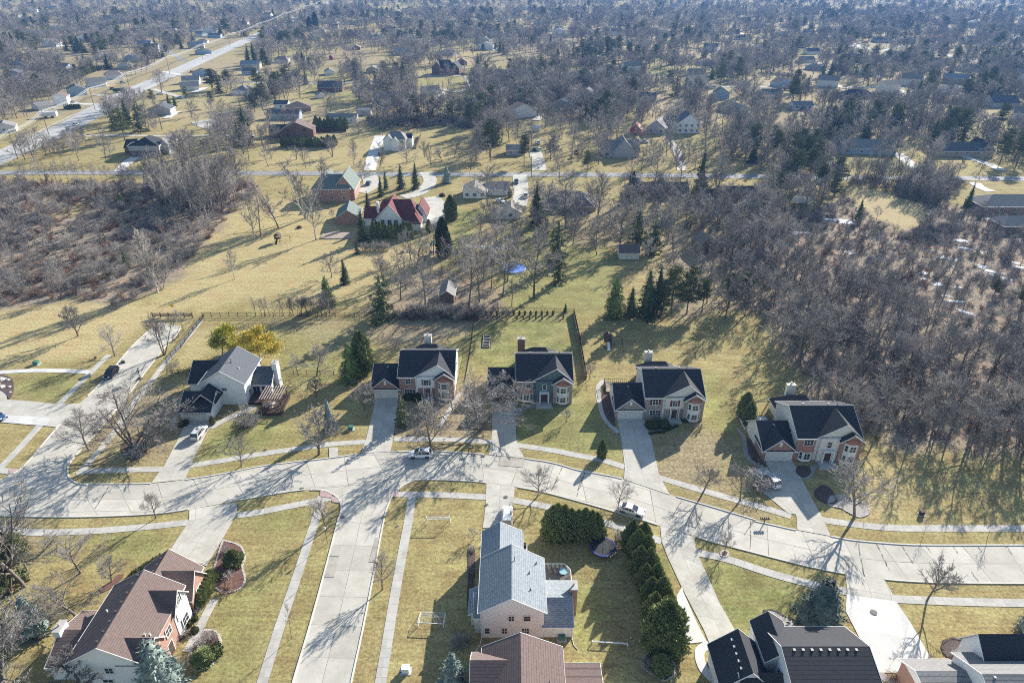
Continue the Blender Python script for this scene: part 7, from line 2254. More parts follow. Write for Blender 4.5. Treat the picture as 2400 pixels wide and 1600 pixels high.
_bz = [0]
def bed(name, label, pts, m, edge=None, z=0.06):
    """planting bed: low mound of mulch or stone with an edging"""
    q = catmull(pts + [pts[0]], 5)[:-1]
    t = thing(name, label, 'planting bed', (pts[0][0], pts[0][1], 0))
    loc = [(a - pts[0][0], b - pts[0][1]) for a, b in q]
    _bz[0] += .004
    MB().prism(loc, 0, z + _bz[0], 0).build('soil', [m], t)
    if edge:
        e = MB()
        for a, b in zip(loc, loc[1:] + loc[:1]):
            L = math.hypot(b[0] - a[0], b[1] - a[1])
            for i in range(max(1, int(L / .2))):
                f = (i + .5) / max(1, int(L / .2))
                x, y = a[0] + (b[0] - a[0]) * f, a[1] + (b[1] - a[1]) * f
                s = rng.uniform(.1, .16)
                e.box(x - s, x + s, y - s, y + s, 0, z + rng.uniform(.03, .1))
        e.build('edging', [edge], t)
    return t
bed('flower_bed', 'round dark mulch bed around the large corner tree', PP('E', (985, 1020), (1060, 1050), (1085, 1110), (1050, 1165), (985, 1188), (915, 1165), (888, 1110), (915, 1045)), MULCH)
bed('flower_bed', 'teardrop stone bed with red edging beside the big round blue spruce', PP('D', (560, 975), (620, 968), (700, 1010), (790, 1045), (860, 1070), (790, 1100), (640, 1090), (560, 1070)), STONEM, MULCH)
bed('flower_bed', 'oval brown bed on the lawn at the right near the corner house', PP('D', (1860, 1162), (1950, 1185), (2010, 1235), (2030, 1275), (1930, 1295), (1830, 1290), (1790, 1240), (1800, 1185)), MULCH, MULCH)
bed('flower_bed', 'dark half of the double bed below the last brick house', PP('D', (960, 112), (1010, 130), (1040, 175), (1060, 220), (1000, 235), (930, 200), (915, 150)), MULCH, MULCH)
bed('flower_bed', 'stone-edged gravel half of the double bed around the tall forked tree', PP('D', (1020, 185), (1100, 180), (1180, 205), (1270, 250), (1280, 300), (1220, 328), (1150, 300), (1090, 265), (1005, 245)), STONEM, ROCK)
bed('flower_bed', 'small ring of mulch and stones around the bare tree near the long driveway', PP('D', (290, 555), (315, 575), (300, 600), (270, 600), (262, 575)), MULCH, ROCK)
bed('flower_bed', 'long curved bed with stone edge between driveway and lawn of the brown-roofed house', PP('A', (1640, 520), (1760, 560), (1800, 640), (1780, 710), (1800, 800), (1780, 860), (1700, 900), (1600, 880), (1560, 800), (1600, 640)), REDMULCH, ROCK)
bed('flower_bed', 'wide lower bed with stone edge at the front walk of the brown-roofed house', PP('A', (1500, 1180), (1580, 1185), (1620, 1260), (1610, 1360), (1540, 1450), (1430, 1470), (1380, 1400), (1430, 1290)), REDMULCH, ROCK)
bed('flower_bed', 'mulch strip along the brick front of the brown-roofed house', PP('A', (1520, 790), (1560, 800), (1500, 980), (1420, 1080), (1380, 1200), (1310, 1260), (1330, 1120), (1430, 960)), MULCH)
bed('flower_bed', 'red mulch bed at the side wall of the brown-roofed house', PP('A', (870, 770), (910, 780), (850, 850), (760, 900), (740, 870), (820, 820)), REDMULCH)
bed('flower_bed', 'stone-ringed dark bed in the lawn at the bottom beneath the arborvitae', PP('C', (1440, 1370), (1540, 1340), (1640, 1400), (1670, 1490), (1600, 1545), (1530, 1520), (1440, 1450)), MULCH, ROCK)
bed('flower_bed', 'side bed between the curving walk and the third brick house', PP('H', (215, 470), (245, 560), (280, 700), (285, 780), (230, 730), (195, 640), (190, 560)), MULCH)
bed('flower_bed', 'side bed between the walk and the garage of the last brick house', PP('H', (1250, 860), (1300, 900), (1370, 1030), (1400, 1075), (1330, 1050), (1270, 980)), MULCH)
bed('flower_bed', 'round dark bed inside the curved walk of the last brick house', PP('H', (1640, 1075), (1700, 1080), (1720, 1120), (1670, 1155), (1620, 1120)), MULCH, MULCH)
bed('flower_bed', 'shaded planting bed along the left wall of the cream house', PP('B', (1560, 580), (1610, 590), (1600, 900), (1590, 990), (1550, 1000), (1560, 780)), MULCH)
bed('flower_bed', 'rock garden bed at the left edge', PP('E', (-40, 560), (40, 565), (95, 600), (100, 680), (70, 735), (30, 690), (-60, 640)), MULCH)
for x, y, s in ((5, 600, .9), (60, 600, .45), (10, 655, .8), (70, 650, .4), (75, 690, .35), (40, 590, .35), (-30, 640, .9)):
    gx_, gy_ = P('E', x, y)
    o = MB().lathe([(s, 0), (s * 1.05, s * .3), (s * .75, s * .6), (s * .3, s * .72)], 8)
    for i, v in enumerate(o.v):
        o.v[i] = (v[0] * rng.uniform(.85, 1.15), v[1] * rng.uniform(.85, 1.15), v[2])
    tag(o.build('boulder', [ROCK], None, (gx_, gy_, 0.03)), 'pale boulder in the rock garden at the left edge', 'rock', 'boulders of the rock garden')

# pergola and deck beside the white house
t = thing('pergola_deck', 'dark wooden pergola over a raised deck beside the white house', 'pergola', (-51.5, 122.5, 0))
MB().box(-2.6, 2.4, -2.9, 4.0, 0.0, 0.7).box(-6.0, -2.6, 1.2, 5.0, 0, 0.6).build('deck', [WOOD], t)
pg = MB()
for x in (-2.1, 2.0):
    for y in (-1.0, 3.3):
        MB().box(x - .09, x + .09, y - .09, y + .09, 0.7, 3.0).build('post', [WOOD], t)
pg.box(-2.5, 2.4, -1.12, -1.0, 2.85, 3.05).box(-2.5, 2.4, 3.25, 3.37, 2.85, 3.05)
for i in range(12):
    x = -2.4 + i * .42
    pg.box(x - .03, x + .03, -1.5, 3.8, 3.05, 3.2)
pg.build('beams', [WOOD], t)
sl = MB()
for i in range(9):
    x = -2.25 + i * .54
    sl.box(x - .05, x + .05, -1.5, 3.8, 3.2, 3.24)
sl.build('slats', [PALEWOOD], t)
rl = MB()
for a, b in (((-2.6, -2.9), (2.4, -2.9)), ((2.4, -2.9), (2.4, 4.0))):
    rl.obox((*a, 0), (*b, 0), .08, .08, 1.6)
    n_ = 14
    for i in range(n_ + 1):
        x, y = a[0] + (b[0] - a[0]) * i / n_, a[1] + (b[1] - a[1]) * i / n_
        rl.box(x - .03, x + .03, y - .03, y + .03, .7, 1.62)
rl.build('railing', [WOOD], t)

def chair(x, y, z, rz, label, group, m=None):
    t = thing('patio_chair', label, 'chair', (x, y, z), rz, group)
    m = m or PALEWOOD
    MB().box(-.25, .25, -.25, .25, .4, .45).build('seat', [m], t)
    MB().box(-.25, .25, .22, .28, .45, .95).build('backrest', [m], t)
    for a in (-.22, .22):
        for b in (-.22, .22):
            MB().box(a - .02, a + .02, b - .02, b + .02, 0, .4).build('leg', [m], t)
    return t
def table(x, y, z, label, r=.6, m=None):
    t = thing('patio_table', label, 'table', (x, y, z))
    MB().lathe([(r, .70), (r, .74)], 14).build('tabletop', [m or PALEWOOD], t)
    MB().lathe([(.3, 0), (.04, .05), (.04, .7)], 8).build('leg', [BLACKM], t)
    return t
for i, (x, y, a) in enumerate(((-52.6, 121.4, .3), (-51.2, 121.2, 2.0), (-50.4, 122.2, 3.6), (-52.5, 123.0, 5))):
    chair(x, y, .7, a, 'pale chair on the deck under the dark pergola', 'chairs under the pergola')
table(-51.5, 122.2, .7, 'round pale table under the dark pergola')
t = thing('deck', 'small deck with white railing and chairs beside the grey-roofed cream house', 'deck', (4.9, 72.6, 0))
MB().prism([(-.2, 0), (3.6, 0), (4.2, 1.2), (4.2, 3.2), (3.3, 4.4), (-.2, 4.4)], 0, .75).build('floor', [mat('grey_deck', (.20, .18, .17), .85, .2, 3)], t)
rl = MB()
pts = [(3.9, .2), (4.2, 1.2), (4.2, 3.2), (3.3, 4.4), (-.2, 4.4)]
for a, b in zip(pts[:-1], pts[1:]):
    rl.obox((*a, 0), (*b, 0), .10, .08, 1.65)
    n_ = int(math.hypot(b[0] - a[0], b[1] - a[1]) / .2)
    for i in range(n_ + 1):
        x, y = a[0] + (b[0] - a[0]) * i / n_, a[1] + (b[1] - a[1]) * i / n_
        rl.box(x - .03, x + .03, y - .03, y + .03, .75, 1.66)
rl.build('railing', [WHITEM], t)
for i, (x, y, a) in enumerate(((6.0, 75.9, .3), (6.9, 75.9, 2.0), (8.0, 74.4, 3.6), (5.6, 73.8, 5), (7.6, 73.6, 1))):
    chair(x, y, .76, a, 'chair on the white-railed deck of the cream house', 'chairs on the white-railed deck', WOOD2)
table(8.0, 75.7, .76, 'blue-grey round table on the white-railed deck', .7, mat('teal_top', (.25, .42, .45), .5, .1, 3))
tag(MB().box(-.45, .45, -.3, .3, 0, .9).box(-.5, .5, -.35, .35, .9, 1.15).build('grill', [BLACKM], None, (6.6, 73.4, .76)), 'black barbecue grill on the white-railed deck', 'grill')
# rear decks of the row
def rail_deck(label, x0, x1, y0, y1, m, floor_m, zf=.5):
    t = thing('deck', label, 'deck', ((x0 + x1) / 2, (y0 + y1) / 2, 0))
    w, d = (x1 - x0) / 2, (y1 - y0) / 2
    MB().box(-w, w, -d, d, 0, zf).build('floor', [floor_m], t)
    rl = MB()
    for a, b in (((-w, -d), (-w, d)), ((-w, d), (w, d)), ((w, d), (w, -d))):
        rl.obox((*a, 0), (*b, 0), .07, .07, zf + .95)
        rl.obox((*a, 0), (*b, 0), .05, .05, zf + .12)
        n_ = int(math.hypot(b[0] - a[0], b[1] - a[1]) / .45)
        for i in range(n_ + 1):
            x, y = a[0] + (b[0] - a[0]) * i / n_, a[1] + (b[1] - a[1]) * i / n_
            rl.box(x - .03, x + .03, y - .03, y + .03, zf, zf + .98)
    rl.build('railing', [m], t)
rail_deck('deck with dark railing behind the third brick house', 21.0, 27.6, 128.2, 132.0, BLACKM, WOOD2)
rail_deck('white deck with dark railing behind the last brick house', 48.0, 53.6, 114.6, 118.6, BLACKM, mat('white_deck', (.62, .62, .62), .7, .1, 2))
chair(49.5, 116.2, .5, .5, 'dark chair on the white rear deck of the last brick house', None, BLACKM)

# trampoline
t = thing('trampoline', 'round blue-rimmed trampoline with net poles between the two hedges', 'trampoline', (*P('C', 1140, 595), 0))
MB().lathe([(1.9, .88), (0.02, .88)], 28).build('mat', [TRAMP], t)
pad = MB()
for i in range(28):
    a, b = 2 * PI * i / 28, 2 * PI * (i + 1) / 28
    pad.poly([(1.88 * math.cos(a), 1.88 * math.sin(a), .90), (2.15 * math.cos(a), 2.15 * math.sin(a), .90), (2.15 * math.cos(b), 2.15 * math.sin(b), .90), (1.88 * math.cos(b), 1.88 * math.sin(b), .90)])
    pad.poly([(2.15 * math.cos(a), 2.15 * math.sin(a), .90), (2.15 * math.cos(a), 2.15 * math.sin(a), .8), (2.15 * math.cos(b), 2.15 * math.sin(b), .8), (2.15 * math.cos(b), 2.15 * math.sin(b), .90)])
pad.build('pad', [BLUEPAD], t)
net = MB()
for i in range(72):
    a = 2 * PI * i / 72
    net.tube((2.0 * math.cos(a), 2.0 * math.sin(a), .9), (1.95 * math.cos(a), 1.95 * math.sin(a), 2.5), .006, .006, 3)
for k in range(5):
    pr = [(2.0 * math.cos(2 * PI * i / 24), 2.0 * math.sin(2 * PI * i / 24), 1.2 + k * .32) for i in range(25)]
    net.path(pr, .006, 3)
net.build('net', [BLACKM], t)
for i in range(6):
    a = 2 * PI * i / 6 + .3
    MB().tube((2.12 * math.cos(a), 2.12 * math.sin(a), 0), (2.02 * math.cos(a), 2.02 * math.sin(a), 2.6), .03, .03, 6).build('leg', [BLACKM], t)

def goal(c, x, y, w, h, d, rz, label, m=None):
    t = thing('soccer_goal', label, 'goal', (*P(c, x, y), 0.03), rz)
    f = MB()
    f.path([(-w / 2, 0, 0), (-w / 2, 0, h), (w / 2, 0, h), (w / 2, 0, 0)], .05, 6)
    f.path([(-w / 2, 0, h), (-w / 2, d * .4, h), (-w / 2, d, 0), (w / 2, d, 0), (w / 2, d * .4, h), (w / 2, 0, h)], .035, 5)
    f.path([(-w / 2, 0, 0), (-w / 2, d, 0)], .035, 5).path([(w / 2, 0, 0), (w / 2, d, 0)], .035, 5)
    f.build('frame', [m or WHITEM], t)
    n = MB()
    for i in range(int(w / .22) + 1):
        x_ = -w / 2 + i * .22
        n.path([(x_, .02, h), (x_, d * .4, h), (x_, d, 0)], .008, 3)
    for k in range(7):
        n.path([(-w / 2, d * .4 + (d * .6) * k / 7, h * (1 - k / 7)), (w / 2, d * .4 + (d * .6) * k / 7, h * (1 - k / 7))], .008, 3)
        zz_ = h * k / 7
        for s in (-1, 1):
            n.path([(s * w / 2, 0, zz_), (s * w / 2, d - (d * .6) * zz_ / h, zz_)], .008, 3)
    n.build('net', [NET], t)
goal('B', 1340, 405, 4.0, 1.6, 1.3, .03, 'white soccer goal standing on the lawn near the street')
goal('B', 1285, 1160, 3.7, .9, 2.6, -.05, 'low folded goal frame with pale net on the lawn near the branch street')
goal('C', 1190, 1290, 5.0, .5, .5, -.08, 'flat collapsed white goal lying in the shade behind the cream house')

def mailboxes(c, x, y, n, label):
    t = thing('mailbox_row', label, 'mailboxes', (*P(c, x, y), 0))
    MB().box(-.06, .06, -.06, .06, 0, 1.05).box(-.32 * n / 2, .32 * n / 2, -.05, .05, .98, 1.05).build('post', [BLACKM], t)
    for i in range(n):
        u = (i - (n - 1) / 2) * .34
        b = MB()
        b.prism([(u - .1, -.25), (u + .1, -.25), (u + .1, .25), (u - .1, .25)], 1.06, 1.2)
        b.tube((u, -.25, 1.2), (u, .25, 1.2), .1, .1, 8)
        o = b.build('mailbox', [BLACKM], t)
        MB().box(u - .09, u + .09, .251, .262, 1.08, 1.24).build('door', [PALEWOOD], o)
mailboxes('D', 560, 372, 5, 'row of five dark mailboxes on one post at the far kerb')
mailboxes('G', 797, 1128, 3, 'cluster of dark mailboxes at the kerb before the blue-sided house')

def disc(c, x, y, r, label, name='manhole_cover', square=False, z=0.13):
    mb = MB()
    if square:
        mb.box(-r, r, -r * .6, r * .6, 0, .012)
        for i in range(6):
            mb.box(-r + r * 2 * (i + .3) / 6, -r + r * 2 * (i + .7) / 6, -r * .5, r * .5, .012, .02)
    else:
        mb.lathe([(r, 0), (r, .015), (r * .8, .02), (r * .75, .015), (.02, .018)], 18)
    tag(mb.build(name, [IRON], None, (*P(c, x, y), z)), label, 'manhole' if not square else 'drain')
disc('D', 1315, 985, .5, 'round grate in the middle of the bright driveway')
disc('C', 425, 203, .38, 'manhole cover on the footpath crossing the drive of the cream house')
disc('C', 285, 260, .3, 'manhole cover at the lawn edge of the cream house drive', z=.14)
disc('B', 1035, 418, .3, 'small round cover on the verge right of the branch street', z=.02)
disc('F', 700, 1110, .3, 'manhole cover on the far footpath', z=.14)
for c, x, y, lb in (('B', 637, 350, 'left of the branch street mouth'), ('B', 940, 352, 'right of the branch street mouth'), ('G', 801, 1335, 'left of the pair at the near kerb'), ('G', 868, 1342, 'right of the pair at the near kerb'), ('G', 815, 1150, 'left of the pair at the far kerb'), ('G', 886, 1157, 'right of the pair at the far kerb'), ('F', 965, 1395, 'at the near kerb before the branch street')):
    disc(c, x, y, .36, 'dark storm drain grate, ' + lb, 'storm_drain', True)

def utility_box(c, x, y, w, d, h, m, label):
    mb = MB().box(-w / 2, w / 2, -d / 2, d / 2, 0, h, 0).box(-w / 2 - .04, w / 2 + .04, -d / 2 - .04, d / 2 + .04, h, h + .06, 0)
    t = thing('utility_box', label, 'utility box', (*P(c, x, y), 0))
    MB().box(-w * .8, w * .8, -d * .8, d * .8, 0, .08).build('base', [STONEC], t)
    mb.build('cabinet', [m], t)
    MB().box(-w * .4, w * .4, -d / 2 - .02, -d / 2, .1, h * .9).build('door', [m], t)
utility_box('B', 1102, 1480, .95, .8, .9, WHITEM, 'white utility box with a small companion on the lawn at the bottom')
utility_box('B', 1075, 1482, .35, .35, .45, WHITEM, 'small white post box beside the white utility box')
utility_box('F', 1325, 958, .9, .8, .75, GREENBOX, 'green utility box in the lawn left of the first brick driveway')
utility_box('E', 268, 480, 1.1, .9, .8, GREENBOX, 'dark utility box in the field above the white walkway')
utility_box('G', 738, 925, .3, .3, .6, WHITEM, 'little white post box in the leafy yard under the broad tree')
utility_box('D', 1645, 310, .7, .6, .8, WOOD, 'dark little box with pale top on the lawn at the right')
utility_box('C', 555, 575, .8, .7, .8, BLACKM, 'dark air conditioner at the wall of the cream house')
utility_box('C', 835, 1235, .9, .9, .7, GREENBOX, 'air conditioner in the shade below the cream house')

# raised beds
t = thing('raised_bed', 'framed raised beds of dark soil in the fenced green yard', 'garden bed', (*P('G', 910, 318), 0))
rb = MB()
for i in range(4):
    y = -2.9 + i * 1.55
    rb.box(-.9, .9, y, y + .1, 0, .3).box(-.9, .9, y + 1.3, y + 1.4, 0, .3).box(-.9, -.8, y + .1, y + 1.3, 0, .3).box(.8, .9, y + .1, y + 1.3, 0, .3)
rb.build('frame', [PALEWOOD], t)
MB().box(-1.2, 1.2, -3.3, 3.6, 0, .04).build('soil', [MULCH], t)
# play sets
def playset(c, x, y, rz, label, tower_m, slide_m, sw=3.2, s=1.0):
    t = thing('swing_set', label, 'play set', (*P(c, x, y), 0), rz, None, s)
    f = MB()
    for a in (-.8, .8):
        for b in (-.8, .8):
            f.box(a - .07, a + .07, b - .07, b + .07, 0, 2.6)
    f.box(-.9, .9, -.9, .9, 1.35, 1.45).box(-.9, .9, -.9, -.84, 1.45, 2.1).box(-.9, -.84, -.9, .9, 1.45, 2.1)
    f.build('tower', [tower_m], t)
    r = MB()
    r.poly([(-1.1, -1.1, 2.5), (1.1, -1.1, 2.5), (0, -1.1, 3.4)]).poly([(1.1, 1.1, 2.5), (-1.1, 1.1, 2.5), (0, 1.1, 3.4)])
    r.poly([(-1.1, -1.1, 2.5), (0, -1.1, 3.4), (0, 1.1, 3.4), (-1.1, 1.1, 2.5)]).poly([(1.1, -1.1, 2.5), (1.1, 1.1, 2.5), (0, 1.1, 3.4), (0, -1.1, 3.4)])
    r.build('canopy', [tower_m], t)
    b = MB().tube((.9, 0, 2.3), (.9 + sw, 0, 2.3), .06, .06, 6)
    for e in (-1, 1):
        b.tube((.9 + sw, 0, 2.35), (.9 + sw + .2, e * 1.1, 0), .055, .055, 6)
    b.build('swing_frame', [tower_m], t)
    for i in range(2):
        q = MB()
        u = 1.9 + i * 1.2
        for e in (-.22, .22):
            q.tube((u + e, 0, 2.3), (u + e, 0, .5), .012, .012, 3)
        q.box(u - .24, u + .24, -.1, .1, .46, .5)
        q.build('swing', [BLACKM], t)
    MB().poly([(-.3, -.9, 1.4), (.3, -.9, 1.4), (.3, -3.2, .2), (-.3, -3.2, .2)]).box(-.36, -.3, -3.2, -.9, .2, .3).build('slide', [slide_m], t)
playset('M2', 205, 850, 0.05, 'wooden play tower with swings on the tan slope', WOOD, TRAMP)
playset('G', 1800, 340, 0.0, 'dark play tower with pale swing beam in the yard right of the black fence', WOOD, WHITEM, 2.6)
playset('T3', 590, 1440, 0.2, 'dark far play set with a roofed tower', WOOD, WOOD)
# gazebo, fire pit, small things
t = thing('gazebo', 'grey-green roofed gazebo before the dark tall evergreen', 'gazebo', (*P('M2', 1650, 940), 0))
rf = MB()
for i in range(8):
    a0, a1 = -1.9 + 3.8 * 0, 0
for s in (-1, 1):
    rf.poly([(0, -2.4, 3.3), (0, 2.4, 3.3), (s * 1.0, 2.4, 3.0), (s * 1.0, -2.4, 3.0)] if s > 0 else [(0, 2.4, 3.3), (0, -2.4, 3.3), (-1.0, -2.4, 3.0), (-1.0, 2.4, 3.0)])
    rf.poly([(s * 1.0, -2.4, 3.0), (s * 1.0, 2.4, 3.0), (s * 1.8, 2.4, 2.3), (s * 1.8, -2.4, 2.3)] if s > 0 else [(-1.0, 2.4, 3.0), (-1.0, -2.4, 3.0), (-1.8, -2.4, 2.3), (-1.8, 2.4, 2.3)])
rf.build('roof', [R_GREEN], t)
for a in (-1.6, 1.6):
    for b in (-2.2, 2.2):
        MB().box(a - .08, a + .08, b - .08, b + .08, 0, 2.4).build('post', [WOOD], t)
MB().box(-1.7, 1.7, -2.3, 2.3, 0, .12).box(-1.2, -.6, -1.2, 1.2, .12, .55).box(.6, 1.2, -1.2, 1.2, .12, .55).build('bench', [WOOD2], t)
t = tag(MB().lathe([(.8, 0), (.8, .35), (.6, .35), (.6, .1), (.05, .1)], 14).build('fire_pit', [mat('pit_brick', (.25, .14, .11), .9, .3, 4)], None, (*P('M2', 1346, 952), 0)), 'round brick fire pit on the tan lawn below the arborvitae', 'fire pit')
tag(MB().lathe([(1.1, 0), (1.0, .35), (.6, .75), (.1, .9)], 10).build('brush_heap', [MULCH], None, (*P('M2', 400, 722), 0)), 'dark low heap on the tan slope right of the play tower', 'heap')
t = thing('garden_plot', 'stubble garden plot with pale timber edge below the brick outbuilding', 'garden bed', (*P('M2', 770, 790), 0))
MB().box(-6, 5, -3.6, 3.6, 0, .05).build('soil', [mat('stubble', (.34, .28, .22), 1, .4, 5)], t)
MB().box(-6, 5, -3.8, -3.6, 0, .25).box(-6.2, -6, -3.8, 3.6, 0, .25).build('timber_edge', [WOOD2], t)
t = thing('pool', 'round pool under a blue cover left of the very dense bare tree', 'pool', (*P('M3', 15, 1100), 0))
MB().lathe([(3.9, 0), (3.9, .44)], 26).build('rim', [WHITEM], t)
MB().lathe([(3.95, .445), (3.75, .50), (2.5, .46), (.02, .52)], 26).build('cover', [TARP], t)
MB().box(-16, -6, 18.0, 20.6, .02, .12).box(-6, -1, 16.5, 20, .02, .14).build('patio', [STONEC], t)
t = thing('trailer', 'white camper trailer under the trees left of the dry meadow', 'trailer', (*P('M4', 310, 500), 0), -.5)
MB().box(-3, 3, -1.2, 1.2, .6, 2.6).prism([(-3, -1.2), (-3.6, -.6), (-3.6, .6), (-3, 1.2)], .6, 1.8).build('body', [WHITE_P], t)
for e in (-1.1, 1.1):
    MB().tube((0, e - .1, .35), (0, e + .1, .35), .35, .35, 12).build('wheel', [TYRE], t)
t = thing('trailer', 'long white trailer between the road houses and the main road', 'trailer', (*P('T1', 455, 1080), 0), .1)
MB().box(-5, 5, -1.25, 1.25, .9, 3.6).build('body', [WHITE_P], t)
for e in (-2, 2):
    MB().tube((e, -1.2, .45), (e, 1.2, .45), .45, .45, 10).build('wheel', [TYRE], t)
t = thing('trailer', 'dark green flat-topped trailer in front of the road houses', 'trailer', (*P('T1', 1095, 850), 0), .45)
MB().box(-4, 4, -1.25, 1.25, .8, 3.0).build('body', [mat('dark_green_paint', (.05, .07, .05), .5, .1, 2)], t)
for e in (-1.5, 1.5):
    MB().tube((e, -1.2, .45), (e, 1.2, .45), .45, .45, 10).build('wheel', [TYRE], t)
# basketball hoop, street sign, warning sign, barricade
t = thing('basketball_hoop', 'portable basketball hoop at the kerb above the parked black SUV', 'basketball hoop', (*P('E', 905, 468), 0.03), 2.2)
MB().box(-.6, .6, -.4, .4, 0, .25).build('base', [BLACKM], t)
MB().tube((0, 0, .2), (0, .1, 3.0), .06, .05, 6).tube((0, .1, 3.0), (0, .8, 3.3), .05, .04, 5).build('pole', [VENT_M], t)
MB().box(-.9, .9, .8, .84, 2.8, 3.9).build('backboard', [WHITEM], t)
t = thing('basketball_hoop', 'portable basketball hoop on the verge right of the side street', 'basketball hoop', (*P('E', 1030, 590), 0.03), -.9)
MB().box(-.6, .6, -.4, .4, 0, .25).build('base', [BLACKM], t)
MB().tube((0, 0, .2), (0, .1, 2.2), .06, .05, 6).build('pole', [BLACKM], t)
MB().box(-.7, .7, .1, .14, 1.9, 2.7).build('backboard', [BLACKM], t)
t = thing('warning_sign', 'yellow diamond sign behind the barricade', 'road sign', (*P('E', 1275, 100), 0))
MB().box(-.04, .04, -.04, .04, 0, 2.0).build('post', [VENT_M], t)
MB().poly([(0, -.05, 1.4), (.65, -.05, 2.05), (0, -.05, 2.7), (-.65, -.05, 2.05)]).poly([(0, -.03, 1.4), (-.65, -.03, 2.05), (0, -.03, 2.7), (.65, -.03, 2.05)]).build('panel', [YELLOWS], t)
t = thing('barricade', 'dark wooden rail barricade closing the end of the side street', 'barricade', (*P('E', 1270, 140), 0))
b = MB()
for z in (.45, .85, 1.2):
    b.box(-5.5, 5.5, -.05, .05, z, z + .2)
b.build('rails', [WOOD], t)
for i in range(6):
    MB().box(-5.4 + i * 2.16 - .1, -5.4 + i * 2.16 + .1, .05, .22, 0, 1.5).build('post', [WOOD], t)
t = thing('street_lamp', 'thin lamp post at the verge by the branch street corner', 'street lamp', (*P('B', 525, 540), 0))
MB().tube((0, 0, 0), (0, 0, 3.0), .05, .04, 6).build('pole', [BLACKM], t)
MB().lathe([(.05, 0), (.16, .1), (.18, .4), (.06, .5)], 8, 0, (0, 0, 3.0)).build('lamp_head', [WHITEM], t)
t = thing('hydrant', 'fire hydrant on the verge before the first brick house', 'hydrant', (*P('G', 715, 1080), 0))
MB().lathe([(.14, 0), (.14, .5), (.17, .52), (.12, .68), (.03, .74)], 10).build('barrel', [mat('hydrant_red', (.35, .08, .04), .5, .1, 2)], t)
MB().tube((-.22, 0, .42), (.22, 0, .42), .06, .06, 8).build('cap', [mat('hydrant_red', (.35, .08, .04))], t)
for i, (c, x, y, lb) in enumerate((('C', 1345, 1238, 'small white ball in the shade behind the cream house'), ('C', 1198, 1330, 'yellow ball on the shaded lawn'))):
    tag(MB().lathe([(.11 * math.cos(a), .11 + .11 * math.sin(a)) for a in (-1.4, -.9, -.4, 0, .4, .9, 1.4)], 10).build('ball', [WHITEM if i == 0 else YELLOWS], None, (*P(c, x, y), 0), True), lb, 'ball')

# ------------------------------------------------------------------ fences
def fence(label, pts, h=1.3, m=None, gap=.16, post=2.4, bar=.012, rails=(.15, .95), solid=False, name='fence'):
    x0, y0 = pts[0]
    t = thing(name, label, 'fence', (x0, y0, 0))
    pk = MB()
    n_posts = 0
    for a, b in zip(pts[:-1], pts[1:]):
        a = (a[0] - x0, a[1] - y0); b = (b[0] - x0, b[1] - y0)
        L = math.hypot(b[0] - a[0], b[1] - a[1])
        for r in rails:
            pk.obox((*a, 0), (*b, 0), .035, .05, r * h)
        if solid:
            pk.obox((*a, 0), (*b, 0), .03, h * .9, .05)
        else:
            k = int(L / gap)
            for i in range(k):
                f = (i + .5) / k
                x, y = a[0] + (b[0] - a[0]) * f, a[1] + (b[1] - a[1]) * f
                pk.box(x - bar, x + bar, y - bar, y + bar, .05, h)
        k = max(1, int(L / post))
        for i in range(k + 1):
            if n_posts < 95:
                f = i / k
                x, y = a[0] + (b[0] - a[0]) * f, a[1] + (b[1] - a[1]) * f
                MB().box(-.05, .05, -.05, .05, 0, h + .08).build('post', [m or BLACKM], t, (x, y, 0))
                n_posts += 1
    pk.build('panel', [m or BLACKM], t)
fence('long black rear fence behind the pergola house and the first brick house', PP('E', (1490, 134), (1882, 132)) + PP('G', (-200, 131), (300, 132), (820, 130)))
fence('black fence behind the young arborvitae rows', PP('G', (825, 96), (1100, 98), (1340, 100), (1552, 104)), 1.3)
fence('second black fence line before the young arborvitae', PP('G', (835, 165), (1100, 165), (1500, 162)), .5, WOOD, .6, 3, rails=(.5,))
fence('solid dark fence between the green yard and the golden yard', PP('G', (1552, 106), (1600, 330), (1645, 590)), 1.7, WOOD, solid=True)
fence('black picket fence left of the green yard', PP('G', (822, 130), (790, 400), (745, 640)), 1.3)
fence('black fence from the blue-sided house to the solid fence', PP('G', (1540, 600), (1640, 596)), 1.3)
fence('rail fence behind the white house and the dark wide tree', PP('E', (1230, 552), (1400, 555)) , 1.2, BLACKM)
fence('rail fence across the yard right of the white house', PP('F', (810, 555), (1100, 560), (1200, 560)), 1.2, BLACKM)
fence('black picket fence along the footpath beside the side street', PP('E', (1500, 140), (1420, 240), (1330, 360), (1225, 470)), 1.3)
fence('light fence of the far white garage yard', PP('M3', (-60, 500), (40, 545), (130, 560)), 1.6, PALEWOOD, solid=True)
fence('grey picket fence at the big brown house', PP('T2', (530, 1215), (830, 1215)), 2.0, WOOD, solid=True)
fence('dark fence on the bare lot right of the tall white house', PP('T2', (1515, 1250), (1470, 1370)), 1.8, WOOD, solid=True)
fence('low pale stones in a row by the main road', PP('T1', (1690, 930), (1870, 935)), .8, ROCK, 1.5, 3, .2, rails=())

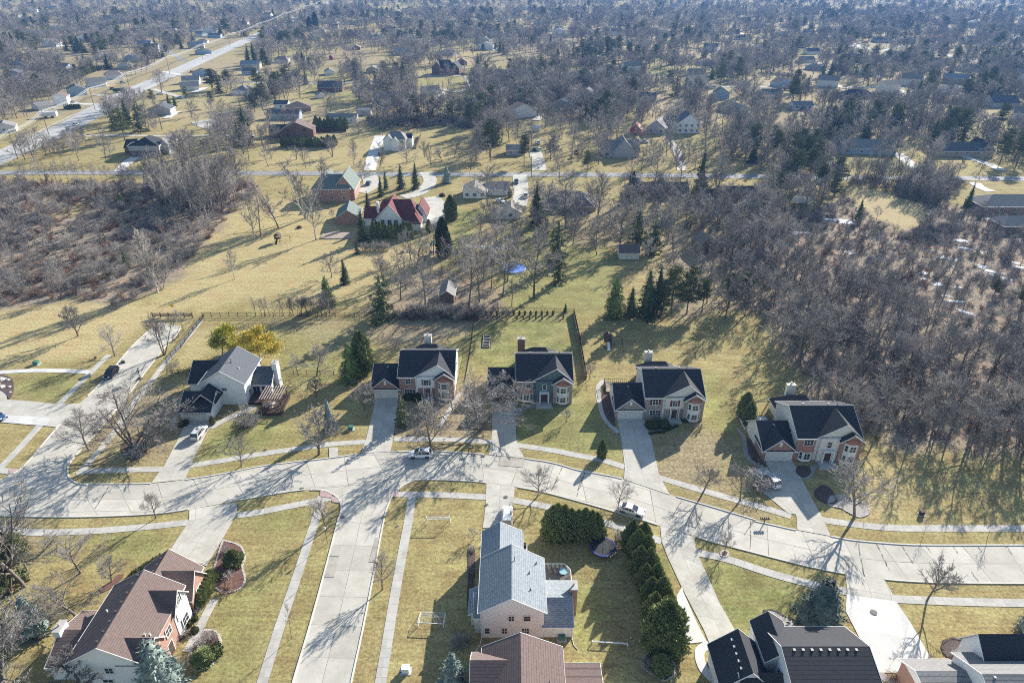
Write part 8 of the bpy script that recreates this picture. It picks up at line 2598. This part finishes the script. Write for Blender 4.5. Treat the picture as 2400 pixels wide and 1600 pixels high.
# ------------------------------------------------------------------ power lines
poles = [P('T1', x, y) for x, y in ((-260, 1660), (165, 1462), (455, 1255), (875, 1012), (1200, 850), (1560, 677), (1865, 545), (2115, 435))] + [P('T2', x, y) for x, y in ((45, 315), (270, 205), (455, 130), (600, 70))]
wire_m = mat('bare_wire', (0.55, 0.56, 0.58), 0.4, 0.05, 1, metal=0.4)
pole_m = mat('pole_wood', (0.16, 0.13, 0.11), 0.9, 0.2, 2)
for i, (x, y) in enumerate(poles):
    t = thing('utility_pole', 'wooden utility pole carrying the wires along the main road', 'utility pole', (x, y, 0), 0, 'utility poles along the main road')
    MB().tube((0, 0, 0), (0, 0, 14.5), .2, .13, 7).build('pole', [pole_m], t)
    MB().obox((-1.3, .7, 0), (1.3, -.7, 0), .12, .14, 13.6).obox((-1.0, .55, 0), (1.0, -.55, 0), .12, .14, 12.4).build('crossarm', [pole_m], t)
for k, (ox_, oy_, z, lb) in enumerate(((-1.25, .68, 13.8, 'outermost upper wire above the main road'), (-.4, .2, 13.8, 'second upper wire above the main road'), (.45, -.25, 13.8, 'third upper wire above the main road'), (1.25, -.68, 13.8, 'fourth upper wire above the main road'), (-.95, .5, 12.6, 'left lower wire above the main road'), (.95, -.5, 12.6, 'right lower wire above the main road'))):
    w = MB()
    for a, b in zip(poles[:-1], poles[1:]):
        prev = None
        for i in range(9):
            f = i / 8
            s = 1.6 * 4 * f * (1 - f)
            p = (a[0] + (b[0] - a[0]) * f + ox_, a[1] + (b[1] - a[1]) * f + oy_, z - s)
            if prev:
                w.tube(prev, p, .055, .055, 4, cap=False)
            prev = p
    tag(w.build('power_line', [wire_m]), lb, 'power line')
for c, x, yb, yt, lb in (('T2', 435, 1480, 1290, 'tall pole with crossarm by the far street, above the green-roofed house'), ('T2', 1165, 1250, 1020, 'slender pole behind the tall white house'), ('M3', 177, 255, 60, 'pole beside the far street, right of the white garage drive')):
    t = thing('utility_pole', lb, 'utility pole', (*P(c, x, yb), 0))
    H_ = HT(c, x, yb, yt)
    MB().tube((0, 0, 0), (0, 0, H_), .18, .12, 7).build('pole', [pole_m], t)
    MB().box(-1.2, 1.2, -.06, .06, H_ - .8, H_ - .66).build('crossarm', [pole_m], t)
# ------------------------------------------------------------------ woods
def near_any(x, y, pts, r):
    for a, b in pts[-4000:]:
        if abs(a - x) < r and abs(b - y) < r:
            return True
    return False

class Grid:
    def __init__(s, cell):
        s.c, s.d = cell, {}
    def add(s, x, y):
        s.d.setdefault((int(x // s.c), int(y // s.c)), []).append((x, y))
    def near(s, x, y, r):
        k = int(r // s.c) + 1
        cx, cy = int(x // s.c), int(y // s.c)
        for i in range(cx - k, cx + k + 1):
            for j in range(cy - k, cy + k + 1):
                for a, b in s.d.get((i, j), ()):
                    if (a - x) ** 2 + (b - y) ** 2 < r * r:
                        return True
        return False

HG = Grid(20)
for a, b, r in blocked_spots:
    HG.add(a, b)

clear = [PP('T1', (1200, 800), (1500, 540), (2000, 400), (2352, 240), (2352, 700), (1700, 780), (1400, 830)), PP('T2', (0, 110), (500, -50), (640, -50), (500, 190), (0, 420)), PP('T1', (-100, 1200), (500, 1050), (900, 860), (1200, 700), (1300, 820), (800, 1120), (300, 1330), (-100, 1568)), PP('T1', (500, 560), (940, 530), (960, 600), (700, 650)), PP('T1', (1380, 870), (1560, 860), (2300, 860), (2200, 1240), (1420, 1230)), PP('T1', (1600, 480), (2250, 450), (2250, 780), (1500, 730)), PP('T1', (900, 1080), (1000, 1230), (560, 1240), (740, 1130)),
         PP('T2', (60, 170), (470, 140), (500, 380), (60, 380)), PP('T2', (400, 780), (900, 780), (900, 1050), (420, 930)), PP('T2', (1470, 620), (2050, 640), (1990, 860), (1850, 1030), (1500, 1020), (1450, 800)), PP('T2', (1430, 1170), (2000, 1180), (1950, 1568), (0, 1568), (0, 1390), (1100, 1230)),
         PP('T3', (480, 400), (660, 390), (680, 500), (480, 500)), PP('T3', (1260, 900), (1500, 900), (1560, 1080), (1260, 1080)), PP('T3', (170, 1110), (780, 1120), (820, 1568), (100, 1568)), PP('T3', (900, 1100), (2000, 1180), (2000, 1568), (900, 1568)), PP('T3', (1500, 550), (1750, 560), (1750, 620), (1500, 620)),
         PP('T4', (750, 390), (1000, 390), (1000, 500), (750, 500)), PP('T4', (560, 1250), (1320, 1280), (1400, 1568), (560, 1568)), PP('T4', (1450, 1400), (2352, 1430), (2352, 1568), (1450, 1568)), PP('T4', (300, 900), (400, 900), (400, 960), (300, 960)), PP('T3', (1900, 370), (2352, 390), (2352, 450), (1900, 430)),
         PP('T1', (0, 340), (600, 240), (900, 210), (900, 300), (200, 380), (0, 420)), PP('T1', (1500, 580), (1800, 560), (1700, 700), (1500, 680)), PP('T1', (0, 1250), (760, 940), (1250, 700), (1500, 640), (1640, 760), (1380, 800), (800, 1180), (700, 1240), (0, 1400)),
         PP('T2', (1000, 180), (1300, 170), (1300, 230), (1000, 230)), PP('T3', (300, 260), (1000, 250), (1000, 380), (300, 380)), PP('T4', (1950, 1060), (2352, 1100), (2352, 1250), (1950, 1200)), PP('T2', (400, 1180), (880, 1180), (880, 1400), (250, 1400))]
bl_arr = [np.array(p) for p in blocked_polys]
bl_box = [(p[:, 0].min() - 2, p[:, 0].max() + 2, p[:, 1].min() - 2, p[:, 1].max() + 2) for p in bl_arr]

def blocked(x, y):
    for p, b in zip(bl_arr, bl_box):
        if b[0] < x < b[1] and b[2] < y < b[3] and inpoly([x], [y], p)[0]:
            return True
    return False

# more roofs towards the horizon, copies of a few small houses
fh = [simple('house', 'small far-off house among the bare trees towards the horizon', 'T3', 300 + i * 300, 150 - 20 * i, 13 + i, 9, 3.0 + (i % 3), 5.8 + (i % 3) * 1.2, .1 * i, 'xy'[i % 2], [W_WHITE, W_GREY, W_CREAM, W_BLUE, W_TAN, W_WHITE][i], [R_GREY, R_BLUE, R_TAN, R_DARK, R_FROST, R_BROWN][i], wins=0, group='far-off houses towards the horizon') for i in range(6)]
rg = random.Random(77)
for _ in range(2600):
    y = rg.uniform(430, 1650) if rg.random() < .8 else rg.uniform(430, 800)
    x = rg.uniform(-.76 * y, .76 * y)
    if HG.near(x, y, 34) or blocked(x, y) or len(blocked_spots) > 240:
        continue
    blocked_spots.append((x, y, 14)); HG.add(x, y)
    copy_tree(rg.choice(fh), (x, y), rg.uniform(-.5, .5))
    q = rg.uniform(-1, 1)
    walk('driveway', [(x + 9, y - 14), (x + 9 + 6 * q, y + 8)], 5, .1, rg.choice((drive_m, white_m)), block=False)
TG = Grid(5)
for a, b in tree_spots:
    TG.add(a, b)
wood = []   # (x, y, key, h, zone)

def scatter(poly, n, r, keys, h0, h1, zone, seed, wf=(0.9, 1.25), tries=30):
    rg = random.Random(seed)
    xs = [p[0] for p in poly]; ys = [p[1] for p in poly]
    got = 0
    for _ in range(n * tries):
        if got >= n:
            break
        x, y = rg.uniform(min(xs), max(xs)), rg.uniform(min(ys), max(ys))
        if abs(x) > 0.80 * y + 30 or not inpoly([x], [y], poly)[0] or TG.near(x, y, r) or blocked(x, y) or HG.near(x, y, 9) or (y > 300 and (HG.near(x * (1 + 14 / y), y + 14, 9) or HG.near(x * (1 + 28 / y), y + 28, 9))):
            continue
        TG.add(x, y)
        got += 1
        wood.append((x, y, rg.choice(keys), rg.uniform(h0, h1), zone, rg.uniform(*wf), rg.uniform(0, 6.28)))
    return got

scatter(PP('W', (1650, 590), (1745, 690), (1780, 760), (1840, 850), (1880, 930), (1960, 985), (2060, 1030), (2400, 1060), (2700, 1060), (2600, 900), (2352, 850), (2150, 790), (2000, 710), (1900, 640), (1800, 570), (1700, 500)), 180, 4.6, ['tall1', 'tall2', 'bigdark', 'tall3', 'tall1', 'tall2', 'big'], 8, 14, 'right', 101)
scatter(right_wood, 80, 6, ['round3', 'multi', 'slim', 'tall3'], 4.5, 8, 'right', 131)
scatter(left_wood, 120, 4.5, ['round3', 'tall3', 'dense', 'multi', 'round3', 'slim'], 5, 8.5, 'left', 102)
scatter(PP('M3', (-300, 500), (1000, 450), (1500, 800), (1500, 1200), (900, 1000), (400, 900), (-300, 1450)), 40, 7, ['big', 'round3', 'tall3', 'bigdark', 'tall2'], 8, 13, 'yard', 120)
scatter(PP('M2', (1300, 950), (2352, 1000), (2352, 1480), (1300, 1480)), 30, 6.5, ['round3', 'tall3', 'multi', 'tall2'], 7, 12, 'yard', 121)
scatter(PP('M2', (0, 60), (2352, 60), (2352, 200), (0, 200)), 16, 9, ['round3', 'tall3', 'multi', 'tall2'], 7, 12, 'yard', 122)
scatter(PP('M3', (0, 60), (2352, 60), (2352, 200), (0, 200)), 26, 9, ['big', 'tall3', 'bigdark', 'tall2'], 9, 14, 'yard', 123)
scatter(PP('T2', (0, 560), (1000, 560), (1000, 1350), (0, 1350)), 40, 8, ['big', 'tall3', 'bigdark', 'tall2'], 10, 15, 'mid', 124)
scatter(PP('T3', (0, 1100), (1900, 1100), (1900, 1568), (0, 1568)), 46, 9, ['big', 'tall3', 'bigdark', 'tall2'], 10, 16, 'mid', 125)
scatter(PP('T1', (1300, 850), (2352, 850), (2352, 1250), (1300, 1250)), 16, 10, ['big', 'tall3', 'pale2', 'pine1'], 9, 15, 'mid', 126)
scatter(PP('T4', (0, 1250), (2352, 1250), (2352, 1568), (0, 1568)), 50, 9, ['big', 'tall3', 'bigdark', 'tall2'], 11, 16, 'mid', 127)
scatter(PP('M1', (1350, 300), (2200, 300), (2160, 560), (1900, 640), (1500, 560)), 60, 3.0, ['pale2', 'pale1', 'slim', 'tall3', 'tall1'], 12, 17, 'left', 112)
scatter(PP('M3', (1050, 480), (2352, 480), (2352, 1300), (2050, 1350), (1850, 900), (1500, 700), (1050, 560)), 55, 5, ['tall1', 'tall2', 'big', 'bigdark'], 10, 16, 'grove', 103)
scatter(PP('M3', (1600, 1150), (2352, 1100), (2352, 1568), (1700, 1568)), 10, 6, ['tall1', 'tall2', 'pine1', 'bigdark'], 10, 15, 'grove', 104)
scatter(PP('T3', (1900, 1100), (2352, 1050), (2352, 1568), (1950, 1568)) , 45, 5, ['tall1', 'tall2', 'tall3'], 12, 17, 'grove', 105)
scatter(PP('M4', (0, 0), (560, 0), (640, 330), (560, 640), (0, 640)), 60, 4.5, ['tall1', 'tall2', 'pine2', 'tall3'], 11, 16, 'grove', 106)
scatter(PP('M4', (700, 260), (1700, 300), (1650, 400), (1500, 560), (1300, 480), (1150, 370), (720, 310)), 80, 2.6, ['slim', 'tall3', 'slim'], 8, 13, 'belt', 107)
scatter(PP('T2', (950, 850), (1460, 800), (1450, 1180), (1200, 1200), (900, 1150)), 60, 4.5, ['tall1', 'tall2', 'tall3', 'bigdark'], 13, 18, 'mid', 108)
scatter(PP('T2', (1440, 980), (1950, 960), (1950, 1130), (1440, 1130)), 34, 4.0, ['slim', 'tall1', 'slim'], 14, 18, 'mid', 109)
scatter(PP('T2', (2000, 780), (2352, 700), (2352, 1150), (1980, 1150)), 50, 4.5, ['tall1', 'tall2', 'big', 'bigdark'], 12, 17, 'mid', 110)
scatter(PP('T3', (0, 700), (560, 850), (800, 950), (1250, 950), (1250, 1090), (900, 1090), (0, 1090)), 150, 4.4, ['tall1', 'tall2', 'big', 'bigdark'], 12, 17, 'mid', 111)
scatter(PP('T1', (2000, 1200), (2352, 1180), (2352, 1400), (1900, 1400)), 26, 4.5, ['pale1', 'tall3', 'slim'], 11, 16, 'mid', 113)
scatter(PP('T1', (330, 1290), (780, 1200), (820, 1400), (400, 1460)), 34, 3.6, ['dense', 'round3', 'multi'], 3.5, 6, 'mid', 114)
# everything beyond: a mosaic of groves thinning towards lawns and roofs
rg = random.Random(200)
cand = 0
for ring0, ring1, n, rr in ((330, 480, 520, 6.5), (480, 700, 1150, 7.5), (700, 1000, 1800, 9), (1000, 1500, 2500, 11.5), (1500, 2300, 2600, 16.0)):
    got = 0
    for _ in range(n * 9):
        if got >= n:
            break
        y = math.sqrt(rg.uniform(ring0 ** 2, ring1 ** 2))
        x = rg.uniform(-0.78 * y - 30, 0.78 * y + 30)
        right = 0.12 if x > -0.15 * y else 0.0
        v = float(vnoise(x, y, 75, 9)) * 0.6 + float(vnoise(x, y, 28, 5)) * 0.4
        if v < 0.43 - right - (0.05 if y > 900 else 0):
            continue
        f_ = 1 + 14 / y
        if TG.near(x, y, rr * 0.62) or HG.near(x, y, 12) or HG.near(x * f_, y * f_, 13) or HG.near(x * (1 + 30 / y), y + 30, 12) or (rg.random() < .7 and HG.near(x * (1 + 48 / y), y + 48, 12)) or blocked(x, y):
            continue
        if y < 900 and any(inpoly([x], [y], q)[0] for q in clear):
            continue
        TG.add(x, y)
        got += 1
        v2 = float(vnoise(x, y, 40, 21))
        conif = v2 > 0.72 and rg.random() < 0.6 or rg.random() < 0.05
        key = rg.choice(['pine1', 'loose', 'spruce1', 'pine2']) if conif else rg.choice(['tall1', 'tall2', 'tall3', 'big', 'bigdark', 'big', 'round1', 'tall1'])
        wood.append((x, y, key, rg.uniform(10, 17) * (1 if y < 1000 else 1.15), 'far', rg.uniform(1.0, 1.35) * (1 if y < 900 else 1.25), rg.uniform(0, 6.28)))

CONIF = ('pine1', 'pine2', 'loose', 'spruce1', 'spruce2')
LBL = {'right': ('bare tree in the dense grey wood filling the right side', 'bare trees of the right wood'), 'left': ('bare tree in the low grey wood at the left', 'bare trees of the left wood'),
       'grove': ('tall bare tree in the grove between the far street and the right wood', 'bare trees of the grove by the far street'), 'belt': ('slender bare tree in the belt between the dry meadow and the far street', 'slender trees of the belt by the dry meadow'),
       'yard': ('bare tree in the yards on either side of the far street', 'bare trees in the yards along the far street'),
       'mid': ('bare tree in the yards beyond the far street', 'bare trees in the yards beyond the far street')}
LBC = {'grove': ('white pine in the grove between the far street and the right wood', 'pines of the grove by the far street')}
placed_bare = sum(1 for o in bpy.data.objects if o.name.startswith('bare_tree'))
order = sorted([w for w in wood if w[4] != 'far' and w[2] not in CONIF], key=lambda w: (math.hypot(w[0], w[1], CAM_H)) / w[3])
single = set(id(w) for w in order[:max(0, 300 - placed_bare)])
rest = []
for w in wood:
    x, y, key, h, zone, wf, rz = w
    if id(w) in single:
        plant(key, x, y, h, LBL[zone][0], LBL[zone][1], wf, rz)
    elif key in CONIF and zone in LBC:
        plant(key, x, y, h, LBC[zone][0], LBC[zone][1], wf, rz)
    else:
        rest.append(w)

def instancer(name, items, protos):
    """one object that stands a tree or bush at each of its points"""
    me = bpy.data.meshes.new(name)
    me.vertices.add(len(items))
    me.vertices.foreach_set('co', np.array([(w[0], w[1], 0) for w in items], dtype=np.float32).ravel())
    for nm, ty, vals in (('kind', 'INT', [w[2] for w in items]), ('size', 'FLOAT_VECTOR', [(w[3] * w[4], w[3] * w[4], w[3]) for w in items]), ('turn', 'FLOAT_VECTOR', [(0, 0, w[5]) for w in items])):
        a = me.attributes.new(nm, ty, 'POINT')
        a.data.foreach_set('value' if ty == 'INT' else 'vector', np.array(vals, dtype=np.int32 if ty == 'INT' else np.float32).ravel())
    o = link(name, me)
    ng = bpy.data.node_groups.new(name, 'GeometryNodeTree')
    ng.interface.new_socket('Geometry', in_out='INPUT', socket_type='NodeSocketGeometry')
    ng.interface.new_socket('Geometry', in_out='OUTPUT', socket_type='NodeSocketGeometry')
    N, L = ng.nodes, ng.links
    gi, go = N.new('NodeGroupInput'), N.new('NodeGroupOutput')
    def attr(nm, ty):
        a = N.new('GeometryNodeInputNamedAttribute')
        a.data_type = ty
        a.inputs['Name'].default_value = nm
        return a.outputs['Attribute']
    ak, asz, at = attr('kind', 'INT'), attr('size', 'FLOAT_VECTOR'), attr('turn', 'FLOAT_VECTOR')
    out = N.new('GeometryNodeJoinGeometry')
    for k, objs in enumerate(protos):
        j = N.new('GeometryNodeJoinGeometry')
        for ob in objs:
            oi = N.new('GeometryNodeObjectInfo')
            oi.transform_space = 'ORIGINAL'
            oi.inputs['Object'].default_value = ob
            L.new(oi.outputs['Geometry'], j.inputs[0])
        cmp_ = N.new('FunctionNodeCompare')
        cmp_.data_type = 'INT'
        cmp_.operation = 'EQUAL'
        L.new(ak, cmp_.inputs[2])
        cmp_.inputs[3].default_value = k
        ip = N.new('GeometryNodeInstanceOnPoints')
        L.new(gi.outputs[0], ip.inputs['Points'])
        L.new(cmp_.outputs[0], ip.inputs['Selection'])
        L.new(j.outputs[0], ip.inputs['Instance'])
        L.new(at, ip.inputs['Rotation'])
        L.new(asz, ip.inputs['Scale'])
        L.new(ip.outputs[0], out.inputs[0])
    L.new(out.outputs[0], go.inputs[0])
    md = o.modifiers.new('trees', 'NODES')
    md.node_group = ng
    o['kind'] = 'stuff'
    return o

# a standing copy of every kind lends its mesh to the distant mass
def lender(key):
    T, K = TREES[key][1], TREES[key][2]
    r = [None, None]
    for o in bpy.data.objects:
        if o.type == 'MESH':
            if o.data is K and r[1] is None: r[1] = o
            if T is not None and o.data is T and r[0] is None: r[0] = o
        if r[1] is not None and (T is None or r[0] is not None):
            break
    return [q for q in r if q is not None]
keys_b = ['tall1', 'tall2', 'tall3', 'big', 'bigdark', 'round1', 'round3', 'dense', 'multi', 'slim', 'pale1', 'pale2']
keys_c = ['pine1', 'pine2', 'loose', 'spruce1', 'spruce2']
for nm, ks in (('woodland', keys_b), ('far_pinewood', keys_c)):
    it = [(w[0], w[1], ks.index(w[2]), w[3] / TREES[w[2]][0], w[5], w[6]) for w in rest if w[2] in ks]
    if it:
        instancer(nm, it, [lender(k) for k in ks])

# undergrowth
UG = [thicket(71, 3.2, 2.0, 20, dark_twig_m, 0.015, 7, 4), thicket(72, 2.6, 1.8, 20, twig_m, 0.015, 7, 4), thicket(73, 2.0, 1.6, 24, red_twig_m, 0.014, 6, 4), thicket(74, 3.6, 2.0, 16, pale_twig_m, 0.014, 7, 4), thicket(75, 0.9, 1.2, 26, straw_m, 0.016, 4, 3)]
rg = random.Random(300)
ug, first = [], {}
def brush(poly, n, pick, s0, s1, avoid=None):
    xs = [p[0] for p in poly]; ys = [p[1] for p in poly]
    for _ in range(n):
        x, y = rg.uniform(min(xs), max(xs)), rg.uniform(min(ys), max(ys))
        jx_, jy_ = x + rg.gauss(0, 1.2), y + rg.gauss(0, 1.2)
        if abs(x) > 0.8 * y + 20 or not inpoly([jx_], [jy_], poly)[0] or blocked(x, y):
            continue
        if avoid and any(inpoly([x], [y], a)[0] for a in avoid):
            continue
        v = float(vnoise(x, y, 12, 33))
        k = pick[min(len(pick) - 1, int(v * len(pick)))] if rg.random() < .75 else rg.choice(pick)
        ug.append((x, y, k, rg.uniform(s0, s1), 1.0, rg.uniform(0, 6.28)))
brush(left_wood, 3000, [1, 0, 2, 4, 3, 2, 1, 2], .45, 1.05, [brush_path])
brush(right_wood, 2600, [0, 1, 4, 0, 2, 1, 0], .4, 1.0, [tan_clear])
brush(tan_clear, 1300, [4], .35, .8)
brush(PP('M1', (380, 630), (560, 560), (900, 430), (920, 530), (700, 620), (420, 700)), 120, [4, 2], .4, .8)
brush(PP('M2', (1450, 1480), (2050, 1480), (2100, 1568), (1200, 1568)), 160, [0, 1, 2], .6, 1.1)
brush(PP('M3', (1000, 480), (2352, 480), (2352, 1100), (1950, 1100), (1500, 650), (1050, 540)), 260, [0, 1], .5, 1)
brush(PP('T2', (1430, 1060), (2050, 1060), (2050, 1180), (1430, 1180)), 240, [0, 1, 2], .7, 1.2)
brush(PP('T2', (1020, 1100), (1440, 1000), (1440, 1200), (1060, 1200)), 160, [0, 1], .7, 1.2)
brush(PP('M4', (720, 250), (1800, 290), (1700, 430), (1500, 560), (1300, 500), (1150, 400), (720, 330)), 360, [0, 1, 0], .6, 1.2)
brush(PP('M4', (1350, 700), (1750, 720), (1600, 850), (1200, 850)), 160, [0, 2], .5, .9)
for c, pl in (('T3', [(600, 600), (1250, 640), (1250, 1050), (600, 1000)]), ('T4', [(0, 500), (700, 900), (900, 1200), (0, 1300)]), ('T1', [(0, 560), (600, 500), (700, 800), (0, 850)])):
    brush(PP(c, *pl), 500, [0, 1], .8, 1.5, clear)
protos = []
for k, me_ in enumerate(UG):
    x, y, _, s, _, rz = next(u for u in ug if u[2] == k)
    o = link('thicket', me_, None, (x, y, 0), rz, s)
    tag(o, ['tangled dark thicket in the leafless scrub', 'tangled grey thicket in the leafless scrub', 'reddish low thicket in the leafless scrub', 'pale wiry thicket in the leafless scrub', 'tuft of straw-coloured dry stalks'][k], 'thicket')
    protos.append([o])
instancer('undergrowth', ug, protos)

# old snow lying in the right wood
sn = MB()
rg = random.Random(5)
def blob(x, y, a, b, rot):
    q = []
    ph = rg.uniform(0, 6)
    for i in range(18):
        t = 2 * PI * i / 18
        r_ = 1 + .35 * math.sin(3 * t + ph) + .2 * math.sin(7 * t + ph * 2) + rg.uniform(-.12, .12)
        u, v = a * r_ * math.cos(t), b * r_ * math.sin(t)
        q.append((x + u * math.cos(rot) - v * math.sin(rot), y + u * math.sin(rot) + v * math.cos(rot)))
    sn.prism(q, 0, .05 + rg.uniform(0, .04))
for x, y, a, b, rot in ((1740, 690, 2.6, 1.0, 0), (1760, 830, 3.5, 1.8, -.3), (1810, 905, 2.4, 1.0, -.5), (1690, 1010, 2.6, .8, 0), (1600, 995, 3.0, .7, 0), (1990, 945, 2.6, .7, .3), (2060, 1120, 3.6, .8, -.7), (2130, 1175, 3.4, 1.0, -.8), (2175, 1220, 2.0, .6, -.8), (1960, 1080, 2.0, .7, -.5), (2240, 1040, 3.6, .5, -.6), (2320, 1090, 2.4, .5, -.5),
                        (1450, 1140, 1.8, .8, 0), (1430, 1190, 1.2, .5, 0), (1560, 1240, 2.2, .8, -.3), (1620, 1350, 1.8, .6, 0), (1700, 1390, 2.6, .5, -.2), (1780, 1395, 1.6, .5, 0), (1820, 1500, 3.2, .5, -.9), (1740, 1270, 1.6, .4, 0), (730, 940, 2.8, .6, 0), (770, 955, 1.5, .5, 0), (310, 765, 2.6, .7, 0), (350, 770, 1.8, .5, .2), (270, 770, 1.4, .5, 0), (640, 650, 6.5, 1.5, -.3), (740, 680, 4.0, 1.2, -.3), (570, 540, 1.8, .5, 0), (1490, 590, 1.8, .5, 0), (2000, 640, 2.6, 1.0, -.4), (1680, 1070, 1.6, .5, 0), (1100, 1360, 1.5, .3, -.5)):
    for j in range(3):
        g_ = P('M4', x + rg.uniform(-12, 12), y + rg.uniform(-9, 9))
        blob(g_[0], g_[1], a * rg.uniform(.4, .9), b * rg.uniform(.5, .9), rot)
struct(sn.build('snow', [mat('old_snow', (.80, .83, .88), .8, .06, 2)]), 'stuff')

# ------------------------------------------------------------------ air
hz = MB().box(-5300, 5300, -700, 7100, -1.2, 90).build('haze', [])
m = bpy.data.materials.new('haze_air')
m.use_nodes = True
n = m.node_tree
n.nodes.clear()
pv = n.nodes.new('ShaderNodeVolumePrincipled')
pv.inputs['Color'].default_value = (0.19, 0.44, 1.0, 1)
pv.inputs['Density'].default_value = 0.00011
pv.inputs['Anisotropy'].default_value = 0.2
mo = n.nodes.new('ShaderNodeOutputMaterial')
n.links.new(pv.outputs[0], mo.inputs['Volume'])
hz.data.materials.append(m)
hz['kind'] = 'stuff'
